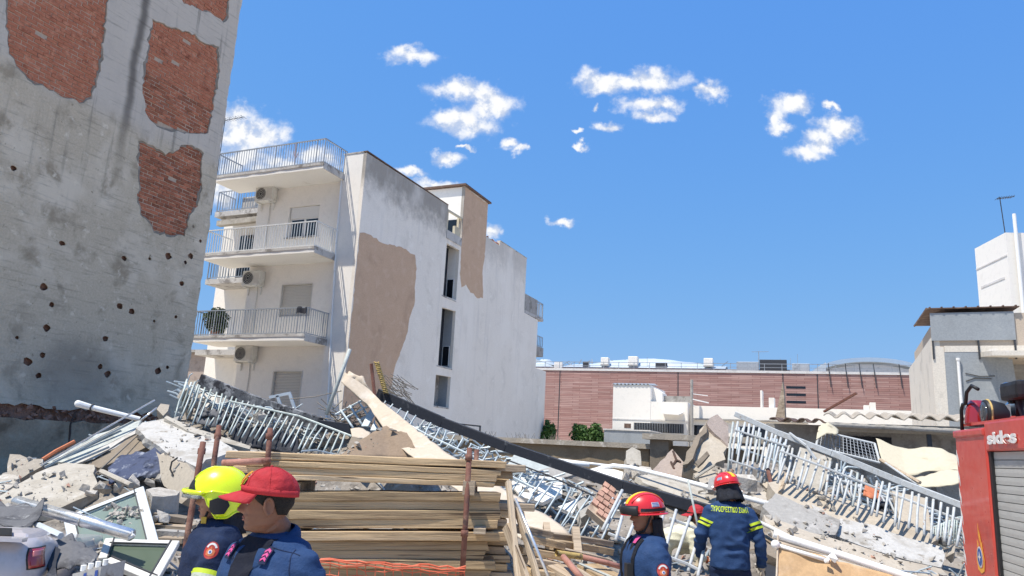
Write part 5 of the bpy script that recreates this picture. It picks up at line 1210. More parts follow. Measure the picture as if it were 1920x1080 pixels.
FP = [at(1536,808,13.8), at(1640,832,13.4), at(1650,868,13.1), at(1530,838,13.5)]
mb = MB()
for i in range(17): mb.beam(FP[0].lerp(FP[1], i / 16), FP[3].lerp(FP[2], i / 16), .008, .008)
for i in range(7): mb.beam(FP[0].lerp(FP[3], i / 6), FP[1].lerp(FP[2], i / 6), .008, .008)
part('wire_mesh', mb, MATS['metal_rail'], fr_, kind='stuff')
for i in range(4): part('frame_tube', MB().tube([FP[i], FP[(i + 1) % 4]], .022, 8), MATS['bar_white'], fr_)
ribbon('pale_awning', [(1642,822,13.6),(1690,838,13.5),(1740,842,13.3),(1765,838,13.2),(1800,858,13)], [(1655,868,13),(1700,888,12.8),(1740,884,12.7),(1770,888,12.5),(1805,884,12.4)], 'canvas_pale', 'pale cream awning cloth sagging in front of the shed', 'awning', nu=36, nv=14, amp=.13, sc=1.7, seed=6)
ribbon('pale_awning', [(1712,898,12.4),(1760,886,12.4),(1805,880,12.3)], [(1725,912,12.1),(1770,912,12),(1805,905,12)], 'canvas_pale', 'folded lower piece of pale awning cloth beside the truck', 'awning', nu=20, nv=8, amp=.08, sc=3, seed=7)
rod('wooden_pole', [(1650,862,12.6),(1690,885,12.2),(1725,905,11.8)], .03, 'wood_weathered', 'wooden arm below the sagging awning cloth', 'arm', n=6)
rod('thin_rod', [(1660,868,12.4),(1718,908,11.7)], .018, 'bar_white', 'thin white rod below the sagging awning cloth', 'rod')
ribbon('white_bag', [(1535,800,13.6),(1552,792,13.7),(1572,806,13.6)], [(1530,825,13.3),(1550,812,13.4),(1570,815,13.4)], 'canvas_pale', 'pale cloth bundle at the corner of the wire mesh panel', 'cloth', amp=.06, sc=8, nu=10, nv=8)
mb = MB()
for k in range(10):
    c = at(1745 + k * 5, 1000 - k * 2, 10.7); mb.tube([c + V((0, 0, -.25)), c + V((.1, .1, .08)), c + V((.28, .1, .12)), c + V((.45, 0, -.15))], .012, 6)
solo('hose_coil', mb, MATS['bar_green'], 'loops of pale green hose behind the right end of the railing', 'hose', smooth=True)
# crumbs and grit lying on whatever is on top of the heap
vs, fs = [], []
for o in list(scn.objects):
    n_ = o.name.split('.')[0]
    if o.type == 'MESH' and o.parent is None and n_ in ('rubble_heap', 'plaster_slab', 'concrete_block', 'broken_slab', 'slab_underside', 'white_slab', 'wall_fragment', 'squared_block', 'folded_slab', 'rubble_ledge', 'flat_slab', 'triangular_slab', 'grey_brown_slab', 'brown_tarp', 'grey_board', 'white_board', 'flat_board', 'beige_board', 'block_stack'):
        Mw = WM[o.name]; b0_ = len(vs); vs += [Mw @ v.co for v in o.data.vertices]; fs += [tuple(i + b0_ for i in p.vertices) for p in o.data.polygons]
tree = bvhtree.BVHTree.FromPolygons(vs, fs)
for nm, mt_, n, r0, r1 in (('pale_crumbs', 'rubble_pale', 6500, .010, .085), ('grey_crumbs', 'slab_grey', 2600, .010, .07), ('brick_crumbs', 'brick_pink', 900, .010, .05)):
    mb = MB()
    for i in range(n):
        x, y = q.uniform(-8, 7.6), q.uniform(7.4, 13.6)
        if nz((x, y, 0), 1.3, 8) < -.08: continue
        h_ = tree.ray_cast(V((x, y, 6)), V((0, 0, -1)))
        if h_[0] is None or h_[1].z < .25: continue
        r = r0 + (r1 - r0) * q.random() ** 3
        mb.chunk(h_[0] + V((0, 0, r * .25)), r, 9000 + i * 3 + len(nm), pts=7)
    part(nm, mb, MATS[mt_], None, kind='stuff', label='crumbs of broken masonry lying over the slabs and the heap')
# ---- banner on a white tube frame
bn = thing('banner', 'tan fabric banner on a white tube frame lying at the lower right', 'banner', at(1560, 1080, 6))
ribn = ribbon_mb([(1458,1022,6.2),(1540,1042,6.1),(1720,1092,5.9)], [(1452,1120,6.0),(1540,1130,5.95),(1720,1150,5.8)], 40, 16, .05, 2.5, 8, .006)
part('fabric', ribn, MATS['canvas_tan'], bn, smooth=True)
part('top_fabric', ribbon_mb([(1458,1002,6.26),(1560,1034,6.16),(1700,1080,5.96)], [(1458,1020,6.22),(1540,1040,6.12),(1720,1090,5.92)], 20, 4, .01, 3, 9, .006), MATS['canvas_cream'], bn, smooth=True)
part('tube', MB().tube([at(1450,1001,6.25), at(1580,1042,6.1), at(1720,1088,5.9)], .030, 12, True), MATS['pipe_white'], bn, smooth=True)
part('tube', MB().tube([at(1454,1021,6.18), at(1555,1052,6.05)], .016, 10), MATS['pipe_white'], bn, smooth=True)
part('tube_end', MB().ell(at(1454,1021,6.17), (.035, .035, .035)), MATS['pipe_white'], bn, smooth=True)
part('side_hem', MB().tube([at(1459,1004,6.2), at(1456,1090,6.05)], .008, 6), MATS['canvas_cream'], bn)
part('clamp', MB().chunk(at(1562,1046,6.0), .045, 77, pts=18), MATS['pipe_white'], bn)
part('clamp', MB().chunk(at(1552,1051,6.0), .03, 78, pts=18), MATS['pipe_white'], bn)
rod('slanted_tube', [(1426,980,8.2),(1490,1012,7.4),(1556,1046,6.4)], .022, 'pipe_white', 'slanting white tube running down to the clamp of the tan banner', 'tube')
rod('brown_batten', [(1425,1000,8.4),(1460,1025,7.9)], .035, 'wood_weathered', 'brown batten left of the tan banner', 'batten', n=6)
rod('thin_pole', [(1290,900,8.6),(1320,1040,8.5)], .013, 'strip_grey', 'thin grey pole held upright by the crouching red capped man', 'pole')
slab('sign_shard', [(1330,898,11),(1345,892,11.1),(1342,920,10.8),(1325,918,10.8)], .1, 'slab_grey', 'grey block piece left of the rear view firefighter', 'block', seed=60)
slab('gap_shade_sheet', [(1435,1040,9),(1470,1050,8.8),(1465,1095,8.5),(1430,1095,8.5)], .1, 'fabric_dark', 'dark sheet standing in for shade in the gap left of the banner', 'sheet', seed=61)  # dark sheet added where the gap holds only shade

# ---- stacked planks, posts and net in front
G_ = 'planks in the big stack'
YL, YR = 5.2, 5.5
def plank(name, a, b, h, d, label, group, mt='wood_plank', seed=0, bow=.004):
    a, b = V(a), V(b); L = (b - a).length; q = random.Random(seed); x = (b - a).normalized(); z = V((0, 0, 1)); y = z.cross(x).normalized(); z = x.cross(y)
    mb = MB(); n = 7; rings = []
    for i in range(n + 1):
        t = i / n; o = V((L * t, 0, bow * math.sin(3.1 * t) + q.uniform(-.0016, .0016)))
        e = (.012 if i in (0, n) else .003)
        rings.append([o + V((q.uniform(-e, e), sy * d / 2 + q.uniform(-.003, .003), sz * h / 2 + q.uniform(-.0015, .0015))) for sy, sz in ((-1,-1),(1,-1),(1,1),(-1,1))])
    mb.loft(rings)
    M = Matrix((x, y, z)).transposed().to_4x4(); M.translation = a
    o = put(name, mb.mesh(name, bevel=.004), MATS[mt], None, M)
    return tag(o, label, 'plank', group)
def ord_(i): return ('topmost', 'second', 'third', 'fourth', 'fifth', 'sixth', 'seventh', 'eighth', 'ninth', 'tenth')[i]
up_ = [(425,852,945,872,12.5,'light topmost front plank of the upper bundle'),(462,867,934,886,10,'second front plank of the upper bundle'),(440,879,930,897,12,'third front plank of the upper bundle'),(470,892,925,908,9.5,'dark lowest front plank of the upper bundle')]
lo_ = [(420,929,936,931),(420,946.5,932,947.5),(430,964,935,964.5),(420,980,931,981.5),(425,1003,946,1004),(425,1021,912,1021.5),(430,1037.5,905,1038.5),(425,1054,926,1057),(430,1072,915,1075),(430,1090,925,1093),(430,1108,920,1110)]
for i, (x0, y0, x1, y1, hpx, lb) in enumerate(up_):
    plank('plank', at(x0, y0, YL), at(x1, y1, YR), hpx * YL / 1400 * .99, .16, lb, G_, seed=i)
stg = (0, .012, -.006, .009, -.012, .004, .014)
for i, (x0, y0, x1, y1) in enumerate(lo_):
    plank('plank', at(x0, y0, YL) + V((0, stg[i % 7], 0)), at(x1, y1, YR) + V((0, stg[i % 7] + .01 * (i % 3), 0)), 15.9 * YL / 1400, .17, '%s front plank in the lower bundle of the big stack' % (ord_(i) if i < 10 else 'lowest'), G_, seed=20 + i)
for i, (dy, x1, y1, py) in enumerate([(.19, 985, 874, 853), (.19, 958, 890, 868), (.36, 950, 905, 882), (.19, 1000, 938, 931), (.37, 975, 938, 931), (.19, 983, 951, 947), (.19, 948, 966, 964), (.37, 955, 982, 981), (.19, 962, 1003, 1003), (.19, 945, 1026, 1021), (.19, 955, 1040, 1038), (.19, 948, 1060, 1055), (.19, 960, 1078, 1073)]):
    a, b = at(440, py + 1, YL) + V((0, dy, 0)), at(x1, y1, YR) + V((0, dy, 0)); b.z = lerp(b.z, at(x1, y1, YR + dy).z, 1); a.z = at(440, py + 1, YL).z - .003; b.z = min(b.z, a.z + .005)
    plank('plank', a, b, 14 * YL / 1400, .16, 'back row plank of the big stack with a %s right end' % ('splintered topmost', 'second upper', 'third upper', 'long', 'short', 'notched', 'shaded', 'hidden', 'bright split', 'stubby', 'lower', 'dark lower', 'lowest')[i], G_, seed=50 + i, mt='wood_plank' if i % 3 else 'wood_weathered')
for i, (px, py) in enumerate(((560, 915), (880, 914), (560, 992), (900, 993))):
    c = at(px, py, 5.35); solo('batten', MB().bx(-.04, .04, -.12, .3, -.045 if i < 2 else -.018, .045 if i < 2 else .018, Matrix.Translation(c)), MATS['wood_weathered'], ('spacer batten under the upper bundle near its left end', 'spacer batten under the upper bundle beside the rusty post', 'thin spacer inside the lower bundle on the left', 'thin spacer inside the lower bundle on the right')[i], 'batten')
Pg = 'rusty scaffold posts around the stack'
def post(pts, r, label, coup=()):
    t_ = thing('scaffold_post', label, 'post', at(*pts[-1]), 0, Pg)
    part('tube', MB().tube([at(*p) for p in pts], r, 12, False), MATS['rust_brown'], t_, smooth=True)
    for (px, py, Y) in coup:
        a = at(px, py, Y); part('collar', MB().tube([a - V((0,0,.02)), a + V((0,0,.02))], r * 1.35, 12), MATS['rust_brown'], t_, smooth=True)
post([(880.5,840,5.28),(874,960,5.22),(866,1090,5.18)], .0185, 'rusty red post in front of the right end of the plank stack', [(879,858,5.27),(871,1000,5.2)])
post([(894,843,5.75),(891,900,5.7),(889,1000,5.7)], .018, 'short rusty post just behind the right front post', [(892,880,5.7)])
post([(411,798,5.65),(402,860,5.6),(390,1000,5.5)], .019, 'rusty post behind the yellow helmet', [(408,818,5.64)])
post([(507,803,5.15),(503,850,5.12),(497,925,5.1),(490,1080,5.1)], .018, 'rusty post directly above the red cap', [(505,818,5.14),(501,868,5.1)])
post([(381,829,5.1),(372,880,5.05),(352,1000,4.95),(340,1090,4.9)], .019, 'rusty leaning post left of the yellow helmet', [(378,846,5.1)])
rod('rusty_ledger', [(418,868,5.05),(505,864,5.0)], .022, 'rust_pink', 'dusty rusty tube lying across the left end of the upper bundle', 'tube', n=10)
B_ = 'tall boards leaning at the right of the stack'
plank('board', at(953,903,5.35), at(973,1100,5.0), .05, .035, 'weathered board standing upright at the right end of the stack', B_, 'wood_weathered', 91)
plank('board', at(948,985,5.25), at(990,1100,4.95), .075, .03, 'split board leaning low against the upright board', B_, 'wood_weathered', 92)
plank('board', at(969,955,5.3), at(1016,1110,4.95), .055, .03, 'pale board leaning right of the upright board', B_, 'wood_weathered', 93)
rod('steel_rod', [(966,935,5.1),(1000,1015,4.95),(1032,1090,4.85)], .0095, 'aluminium', 'thin steel rod leaning across the low plank pile', 'rod')
G2 = 'planks in the low pile at the right'
for i, (a, b, h, d, lb) in enumerate([((960,990,5.9),(1030,1003,6.0),.058,.16,'dark ended plank on top of the low pile'),((985,1008,5.7),(1055,1024,5.8),.05,.16,'short bright plank in front of the low pile'),((1025,1003,6.3),(1138,1018,6.6),.045,.2,'long pale plank at the back of the low pile'),((1030,1017,6.1),(1138,1033,6.4),.05,.2,'second long plank of the low pile'),
        ((1035,1030,5.9),(1134,1052,6.1),.05,.22,'wide pale plank of the low pile'),((975,1030,5.7),(1060,1045,5.8),.05,.2,'shaded plank under the short bright one'),((985,1050,5.6),(1050,1062,5.7),.05,.2,'lower shaded plank of the low pile'),((990,1072,5.5),(1060,1082,5.6),.05,.2,'lowest shaded plank of the low pile'),((1045,1062,5.6),(1110,1100,5.4),.04,.24,'pale flat plank slanting to the bottom edge'),((1100,1062,5.9),(1165,1095,5.6),.04,.2,'pale plank sloping beside the helmeted profile')]):
    plank('plank', at(*a), at(*b), h, d, lb, G2, 'wood_plank' if i % 2 else 'wood_weathered', 120 + i)
solo('batten', MB().beam(at(1024,984,6.1), at(1026,1000,6.0), .05, .05), MATS['wood_weathered'], 'small batten block standing on the low pile', 'batten')
solo('batten', MB().beam(at(1079,992,6.3), at(1084,1040,6.0), .06, .05), MATS['wood_weathered'], 'upright batten between the planks of the low pile', 'batten')
T_ = 'rusty tubes before the low pile'
rod('rusty_tube', [(1043,1037,5.6),(1090,1044,5.7)], .022, 'rope_yellow', 'open ended yellowish tube end on the low pile', 'tube', T_, 12, True)
rod('rusty_tube', [(1090,1044,5.75),(1140,1056,5.8),(1175,1066,5.85)], .02, 'rust_pink', 'pink rusty tube reaching towards the helmeted profile', 'tube', T_, 10)
rod('rusty_tube', [(1056,1044,5.55),(1075,1066,5.4),(1096,1090,5.3)], .022, 'rust_pink', 'pink rusty tube slanting down to the bottom edge', 'tube', T_, 10)
rod('rusty_tube', [(1075,1052,5.7),(1165,1090,5.5)], .009, 'strip_grey', 'thin grey rod between the two pink tubes', 'rod', T_, 6)
nt = thing('safety_net', 'orange plastic safety net hung in front of the lower planks', 'net', at(740, 1090, 5.0))
NA, NB = [at(600,1046,4.98), at(700,1054,5.0), at(800,1060,5.05), at(872,1064,5.1)], [at(600,1110,4.98), at(700,1114,5.0), at(800,1118,5.05), at(872,1120,5.1)]
ng = [[poly_at(NA, i / 16).lerp(poly_at(NB, i / 16), j / 4) + V((q.uniform(-.006, .006), q.uniform(-.015, .01), q.uniform(-.012, .012))) for i in range(17)] for j in range(5)]
mb = MB()
for j in range(5): mb.tube(ng[j], .003 if j else .006, 5)
for i in range(17): mb.tube([ng[j][i] for j in range(5)], .003, 5)
part('mesh', mb, MATS['net_orange'], nt, kind='stuff')
mb = MB(); 
for k in range(2): mb.tube([poly_at(NA, i / 12) + V((0, -.01, -.012 - .016 * k + .008 * math.sin(i * 1.7 + k))) for i in range(13)], .005, 5)
part('edge_cord', mb, MATS['net_orange'], nt)
# ------------------------------------------------------------------ people
def interp(tab, z):
    if z <= tab[0][0]: return tab[0][1]
    for (a, b), (c, d) in zip(tab, tab[1:]):
        if z <= c:
            t = (z - a) / (c - a); t = t * t * (3 - 2 * t); return b + (d - b) * t
    return tab[-1][1]
FRONT = [(0,.045),(.012,.076),(.022,.080),(.036,.075),(.047,.081),(.054,.077),(.062,.083),(.072,.077),(.085,.076),(.112,.078),(.128,.086),(.142,.090),(.165,.088),(.19,.074),(.212,.046),(.226,.018),(.232,0)]
BACK = [(0,.0),(.02,.035),(.04,.058),(.07,.078),(.11,.096),(.15,.101),(.18,.092),(.205,.068),(.222,.034),(.232,0)]
WID = [(0,.028),(.012,.040),(.035,.055),(.06,.062),(.09,.069),(.12,.073),(.15,.078),(.18,.073),(.205,.054),(.222,.028),(.232,0)]
NOSE = [(.068,0),(.075,.021),(.083,.036),(.090,.034),(.10,.024),(.115,.013),(.126,.005),(.135,0)]
def head_grid(nu=56, nv=52, big=1.0):
    rows = []
    for j in range(nv + 1):
        z = .232 * j / nv; f, b, wd = interp(FRONT, z), interp(BACK, z), interp(WID, z); row = []
        for i in range(nu):
            a = 2 * math.pi * i / nu; s, c = math.sin(a), math.cos(a)
            x = wd * math.copysign(abs(s) ** .9, s); y = (f if c > 0 else b) * math.copysign(abs(c) ** (.92 if c > 0 else 1), c)
            if c > 0:
                sg = .009 + .006 * max(0, 1 - abs(z - .082) / .02)
                y += interp(NOSE, z) * math.exp(-(x / sg) ** 2)
                for e in (-.031, .031): y -= .012 * math.exp(-((x - e) / .015) ** 2 - ((z - .117) / .010) ** 2)
                y += .004 * math.exp(-((abs(x) - .042) / .018) ** 2 - ((z - .092) / .016) ** 2)
                y -= .005 * math.exp(-(x / .024) ** 2 - ((z - .0545) / .0028) ** 2)
                y += .005 * math.exp(-((abs(x) - .03) / .02) ** 2 - ((z - .133) / .006) ** 2)
            row.append(V((x, y, z)))
        rows.append(row)
    return rows
def add_head(mb, M):
    g = head_grid(); n = len(g[0]); vs = [M @ p for r in g for p in r]; fs = []
    for i in range(len(g) - 1):
        for k in range(n): a, b = i * n + k, i * n + (k + 1) % n; fs.append((a, b, b + n, a + n))
    fs.append(tuple(range(n - 1, -1, -1))); fs.append(tuple(range(len(vs) - n, len(vs))))
    mb.add(vs, fs)
    for s in (-1, 1):                                  # ears
        E_ = M @ Matrix.Translation((s * .077, -.008, .098)) @ Matrix.Rotation(s * R(-22), 4, 'Z') @ Matrix.Rotation(R(-10), 4, 'X')
        mb.tube([E_ @ V((s * (.004 + .004 * math.sin(t)), .017 * math.cos(t) - .004, .031 * math.sin(t) + .002)) for t in [k * 2 * math.pi / 14 for k in range(15)]], .0055, 7)
        mb.ell(E_ @ V((s * -.003, -.002, 0)), (.006, .016, .027), 10, 8, E_.to_3x3().to_4x4())
        mb.ell(E_ @ V((0, .004, -.028)), (.005, .008, .010), 8, 6)
def add_hand(mb, wrist, d, palm_n, s, curl):
    """palm and five fingers; d along the hand, palm_n out of the palm, s=+1 thumb on the right of d"""
    d = V(d).normalized(); n = V(palm_n); n = (n - d * n.dot(d)).normalized(); t = d.cross(n) * s
    wr = V(wrist)
    rings = []
    for k, wd, th in ((0, .026, .020), (.03, .033, .018), (.065, .041, .016), (.092, .040, .013)):
        c = wr + d * k
        rings.append([c + t * math.cos(a) * wd + n * math.sin(a) * th for a in [i * math.pi / 6 for i in range(12)]])
    mb.loft(rings)
    for i, (off, L) in enumerate(((.030, .068), (.010, .078), (-.010, .072), (-.029, .056))):
        p = wr + d * .088 + t * off; dd = d; pts = [p - d * .02, p]
        for k in range(3):
            dd = (Matrix.Rotation(curl * (.5 + .35 * k), 3, t * -s) @ dd) if True else dd
            p = p + dd * L * (.44, .32, .26)[k]; pts.append(p)
        mb.tube(pts, [.0095, .0095, .009, .008, .0065], 8)
    p = wr + d * .028 + t * .026; dd = (d * .6 + t * .75 + n * .3).normalized(); pts = [p - dd * .012, p, p + dd * .034]; dd = (dd + d * .5 + n * curl * .4).normalized(); pts.append(pts[-1] + dd * .028)
    mb.tube(pts, [.012, .0125, .010, .0075], 8)
def torso_rings(k, lean, twist, z0=.84, extra=0):
    T = [(.80,.160,.118,0),(.88,.172,.125,0),(.96,.170,.122,0),(1.05,.160,.113,0),(1.15,.166,.118,.004),(1.27,.184,.128,.010),(1.36,.192,.124,.008),(1.425,.168,.104,.0),(1.475,.124,.084,-.006),(1.505,.075,.066,-.008)]
    out = []
    for (z, rx, ry, yo) in T:
        if z < z0: continue
        e = k if z < 1.44 else k * .6
        ring = []
        for i in range(28):
            a = 2 * math.pi * i / 28; s, c = math.sin(a), math.cos(a)
            ring.append(spine(V(((rx + e) * math.copysign(abs(c) ** .85, c), yo + (ry + e) * math.copysign(abs(s) ** .85, s), z)), lean, twist))
        out.append(ring)
    return out
def spine(p, lean, twist):
    p = V(p); t = max(0, min(1, (p.z - .92) / .45)); t = t * t * (3 - 2 * t)
    M = Matrix.Rotation(-lean * t, 3, 'X') @ Matrix.Rotation(twist * t, 3, 'Z')
    return M @ (p - V((0, 0, .95))) + V((0, 0, .95))
def remesh(mb, voxel, smooth=0, name='tmp'):
    me = mb.mesh(name); o = bpy.data.objects.new(name, me); COL.objects.link(o)
    md = o.modifiers.new('r', 'REMESH'); md.mode = 'VOXEL'; md.voxel_size = voxel
    if smooth: sm = o.modifiers.new('s', 'SMOOTH'); sm.factor = .5; sm.iterations = smooth
    dg = bpy.context.evaluated_depsgraph_get(); dg.update()
    out = bpy.data.meshes.new_from_object(o.evaluated_get(dg)); bpy.data.objects.remove(o); bpy.data.meshes.remove(me)
    out.polygons.foreach_set('use_smooth', [True] * len(out.polygons)); return out
def wrinkle(me, amp, sc, seed, axis=(1, 1, 1)):
    for v in me.vertices:
        p = V((v.co.x * axis[0], v.co.y * axis[1], v.co.z * axis[2]))
        a = 1 - abs(nz(p, sc, seed)) * 2.2; b = nz(p, sc * .45, seed + 2)
        v.co += v.normal * (amp * (a - .55) * (.5 + max(0, b + .35)) + amp * .7 * b)
    me.update()
class Surf:
    def __init__(s, me): s.t = bvhtree.BVHTree.FromPolygons([v.co.copy() for v in me.vertices], [tuple(p.vertices) for p in me.polygons])
    def hit(s, p, d, off):
        d = V(d).normalized(); h = s.t.ray_cast(V(p), d, .6)
        return (h[0] - d * off) if h[0] is not None else None
def conform(surf, poly, O, U_, V_, d, off, step=.012, th=.004):
    """polygon (u,v) laid on a surface by casting along d; closed thin patch"""
    P2 = [V(p) for p in poly]; out = []
    for a, b in zip(P2, P2[1:] + P2[:1]):
        n = max(1, int((b - a).length / step)); out += [a.lerp(b, i / n) for i in range(n)]
    u0, u1 = min(p.x for p in out), max(p.x for p in out); v0, v1 = min(p.y for p in out), max(p.y for p in out)
    pts = list(out); u = u0 + step * .5
    while u < u1:
        v = v0 + step * .5
        while v < v1:
            if inside((u, v), out) and min((V((u, v)) - p).length for p in out) > step * .5: pts.append(V((u, v)))
            v += step
        u += step
    n = len(out)
    vs, es, fs, *_ = geometry.delaunay_2d_cdt([p.to_2d() for p in pts], [(i, (i + 1) % n) for i in range(n)], [], 1, 1e-6)
    O, U_, V_, d = V(O), V(U_), V(V_), V(d).normalized(); P3 = []; last = None
    for p in vs:
        b = O + U_ * p.x + V_ * p.y; h = surf.hit(b - d * .25, d, off)
        if h is None or (last is not None and (h - last).length > .35): h = b - d * off
        last = h; P3.append(h)
    k = len(P3); mb = MB()
    rim = {}
    for f in fs:
        for a, b in zip(f, f[1:] + f[:1]):
            rim[(b, a)] = rim.get((b, a), 0)
            if (a, b) in rim: rim[(a, b)] = None; rim[(b, a)] = None
    F = [tuple(f) for f in fs] + [tuple(i + k for i in reversed(f)) for f in fs]
    edges = {}
    for f in fs:
        for a, b in zip(f, f[1:] + f[:1]): edges[tuple(sorted((a, b)))] = edges.get(tuple(sorted((a, b))), 0) + 1
    F += [(a, b, b + k, a + k) for (a, b), c in edges.items() if c == 1]
    return mb.add(P3 + [p + d * th for p in P3], F)
def disc2(r, n=20, cx=0, cy=0, sy=1): return [(cx + r * math.cos(2*math.pi*i/n), cy + r * sy * math.sin(2*math.pi*i/n)) for i in range(n)]
def armband(surf, a, b, t0, t1, r0, n=26, off=.004):
    a, b = V(a), V(b); d = (b - a).normalized(); e = d.cross(V((0, 0, 1)))
    if e.length < .1: e = d.cross(V((0, 1, 0)))
    e.normalize(); f = d.cross(e); rows = []
    for t in (t0, (t0 + t1) / 2, t1):
        c = a.lerp(b, t); row = []
        for i in range(n + 1):
            u = e * math.cos(2 * math.pi * i / n) + f * math.sin(2 * math.pi * i / n)
            h = surf.hit(c + u * .13, -u, off)
            if h is None or (h - c).length > r0 * 1.7: h = c + u * r0
            row.append(h)
        rows.append(row)
    return MB().sheet(rows, .003)

# ---- headgear in head space (chin at z 0, face towards +y)
def shell(a, b, c, zc, zb, n=64, m_=22, yo=-.006, th=.006, taper=.25, crease=0, seed=0):
    rows = []
    for j in range(m_ + 1):
        row = []
        for i in range(n + 1):
            ph = 2 * math.pi * i / n; lo = zb(ph); t = j / m_
            thm = math.acos(max(-1, min(1, (lo - zc) / c))) if lo > zc else math.pi / 2 + (zc - lo) / c
            th_ = .02 + (thm - .02) * t
            if th_ <= math.pi / 2: r, z = math.sin(th_), zc + c * math.cos(th_)
            else: r, z = 1 - taper * (th_ - math.pi / 2) ** 2, zc - c * (th_ - math.pi / 2)
            p = V((a * r * math.sin(ph), yo + b * r * math.cos(ph), z))
            if crease:
                k = crease * ((1 - abs(nz(p, 26, seed)) * 2) * .6 + nz(p, 12, seed + 1)) * min(1, t * 2) * min(1, (1 - t) * 4 + .15)
                p += V((p.x, p.y, (z - zc) * .5)).normalized() * k
            row.append(p)
        rows.append(row)
    return rows
def rim_pts(rows): return rows[-1]
def xf(mb, M): mb.v = [M @ p for p in mb.v]; return mb
def on_shell(a, b, c, zc, ph, z, off, yo=-.006):
    r = math.sqrt(max(0, 1 - ((z - zc) / c) ** 2)) if z > zc else 1
    return V(((a * r + off) * math.sin(ph), yo + (b * r + off) * math.cos(ph), z + (off * .5 if z > zc + .05 else 0)))
def patch(a, b, c, zc, poly, off, th, yo=-.006, sub=4):
    P = []
    for (p0, z0), (p1, z1) in zip(poly, poly[1:] + poly[:1]):
        for i in range(sub): P.append((p0 + (p1 - p0) * i / sub, z0 + (z1 - z0) * i / sub))
    cen = (sum(p[0] for p in P) / len(P), sum(p[1] for p in P) / len(P)); vs = []; n = len(P)
    for o in (off, off - th):
        for k in (1, .66, .33): vs += [on_shell(a, b, c, zc, cen[0] + (p[0] - cen[0]) * k, cen[1] + (p[1] - cen[1]) * k, o, yo) for p in P]
        vs.append(on_shell(a, b, c, zc, cen[0], cen[1], o, yo))
    fs = []; B = 3 * n + 1
    for s_ in (0, B):
        for k in range(2):
            for i in range(n): j = (i + 1) % n; fs.append((s_ + k*n + i, s_ + k*n + j, s_ + (k+1)*n + j, s_ + (k+1)*n + i))
        for i in range(n): fs.append((s_ + 2*n + i, s_ + 2*n + (i+1) % n, s_ + 3*n))
    for i in range(n): j = (i + 1) % n; fs.append((i, i + B, j + B, j))
    return MB().add(vs, fs)
def curtain(M, a, b, ph0, ph1, ztop, zbot, flare, seed, amp=.008, yo=-.006):
    rows = []
    for j in range(9):
        t = j / 8; row = []
        for i in range(29):
            ph = ph0 + (ph1 - ph0) * i / 28; k = 1 + flare * t * t
            p = V((a * k * math.sin(ph), yo + b * k * math.cos(ph), ztop + (zbot - ztop) * t)); kk = amp * t * math.sin(ph * 9 + seed) + amp * nz(p, 14, seed)
            row.append(M @ (p + V((math.sin(ph), math.cos(ph), 0)) * kk))
        rows.append(row)
    return MB().sheet(rows, .004)
def yellow_helmet(root, M):
    A, B, C_, Z = .122, .152, .150, .118
    def zb(ph):
        d = abs((math.degrees(ph) + 180) % 360 - 180)
        return interp([(0,.134),(64,.128),(77,.075),(90,.024),(108,.024),(132,.056),(180,.058)], d)
    rows = shell(A, B, C_, Z, zb)
    h = part('helmet', xf(MB().sheet(rows, -.007), M), MATS['helmet_yellow'], root, local=True, smooth=True)
    part('rim', xf(MB().tube([p * 1.0 for p in rows[-1]], .0055, 7), M), MATS['helmet_yellow'], h, smooth=True)
    br = [on_shell(A, B, C_, Z, R(a), .137 + .006 * math.cos(R(a)), .010 + .012 * math.cos(R(a))) for a in range(-66, 67, 6)]
    part('brow_ridge', xf(MB().tube(br, [.006 + .006 * math.cos(R(a)) for a in range(-66, 67, 6)], 8), M), MATS['helmet_yellow'], h, smooth=True)
    for s in (-1, 1):
        hexp = [(R(s * 77), .106), (R(s * 90), .120), (R(s * 107), .110), (R(s * 112), .085), (R(s * 104), .045), (R(s * 86), .041), (R(s * 78), .062)]
        part('side_cover', xf(patch(A, B, C_, Z, hexp, .007, .006), M), MATS['black_plastic'], h, smooth=False)
        part('side_ridge', xf(MB().tube([on_shell(A, B, C_, Z, p[0], p[1], .005) for p in [(R(s*58),.135),(R(s*80),.150),(R(s*110),.140),(R(s*150),.120)]], .005, 7), M), MATS['helmet_yellow'], h, smooth=True)
    part('front_insert', xf(patch(A, B, C_, Z, [(R(-42), .152), (R(42), .152), (R(26), .192), (R(0), .205), (R(-26), .192)], .004, .005), M), MATS['black_plastic'], h)
    part('crest', xf(MB().tube([on_shell(A, B, C_, Z, 0, z, .002) for z in (.205,.23,.25,.262)] + [on_shell(A, B, C_, Z, math.pi, z, .002) for z in (.262,.24,.2,.15)], .004, 6), M), MATS['helmet_yellow'], h, smooth=True)
    vis = [[on_shell(A, B, C_, Z, R(a), .128 - .016 * j / 3, .012 + .012 * math.cos(R(a))) for a in range(-64, 65, 8)] for j in range(4)]
    part('visor_edge', xf(MB().sheet(vis, .003), M), MATS['glass_visor'], h, smooth=True)
    part('neck_guard', curtain(M, .108, .125, R(108), R(252), .075, -.055, .10, 3), MATS['cloth_black'], root, smooth=True)
    for s in (-1, 1): part('chin_strap', xf(MB().tube([V((s*.082,.035,.05)), V((s*.074,.045,.02)), V((s*.045,.062,-.002)), V((0,.068,-.006))], .006, 6), M), MATS['cloth_black'], h)
    part('strap_buckle', xf(MB().bx(-.004, .004, -.012, .012, -.018, .014, Matrix.Translation((-.082, .048, .012))), M), MATS['buckle'], h, bevel=.002)
    return h
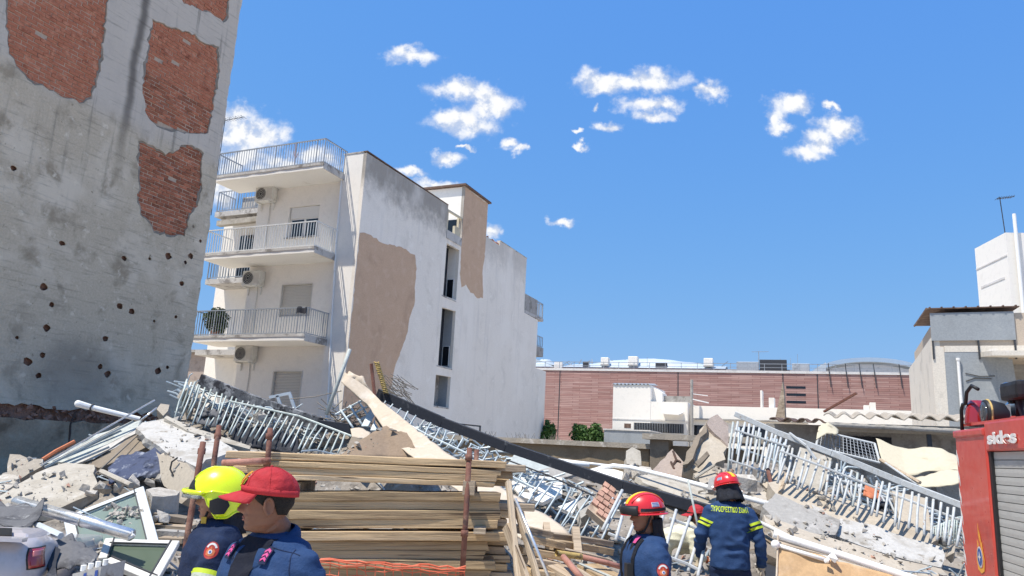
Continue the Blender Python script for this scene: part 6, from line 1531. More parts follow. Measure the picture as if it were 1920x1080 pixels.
def red_helmet(root, M, goggles=True, flap=True):
    A, B, C_, Z = .112, .142, .120, .140
    zb = lambda ph: .128 - .004 * math.cos(ph) + (.0)
    rows = shell(A, B, C_, Z, zb, th=.006)
    h = part('helmet', xf(MB().sheet(rows, -.006), M), MATS['helmet_red'], root, smooth=True)
    br = []
    for j in range(4):
        row = []
        for i in range(65):
            ph = 2 * math.pi * i / 64; k = (.010 + .022 * max(0, math.cos(ph)) ** 2 + .012 * max(0, -math.cos(ph))) * j / 3
            p = on_shell(A, B, C_, Z, ph, .128, 0); row.append(p + V((math.sin(ph) * k, math.cos(ph) * k, -.010 * j / 3)))
        br.append(row)
    part('brim', xf(MB().sheet(br, -.005), M), MATS['helmet_red'], h, smooth=True)
    st = []
    for s_ in (-.020, .020):
        row = []
        for i in range(25):
            an = R(-68 + 136 * i / 24); p = V((s_, -.006 + B * math.sin(an) * 1.012, Z + C_ * math.cos(an) * math.sqrt(1 - (s_ / A) ** 2) + .002)); row.append(p)
        st.append(row)
    part('stripe', xf(MB().sheet(st, .003), M), MATS['stripe_yellow'], h)
    for s_ in (-.05, .05):
        part('ridge', xf(MB().tube([V((s_, -.006 + B * math.sin(R(a)) * .93, Z + C_ * math.cos(R(a)) * .895)) for a in range(-60, 61, 8)], .005, 6), M), MATS['helmet_red'], h, smooth=True)
    for s in (-1,):
        f_ = part('flag_sticker', xf(patch(A, B, C_, Z, [(R(s*92), .196), (R(s*118), .196), (R(s*118), .168), (R(s*92), .168)], .002, .002), M), MATS['emblem_white'], h)
        for k in range(3): part('flag_stripe', xf(patch(A, B, C_, Z, [(R(s*94), .193 - k*.009), (R(s*116), .193 - k*.009), (R(s*116), .189 - k*.009), (R(s*94), .189 - k*.009)], .003, .001), M), MATS['tile_blue'], f_)
    if goggles:
        fr = [[on_shell(A, B, C_, Z, R(a), .120 + .050 * j / 4, .012 + .012 * math.sin(math.pi * j / 4)) for a in range(-54, 55, 6)] for j in range(5)]
        g_ = part('goggles', xf(MB().sheet(fr, -.012), M), MATS['black_plastic'], h, smooth=True)
        ln = [[on_shell(A, B, C_, Z, R(a), .128 + .034 * j / 3, .0255) for a in range(-48, 49, 6)] for j in range(4)]
        part('lens', xf(MB().sheet(ln, .003), M), MATS['visor'], g_, smooth=True)
        sp_ = [[on_shell(A, B, C_, Z, R(a), z, .004) for a in range(60, 301, 8)] for z in (.138, .158)]
        part('strap', xf(MB().sheet(sp_, .003), M), MATS['cloth_black'], g_)
    for s in (-1, 1): part('chin_strap', xf(MB().tube([V((s*.088,-.01,.125)), V((s*.083,.012,.06)), V((s*.068,.035,.012)), V((0,.060,-.008))], .0075, 6), M), MATS['cloth_black'], h)
    if flap: part('neck_flap', curtain(M, .104, .125, R(70), R(290), .135, -.04, .22, 5, .010), MATS['cloth_black'], root, smooth=True)
    return h
def red_cap(root, M, emblem=True):
    A, B, C_, Z = .095, .109, .107, .138
    zb = lambda ph: .142 + .014 * math.cos(ph)
    rows = shell(A, B, C_, Z, zb, th=.004, yo=-.011, crease=.0065, seed=4, n=80, m_=30)
    c = part('cap', xf(MB().sheet(rows, -.004), M), MATS['cap_red'], root, smooth=True)
    br = []
    for j in range(7):
        row = []
        for i in range(25):
            ph = R(-66 + 132 * i / 24); t = j / 6; e = V((A * math.sin(ph), -.012 + B * math.cos(ph), .154))
            k = .082 * t * max(0, math.cos(ph * 1.25)) ** .55
            row.append(e + V((math.sin(ph) * k * .25, k, -.020 * t - .030 * (abs(math.sin(ph)) ** 2) * (.4 + .6 * t) + .004)))
        br.append(row)
    part('brim', xf(MB().sheet(br, -.004), M), MATS['cap_red'], c, smooth=True)
    for k in range(6):
        ph = R(30 + 60 * k); pts = []
        for j in range(2, 31, 2):
            i = int(round(math.degrees(ph) / 360 * 80)); pts.append(rows[j][i] * 1.004)
        part('seam', xf(MB().tube(pts, .0013, 5), M), MATS['cap_red'], c)
    part('button', xf(MB().ell((0, -.012, Z + C_ + .002), (.007, .007, .004), 10, 6), M), MATS['cap_red'], c)
    part('band', xf(MB().sheet([[p + V((p.x, p.y, 0)).normalized() * .0015 + V((0, 0, dz)) for p in rows[-1]] for dz in (-.001, .024)], .002), M), MATS['cap_red'], c, smooth=True)
    if emblem:
        part('emblem', xf(patch(A, B, C_, Z, [(R(x), .200 + y) for x, y in ((-18,.0),(-12,.018),(0,.026),(12,.018),(18,0),(10,-.022),(0,-.027),(-10,-.022))], .011, .006, yo=-.012), M), MATS['emblem_gold'], c)
        part('emblem', xf(patch(A, B, C_, Z, [(R(x), .196 + y) for x, y in ((-9,.004),(0,.018),(9,.004),(0,-.012))], .0125, .002, yo=-.012), M), MATS['emblem_red'], c)
    return c
def head_pt(a, z, off=0):
    f, b, wd = interp(FRONT, z), interp(BACK, z), interp(WID, z); s_, c = math.sin(a), math.cos(a)
    p = V((wd * math.copysign(abs(s_) ** .9, s_), (f if c > 0 else b) * math.copysign(abs(c) ** (.92 if c > 0 else 1), c), z))
    return p + V((p.x, p.y, 0)).normalized() * off
def hair(root, M, mt='hair_black'):
    rows = []
    for j in range(15):
        t = j / 14; row = []
        for i in range(49):
            u = -1 + 2 * i / 48                        # 0 = nape
            zl = interp([(0, .062), (.45, .068), (.55, .095), (.62, .131), (.74, .131), (.79, .104), (.86, .118), (1, .150)], abs(u))
            z = zl + (.168 - zl) * t
            row.append(head_pt(math.pi + u * R(122), z, .0015 + .0045 * min(1, t * 4)))
        rows.append(row)
    mb = MB().sheet(rows, -.004); mb.v = [M @ p for p in mb.v]
    return part('hair', mb, MATS[mt], root, smooth=True)

def person(label, px, py, Y, az, head_az, outfit, gear, lean=0, twist=0, pitch=0, arms=None, hands=(.5, .5), skin_='skin_tan_shade', fine=False, foot=0.0, roll=0, group=None, scale=None, cloth='cloth_blue', legs=None, head_fwd=0, drop=.02):
    """the head centre is at photo pixel px,py, Y metres ahead; az = way the chest faces (clockwise from +y)"""
    hc = at(px, py, Y)
    neck = spine(V((0, -.005, 1.50)), lean, twist); nv_ = spine(V((0, -.005, 1.56)), lean, twist) - neck
    rel = -(R(head_az) - R(az)) 
    HM = Matrix.Translation(neck + nv_ * (.75 - drop / .06) + V((0, .022 + head_fwd, -.002))) @ Matrix.Rotation(rel, 4, 'Z') @ Matrix.Rotation(pitch, 4, 'X') @ Matrix.Rotation(roll, 4, 'Y')
    local_c = HM @ V((0, 0, .12)); s = (hc.z - foot) / local_c.z if scale is None else scale
    Rz = Matrix.Rotation(-R(az), 4, 'Z'); off = Rz @ (local_c * s)
    loc = V((hc.x - off.x, hc.y - off.y, hc.z - local_c.z * s))
    root = thing('person', label, 'person', loc, 0, group)
    W = Matrix.Translation(loc) @ Rz @ Matrix.Scale(s, 4)
    root.matrix_world = W; WM[root.name] = W
    arms = arms or {}
    joints = {}
    for sd_, k in ((-1, 'l'), (1, 'r')):
        sh = spine(V((sd_ * .178, -.005, 1.395)), lean, twist)
        el, wr = arms.get(k, (V((sd_ * .245, -.03, 1.14)), V((sd_ * .25, .06, .90)))) 
        joints[k] = (sh, V(el), V(wr))
    legs = legs or {}
    L = {k: legs.get(k, (V((sd_ * .10, 0, .88)), V((sd_ * .115, .02, .49)), V((sd_ * .12, -.01, .08)))) for sd_, k in ((-1, 'l'), (1, 'r'))}
    body = MB(); body.loft(torso_rings(-.012, lean, twist)); body.tube([neck - nv_ * .8, neck + nv_ * .4, HM @ V((0, -.012, .045))], [.064, .060, .056], 18)
    add_head(body, HM)
    jk = MB(); jk.loft(torso_rings(.020, lean, twist, z0=.84 if outfit == 'jacket' else .80))
    tr = MB()
    for sd_, k in ((-1, 'l'), (1, 'r')):
        sh, el, wr = joints[k]; up = sh + (spine(V((0, 0, 1.40)), lean, twist) - sh) * .25
        body.tube([up, sh, sh.lerp(el, .5), el, el.lerp(wr, .4), wr], [.046, .047, .042, .038, .038, .027], 14)
        d = (wr - el).normalized(); inn = V((-sd_, .1, 0)); add_hand(body, wr - d * .012, d, inn, -sd_, hands[0 if k == 'l' else 1])
        we = el.lerp(wr, .96)
        jk.tube([up, sh + V((0, 0, -.004)), sh.lerp(el, .5), el, el.lerp(wr, .5), we], [.062, .070, .067, .062, .057, .046], 16)
        jk.ell(sh, (.068, .068, .062), 14, 10); jk.ell(el, (.063, .063, .063), 14, 10)
        hp, kn, an = L[k]
        body.tube([hp + V((0, 0, .04)), hp, hp.lerp(kn, .5), kn, kn.lerp(an, .35), an], [.08, .088, .07, .054, .055, .036], 14)
        tr.tube([hp + V((0, 0, .02)), hp, hp.lerp(kn, .5), kn, kn.lerp(an, .5), an + V((0, 0, .02))], [.088, .096, .09, .078, .078, .07], 16)
        tr.ell(kn, (.078, .078, .078), 14, 10)
        fw = V((0, 1, 0)); body.tube([an + V((0, -.05, -.045)), an + V((0, .05, -.05)), an + V((0, .16, -.06))], [.035, .036, .02], 10); body.tube([an, an + V((0, 0, -.05))], [.036, .034], 10)
        bt = MB(); bt.tube([an + V((0, -.085, -.035)), an + V((0, -.02, -.03)), an + V((0, .08, -.04)), an + V((0, .18, -.055))], [.035, .05, .046, .028], 12); bt.tube([an + V((0, -.01, .10)), an + V((0, -.01, -.04))], [.062, .052], 12)
        bt.v = [V((p.x, p.y, max(p.z, an.z - .078))) for p in bt.v]
        part('boot', remesh(bt, .012, 3), MATS['boot_black'], root, local=True)
    tr.loft([[p for p in r] for r in torso_rings(-.006, lean, twist, .80)[:3]])
    bme = remesh(body, .0046 if fine else .008, 1)
    part('body', bme, MATS[skin_], root, local=True)
    jme = remesh(jk, .011 if fine else .013, 7); wrinkle(jme, .009 if fine else .017, 9 if fine else 7, len(label) % 50, (1, 1, 1.7))
    part('jacket', jme, MATS[cloth], root, local=True)
    tme = remesh(tr, .014, 6); wrinkle(tme, .009, 8, 7, (1, 1, 1.6)); part('trousers', tme, MATS['cloth_navy'] if cloth != 'shirt_pale' else MATS['cloth_navy'], root, local=True)
    # face details
    HW = W @ HM
    for e in (-1, 1):
        eb = part('eye', MB().ell((0, 0, 0), (.0118, .0118, .0118), 14, 10).__class__().ell((e * .031, .0645, .117), (.0118, .0118, .0118), 14, 10), MATS['eye_white'], root, M=None, local=True, smooth=True)
        eb.matrix_basis = HM
        ib = part('iris', MB().ell((e * .031, .0755, .117), (.0055, .0022, .0055), 10, 6), MATS['eye_iris'], eb, local=True, smooth=True)
        bw2 = part('eyebrow', MB().tube([V((e * .012, .0915, .132)), V((e * .026, .0915, .1375)), V((e * .044, .081, .134))], [.0034, .0036, .0018], 6), MATS['hair_black'], root, local=True); bw2.matrix_basis = HM
    lp = part('lips', MB().tube([V((-.021, .0765, .0555)), V((-.010, .0825, .0595)), V((0, .0835, .0585)), V((.010, .0825, .0595)), V((.021, .0765, .0555))], [.0018, .0034, .0034, .0034, .0018], 6).tube([V((-.019, .0765, .0525)), V((0, .0822, .0485)), V((.019, .0765, .0525))], [.0018, .0042, .0018], 6), MATS['lips'], root, local=True); lp.matrix_basis = HM
    surf = Surf(jme)
    r_ = dict(root=root, W=W, HM=HM, HW=HW, surf=surf, joints=joints, jme=jme, lean=lean, twist=twist)
    hair(root, HW)
    if gear == 'cap': red_cap(root, HW)
    elif gear == 'cap_back': red_cap(root, HW @ Matrix.Rotation(math.pi, 4, 'Z'), False)
    elif gear == 'yellow':
        h = yellow_helmet_world(root, HW)
    else: red_helmet(root, HW, gear != 'red_back', gear == 'red_back')
    return r_
def yellow_helmet_world(root, M):
    global part
    old = part
    def pw_(name, mb, mt, parent, local=False, **k): return old(name, mb, mt, parent, False, **k)
    part = pw_
    try: return yellow_helmet(root, M)
    finally: part = old
def lpart(name, mb, mt, P, label=None, smooth=False): return part(name, mb, MATS[mt], P['root'], local=True, label=label, smooth=smooth)
def badge(P, side, t, size=.038, back=.0):
    """round brigade badge on the upper sleeve"""
    sh, el, wr = P['joints'][side]; sx = -1 if side == 'l' else 1
    c = sh.lerp(el, t); ax = (el - sh).normalized(); d = V((-sx, back, 0)); d = (d - ax * d.dot(ax)).normalized(); u = ax.cross(d).normalized()
    if u.dot(V((0, 1, 0))) < 0: u = -u
    v = -ax
    lpart('sleeve_badge', conform(P['surf'], disc2(size, 22, 0, 0, 1.15), c, u, v, d, .0015, .012), 'decal_navy', P)
    lpart('badge_ring', conform(P['surf'], disc2(size * .88, 22, 0, 0, 1.15), c, u, v, d, .003, .011), 'emblem_red', P)
    lpart('badge_scroll', conform(P['surf'], [(size * .74 * math.cos(a), size * (.86 * math.sin(a))) for a in [R(25 + 13 * k) for k in range(11)]] + [(size * .5 * math.cos(a), size * (.62 * math.sin(a))) for a in [R(155 - 13 * k) for k in range(11)]], c, u, v, d, .0045, .010), 'emblem_white', P)
    lpart('badge_flame', conform(P['surf'], [(x * size, y * size) for x, y in ((-.5,-.55),(-.58,-.1),(-.3,.2),(-.2,.0),(0,.5),(.15,.1),(.32,.25),(.56,-.1),(.5,-.55),(0,-.75))], c, u, v, d, .0045, .010), 'emblem_orange', P)
    lpart('badge_shield', conform(P['surf'], disc2(size * .26, 14, 0, -size * .22), c, u, v, d, .006, .009), 'emblem_white', P)
    lpart('badge_core', conform(P['surf'], disc2(size * .14, 12, 0, -size * .22), c, u, v, d, .0075, .009), 'emblem_blue', P)
def collar(P, mt='cloth_blue', open_=.9, h=.055, spread=.06):
    rows = []
    for j in range(6):
        t = j / 5; row = []
        for i in range(41):
            a = R(-(180 - 26 * open_) + (360 - 52 * open_) * i / 40)     # 0 = nape
            f = (1 - math.cos(a)) / 2
            r = .074 + .012 * f + spread * t * (.35 + .65 * f) + .010 * math.sin(math.pi * t)
            z = 1.535 - .075 * f ** 1.6 + .012 * math.sin(math.pi * t) - (h + .035 * f) * t
            row.append(spine(V((math.sin(a) * r, -.012 - math.cos(a) * r * .95 + .03 * f, z)), P['lean'], P['twist']))
        rows.append(row)
    return lpart('collar', MB().sheet(rows, .004), mt, P, smooth=True)
def vneck(P, w_=.075, depth=.22, mt='cloth_shirt'):
    O = spine(V((0, .2, 1.47)), P['lean'], P['twist']); d = spine(V((0, -1, 1.47)), P['lean'], P['twist']) - spine(V((0, 0, 1.47)), P['lean'], P['twist'])
    return lpart('undershirt', conform(P['surf'], [(-w_, .02), (w_, .02), (w_ * .75, -.06), (.008, -depth), (-.008, -depth), (-w_ * .75, -.06)], O, V((1,0,0)), V((0,0,1)), d, .006, .014), mt, P)

# the red capped man nearest the camera
p1 = person('nearest man in profile with a red cap, blue uniform and pink rank tabs', 500, 937, 3.18, -150, -105, 'jacket', 'cap', pitch=R(-3), drop=.035, head_fwd=.03, fine=True, skin_='skin_dark_shade', roll=R(0),
            arms={'l': (V((-.27, -.05, 1.14)), V((-.26, .08, .92))), 'r': (V((.27, -.04, 1.14)), V((.25, .10, .92)))})
vneck(p1, .085, .26); collar(p1)
badge(p1, 'l', .40, .042, -.2)
for sx in (-1, 1):
    O = V((sx * .105, .25, 1.475)); 
    lpart('rank_tab', conform(p1['surf'], [(-.016,-.027),(.016,-.027),(.016,.022),(0,.034),(-.016,.022)], V((sx*.092, .2, 1.435)), V((1,0,0)), V((0,0,1)), V((0,-1,0)), .016, .012), 'decal_navy', p1)
    for k in range(3): lpart('rank_chevron', conform(p1['surf'], [(-.012,-.018+k*.014),(0,-.010+k*.014),(.012,-.018+k*.014),(.012,-.010+k*.014),(0,-.002+k*.014),(-.012,-.010+k*.014)], V((sx*.092, .2, 1.435)), V((1,0,0)), V((0,0,1)), V((0,-1,0)), .019, .010), 'decal_pink', p1)
lpart('zip_flap', conform(p1['surf'], [(-.022,-.02),(-.008,.0),(-.004,-.24),(-.03,-.24)], V((.05,.2,1.36)), V((1,0,0)), V((0,0,1)), V((0,-1,0)), .004, .012), 'reflect_lime', p1)
for (a, b) in (((-.02,1.478),(-.19,1.44)), ((-.15,1.47),(-.215,1.30))):
    pts = []
    for i in range(14):
        x, z = lerp(a[0], b[0], i / 13), lerp(a[1], b[1], i / 13); h_ = p1['surf'].hit(V((x, .35, z)), V((0, -1, 0)), .0005)
        if h_ is not None: pts.append(h_)
    if len(pts) > 3: lpart('seam', MB().tube(pts, .0022, 5), 'cloth_navy', p1)
# the yellow helmeted man behind him
p2 = person('man in profile wearing a bright yellow fire helmet and dark navy uniform', 410, 930, 4.0, -112, -106, 'jacket', 'yellow', drop=.05, fine=True, skin_='skin_tan_shade', cloth='cloth_navy',
            arms={'l': (V((-.28, .06, 1.15)), V((-.25, .20, .98))), 'r': (V((.30, .05, 1.14)), V((.28, .16, .92)))})
collar(p2, 'cloth_navy', .5, .03, .03)
badge(p2, 'l', .16, .040, -.45)
for side in ('l', 'r'):
    sh, el, wr = p2['joints'][side]
    lpart('reflective_band', armband(p2['surf'], sh, el, .46, .68, .076, off=.005), 'reflect_lime', p2)
    lpart('reflective_strip', armband(p2['surf'], sh, el, .54, .60, .077, off=.007), 'reflect_silver', p2)
# the red helmeted man in profile
p3 = person('man in profile wearing a red fire helmet with yellow stripe and black goggles', 1208, 962, 5.15, -100, -103, 'jacket', 'red', drop=.03, fine=True, skin_='skin_dark_shade', pitch=R(-4), cloth='cloth_blue',
            arms={'l': (V((-.26, -.02, 1.14)), V((-.24, .16, .95))), 'r': (V((.27, .06, 1.14)), V((.22, .22, 1.0)))})
collar(p3, 'cloth_black', .45, .07, .045)
badge(p3, 'l', .44, .044, -.1)
sh, el, wr = p3['joints']['l']
lpart('reflective_band', armband(p3['surf'], sh, el, .82, 1.0, .074, off=.005), 'reflect_lime', p3)
lpart('reflective_strip', armband(p3['surf'], sh, el, .88, .94, .075, off=.007), 'reflect_silver', p3)
lpart('rank_tab', conform(p3['surf'], [(-.018,-.02),(.018,-.02),(.018,.024),(-.018,.024)], V((-.085, .2, 1.465)), V((1,0,0)), V((0,0,1)), V((0.2,-1,0)), .022, .012), 'decal_pink', p3)
part('neck_guard', curtain(p3['HW'], .088, .112, R(95), R(265), .085, -.075, .18, 4, .006), MATS['cloth_black'], p3['root'], smooth=True)
for sx in (-1, 1):
    pts = []
    for i in range(16):
        z = 1.47 - .03 * i; h_ = p3['surf'].hit(V((sx * (.10 + .002 * i), .4, z)), V((0, -1, 0)), .004)
        if h_ is not None: pts.append(h_)
    if len(pts) > 3: lpart('harness_strap', MB().tube(pts, .014, 6), 'cloth_black', p3)
lpart('radio', MB().bx(-.03, .03, -.02, .02, -.06, .07, Matrix.Translation((-.10, .165, 1.25))), 'black_plastic', p3)
# the firefighter seen from behind
p4 = person('firefighter seen from behind with a red helmet, dark neck flap and lettered blue jacket', 1362, 912, 8.0, 12, -22, 'jacket', 'red_back', lean=R(7), pitch=R(-16), cloth='cloth_blue', skin_='skin_tan_shade',
            arms={'l': (V((-.275, .02, 1.16)), V((-.275, .20, .95))), 'r': (V((.285, .0, 1.14)), V((.30, .10, .88)))})
for side in ('l', 'r'):
    sh, el, wr = p4['joints'][side]
    lpart('reflective_band', armband(p4['surf'], sh, el, .36, .60, .076, off=.006), 'reflect_lime', p4)
    lpart('dark_strip', armband(p4['surf'], sh, el, .45, .51, .077, off=.009), 'decal_navy', p4)
    d = (wr - el).normalized(); sx = -1 if side == 'l' else 1
    gl = MB(); add_hand(gl, wr - d * .02, d, V((-sx, .1, 0)), -sx, .55); c_ = wr + d * .06
    gl.v = [c_ + (p - c_) * 1.10 for p in gl.v]; gl.tube([wr - d * .05, wr + d * .01], [.038, .034], 12)
    part('glove', remesh(gl, .006, 1), MATS['glove_tan'], p4['root'], local=True)
cu = bpy.data.curves.new('back_text', 'FONT'); cu.body = 'ΠΥΡΟΣΒΕΣΤΙΚΟ ΣΩΜΑ'; cu.align_x = 'CENTER'; cu.align_y = 'CENTER'; cu.size = .052; cu.offset = .0012; cu.space_character = 1.02
to = bpy.data.objects.new('tmp_text', cu); COL.objects.link(to); dg = bpy.context.evaluated_depsgraph_get(); dg.update()
tm = bpy.data.meshes.new_from_object(to.evaluated_get(dg)); bpy.data.objects.remove(to)
wt = max(v.co.x for v in tm.vertices) - min(v.co.x for v in tm.vertices); kx = .35 / wt
Oz = 1.375
def back_pt(u, v, off):
    b = spine(V((u, -.4, Oz + v)), p4['lean'], p4['twist']); h_ = p4['surf'].hit(b, V((0, 1, 0)), off); return h_ if h_ is not None else V((u, -.16, b.z))
tv = MB().add([back_pt(v.co.x * kx, v.co.y * 1.25, .005) for v in tm.vertices], [tuple(p.vertices) for p in tm.polygons])
lpart('lettering', tv, 'reflect_lime', p4)
# the crouching man beside him
p5 = person('crouching man in a red cap worn backwards and pale shirt beside the rear view firefighter', 1305, 966, 8.9, 84, 100, 'jacket', 'cap_back', lean=R(52), pitch=R(8), cloth='shirt_pale', skin_='skin_dark_shade', scale=.95,
            arms={'l': (V((-.27, .36, .98)), V((-.10, .50, 1.02))), 'r': (V((.27, .36, .98)), V((.05, .52, .94)))}, hands=(1.0, 1.0))
for side in ('l', 'r'):
    sh, el, wr = p5['joints'][side]; d = (wr - el).normalized(); sx = -1 if side == 'l' else 1
    gl = MB(); add_hand(gl, wr - d * .02, d, V((-sx, .1, 0)), -sx, 1.0); c_ = wr + d * .06; gl.v = [c_ + (p - c_) * 1.08 for p in gl.v]
    part('glove', remesh(gl, .006, 1), MATS['glove_orange'], p5['root'], local=True)
# ------------------------------------------------------------------ silver car at the lower left
cp0 = at(84, 1004, 6.0)
cz = thing('parked_car', 'silver hatchback rear with a red tail light under grey fabric at the lower left', 'car', (cp0.x - 1.0, cp0.y, 0), R(14))
# car frame: x to the right, rear face towards -y, corner at x=.86
def rear(z):   return interp([(.25, .05), (.45, -.02), (.62, .0), (.90, .03), (1.06, .12)], z)
rings = []
for z in (.22, .32, .45, .58, .70, .82, .92, 1.0, 1.06):
    half = interp([(.22, .80), (.5, .85), (.8, .86), (1.0, .82), (1.06, .78)], z); r = []
    y0 = rear(z)
    for k in range(40):
        a = math.pi * k / 39; c, s = math.cos(a), math.sin(a)
        r.append(V((half * math.copysign(abs(c) ** .38, c), y0 + .34 - .34 * abs(s) ** .55, z)))
    k_ = max(0, z - .7) * .8
    r += [V((-half * .99, .8, z - k_ * .3)), V((-half * .97, 3.2, z - k_)), V((half * .97, 3.2, z - k_)), V((half * .99, .8, z - k_ * .3))]
    rings.append(r)
part('body', MB().loft(rings), MATS['car_silver'], cz, local=True, smooth=True)
roof = []
for z, half, y0, y1 in ((1.02, .74, .16, .85), (1.085, .68, .32, .7), (1.10, .60, .42, .6)):
    roof.append([V((-half, y0, z)), V((half, y0, z)), V((half, y1, z)), V((-half, y1, z))])
part('crushed_roof', MB().loft(roof), MATS['car_silver'], cz, local=True, bevel=.03, seg=3)
part('rear_window', MB().prism([(-.62, .17, 1.075), (.62, .17, 1.075), (.56, .335, 1.112), (-.56, .335, 1.112)], V((0, -.01, .012))), MATS['glass_dark'], cz, local=True)
sp_ = MB(); sp_.loft([[V((x, .10 - .05 * math.cos(x * 1.6) + yy, 1.075 + zz - .02 * x * x)) for yy, zz in ((-.06, -.012), (.06, -.02), (.08, .012), (-.055, .016))] for x in [-.74 + 1.48 * i / 16 for i in range(17)]])
part('boot_lip', sp_, MATS['car_silver'], cz, local=True, smooth=False)
for s in (-1, 1):
    def lamp(u0, u1, z0, z1, off):
        rows = []
        for j in range(7):
            z = lerp(z0, z1, j / 6); half = interp([(.22, .80), (.5, .85), (.8, .86), (1.0, .82), (1.06, .78)], z); row = []
            for i in range(9):
                a = lerp(u0, u1, i / 8); c, sn = math.cos(a), math.sin(a)
                n_ = V((c, -sn, 0)).normalized()
                row.append(V((s * half * abs(c) ** .38, rear(z) + .34 - .34 * abs(sn) ** .55, z)) + V((s * n_.x, n_.y, 0)) * off)
            rows.append(row)
        return MB().sheet(rows, .03)
    tl_ = part('tail_light', lamp(R(5), R(36), .845, .985, .012), MATS['lamp_red'], cz, local=True, smooth=True)
    part('reflector', lamp(R(9), R(30), .93, .972, .017), MATS['lamp_clear'], tl_, local=True, smooth=True)
    part('lamp_rim', lamp(R(4), R(38), .835, .994, .006), MATS['black_plastic'], tl_, local=True, smooth=True)
# S shaped badge on the tailgate
bx_, bz_ = .52, .90
bp = part('badge', MB().tube([(bx_, rear(bz_) - .004, bz_), (bx_, rear(bz_) - .016, bz_)], .058, 4), MATS['chrome'], cz, local=True, bevel=.006)
sb = MB()
for k in range(3): sb.bx(bx_ - .036, bx_ + .036, rear(bz_) - .024, rear(bz_) - .0165, bz_ + .026 - k * .026 - .006, bz_ + .026 - k * .026 + .006)
sb.bx(bx_ - .036, bx_ - .022, rear(bz_) - .0245, rear(bz_) - .0166, bz_ + .0, bz_ + .026); sb.bx(bx_ + .022, bx_ + .036, rear(bz_) - .0245, rear(bz_) - .0166, bz_ - .026, bz_)
part('badge_letter', sb, MATS['black_plastic'], bp, local=True)
part('bumper', MB().bx(-.82, .82, -.06, .1, .30, .60), MATS['car_silver'], cz, local=True, bevel=.05, seg=3)
for x in (-.72, .72):
    for yy in (.75, 2.9): part('wheel', MB().tube([(x - .1, yy, .30), (x + .1, yy, .30)], .30, 24), MATS['rubber'], cz, local=True)

# ------------------------------------------------------------------ fire truck at the right edge
tp_ = at(1797, 905, 5.6)
TAZ = 14.0
ft = thing('fire_truck', 'red fire truck rear corner with a grey roller shutter and metal lettering', 'fire truck', (tp_.x, tp_.y, 0), R(90 - TAZ))
# truck frame: x runs away from the camera along the side ... local +x = far, side face towards +y (left)
F_ = WM[ft.name]
def th_(px, py, off=0.0): return hitl(ft, 'y', off, px, py)
zt = th_(1800, 806).z
nearx = -2.2
RED = MATS['truck_red']
sx0 = th_(1853, 900).x              # far edge of the shutter opening
sz1 = th_(1853, 846).z              # top of the shutter
part('body', MB().bx(nearx, 0.0, -2.2, -.06, .45, zt - .02), MATS['black_plastic'], ft, local=True)
part('corner_panel', MB().bx(sx0, 0.0, -.055, .0, .45, zt), RED, ft, local=True, bevel=.012, seg=2)
part('rear_panel', MB().bx(.001, .03, -2.2, -.012, .45, zt - .005), RED, ft, local=True, bevel=.01)
part('top_panel', MB().bx(nearx, sx0 - .002, -.055, .002, sz1, zt + .03), RED, ft, local=True, bevel=.012, seg=2)
part('roof', MB().bx(nearx, .02, -2.2, -.058, zt + .031, zt + .05), RED, ft, local=True)
part('corner_cap', MB().bx(sx0 + .005, .015, -.06, .012, zt - .055, zt - .005), RED, ft, local=True, bevel=.012, seg=2)
part('shutter_guide', MB().bx(sx0 - .045, sx0 - .003, -.05, -.012, .45, sz1 - .002), MATS['black_plastic'], ft, local=True)
sl_h = .052; k = 0; z = sz1 - .003
while z > .8:
    part('shutter_slat', MB().prism([(nearx, -.040, z - sl_h + .0015), (nearx, -.030, z - sl_h + .0025), (nearx, -.0288, z - sl_h * .5), (nearx, -.030, z - .0025), (nearx, -.040, z - .001)], V((sx0 - .046 - nearx, 0, 0))), MATS['truck_grey'], ft, local=True)
    z -= sl_h; k += 1
part('lower_panel', MB().bx(nearx, sx0 - .046, -.05, .0, .45, z), RED, ft, local=True)
# white slanted dashes along the corner
for k in range(12):
    z0 = zt - .14 - k * .135
    part('reflective_dash', MB().prism([(-.012, .0015, z0), (-.012, .0015, z0 - .055), (-.048, .0015, z0 - .125), (-.048, .0015, z0 - .07)], V((0, .001, 0))), MATS['reflect_white'], ft, local=True)
# metal lettering
cu = bpy.data.curves.new('truck_text', 'FONT'); cu.body = 'sides'; cu.size = .2; cu.extrude = .003; cu.offset = .007; cu.align_x = 'LEFT'; cu.space_character = 1.05
to = bpy.data.objects.new('tmp_text2', cu); COL.objects.link(to); dg = bpy.context.evaluated_depsgraph_get(); dg.update()
tm = bpy.data.meshes.new_from_object(to.evaluated_get(dg)); bpy.data.objects.remove(to)
a0, a1 = th_(1855, 826), th_(1908, 812); w0 = max(v.co.x for v in tm.vertices) - min(v.co.x for v in tm.vertices); xm = min(v.co.x for v in tm.vertices)
hh = th_(1882, 806).z - th_(1882, 830).z; hmax = max(v.co.y for v in tm.vertices)
zc_ = th_(1882, 831).z
mb = MB().add([(a0.x + (a1.x - a0.x) * (v.co.x - xm) / w0, .0105 + v.co.z, zc_ + v.co.y / hmax * hh) for v in tm.vertices], [tuple(p.vertices) for p in tm.polygons])
part('lettering', mb, MATS['reflect_white'], ft, local=True)
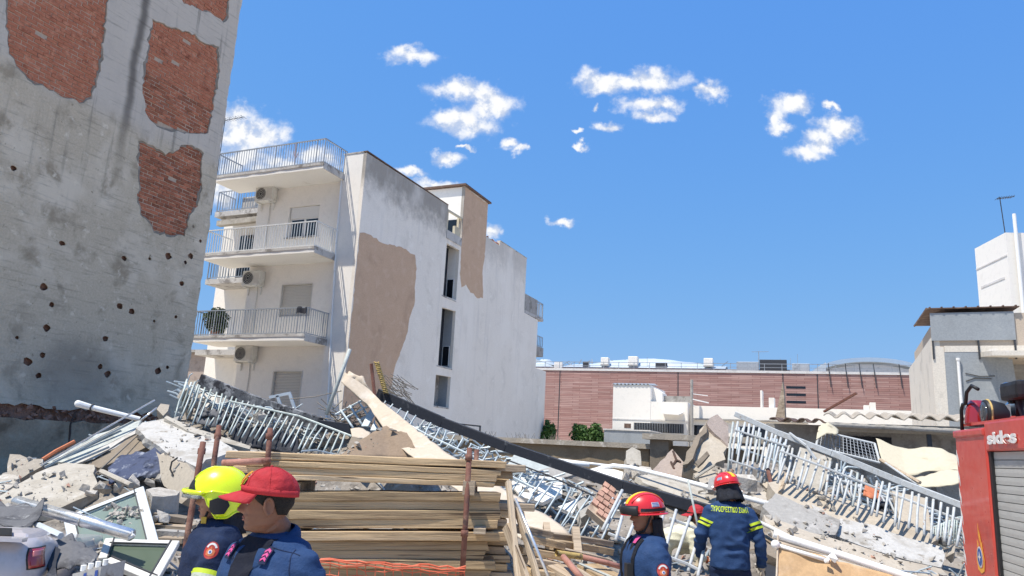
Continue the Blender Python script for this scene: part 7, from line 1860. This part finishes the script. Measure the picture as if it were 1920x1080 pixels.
# flame emblem
ec = th_(1838, 1030); es = .135
flame = [(-.42,-1.0),(-.55,-.45),(-.40,.0),(-.30,-.2),(-.28,.45),(-.12,.2),(-.05,1.25),(.10,.55),(.14,.85),(.26,.2),(.32,.4),(.45,-.2),(.55,-.5),(.42,-1.0),(0,-1.15)]
part('flame_emblem', MB().prism([(ec.x - x * es, .0025, ec.z + y * es) for x, y in flame], V((0, .001, 0))), MATS['emblem_gold'], ft, local=True)
part('flame_core', MB().prism([(ec.x - x * es * .72, .004, ec.z - .02 + y * es * .66) for x, y in flame], V((0, .001, 0))), RED, ft, local=True)
for r_, m_, o_ in ((.36, 'emblem_white', .0055), (.30, 'emblem_blue', .007)):
    part('emblem_disc', MB().prism([(ec.x + es * r_ * math.cos(R(k * 18)), o_, ec.z - .05 + es * r_ * 1.4 * math.sin(R(k * 18))) for k in range(20)], V((0, .001, 0))), MATS[m_], ft, local=True)
part('emblem_star', MB().prism([(ec.x + es * (.2 if k % 2 else .08) * math.cos(R(k * 45 + 45)), .0085, ec.z - .05 + es * (.26 if k % 2 else .1) * math.sin(R(k * 45 + 45))) for k in range(8)], V((0, .001, 0))), MATS['emblem_white'], ft, local=True)
# work lamp, beacon and hand rail on the roof
def tl3(px, py, off): return hitl(ft, 'y', off, px, py)
b0 = tl3(1834, 806, -.12)
bc = part('beacon', MB().loft([[V((b0.x + r * math.cos(R(k * 30)), -.12 + r * math.sin(R(k * 30)), zz)) for k in range(12)] for r, zz in ((.085, zt + .03), (.085, zt + .06), (.07, zt + .16), (.045, zt + .215))]), MATS['lamp_red'], ft, local=True, smooth=True)
wl0 = tl3(1861, 776, -.14)
Ml = Matrix.Translation(wl0) @ Matrix.Rotation(R(-28), 4, 'Y') @ Matrix.Rotation(R(90), 4, 'X')
lampb = MB(); lampb.loft([[Ml @ V((r * math.cos(R(k * 18)), r * math.sin(R(k * 18)), zz)) for k in range(20)] for r, zz in ((.03, .10), (.075, .07), (.095, .0), (.095, -.05), (.085, -.055))])
wk = part('work_lamp', lampb, MATS['black_plastic'], ft, local=True, smooth=True)
part('lamp_lens', MB().loft([[Ml @ V((r * math.cos(R(k * 18)), r * math.sin(R(k * 18)), zz)) for k in range(20)] for r, zz in ((.082, -.056), (.06, -.066), (.01, -.07))]), MATS['visor'], wk, local=True, smooth=True)
part('lamp_ring', MB().tube([Ml @ V((.096 * math.cos(R(k * 18)), .096 * math.sin(R(k * 18)), -.03)) for k in range(21)], .007, 6), MATS['rope_yellow'], wk, local=True, smooth=True)
hr = MB(); hr.tube([(-.005, -.05, zt - .0), (-.02, -.05, zt + .15), (-.06, -.05, zt + .19), (-.12, -.05, zt + .19), (-.16, -.05, zt + .27), (-.24, -.06, zt + .31), (-.30, -.08, zt + .28)], .013, 8)
part('hand_rail', hr, MATS['black_plastic'], ft, local=True, smooth=True)
part('lamp_bracket', MB().bx(-.16, -.06, -.14, -.06, zt + .03, zt + .17), MATS['black_plastic'], ft, local=True, bevel=.01)
part('cable', MB().tube([wl0 + V((-.06, 0, -.05)), wl0 + V((-.16, .02, -.09)), wl0 + V((-.35, .0, -.07)), wl0 + V((-.6, 0, -.05))], .012, 6), MATS['cable'], ft, local=True)
# monitor with chromed nozzle further along the roof
mo = tl3(1895, 735, -.35)
ms = part('floodlight', MB().bx(mo.x - .30, mo.x + .02, -.42, -.28, mo.z - .07, mo.z + .06), MATS['black_plastic'], ft, local=True, bevel=.03, seg=2)
part('lamp_head', MB().ell((mo.x + .04, -.35, mo.z + .02), (.05, .055, .055), 16, 10), MATS['chrome'], ms, local=True, smooth=True)
part('yoke', MB().beam((mo.x - .12, -.35, mo.z - .06), (mo.x - .24, -.35, zt + .03), .035, .035).beam((mo.x - .02, -.35, mo.z - .05), (mo.x - .06, -.35, mo.z - .20), .05, .05), MATS['dark_metal'], ms, local=True)
part('joint_box', MB().bx(mo.x - .13, mo.x + .01, -.40, -.30, mo.z - .20, mo.z - .075), MATS['chrome'], ms, local=True, bevel=.02)
part('lamp_cable', MB().tube([(mo.x - .2, -.35, mo.z - .05), (mo.x - .28, -.33, mo.z - .15), (mo.x - .26, -.34, zt + .05)], .012, 6), MATS['cable'], ms, local=True)
for x in (-.75, -1.9):
    part('wheel', MB().tube([(x, -.30, .45), (x, -.03, .45)], .45, 28), MATS['rubber'], ft, local=True)
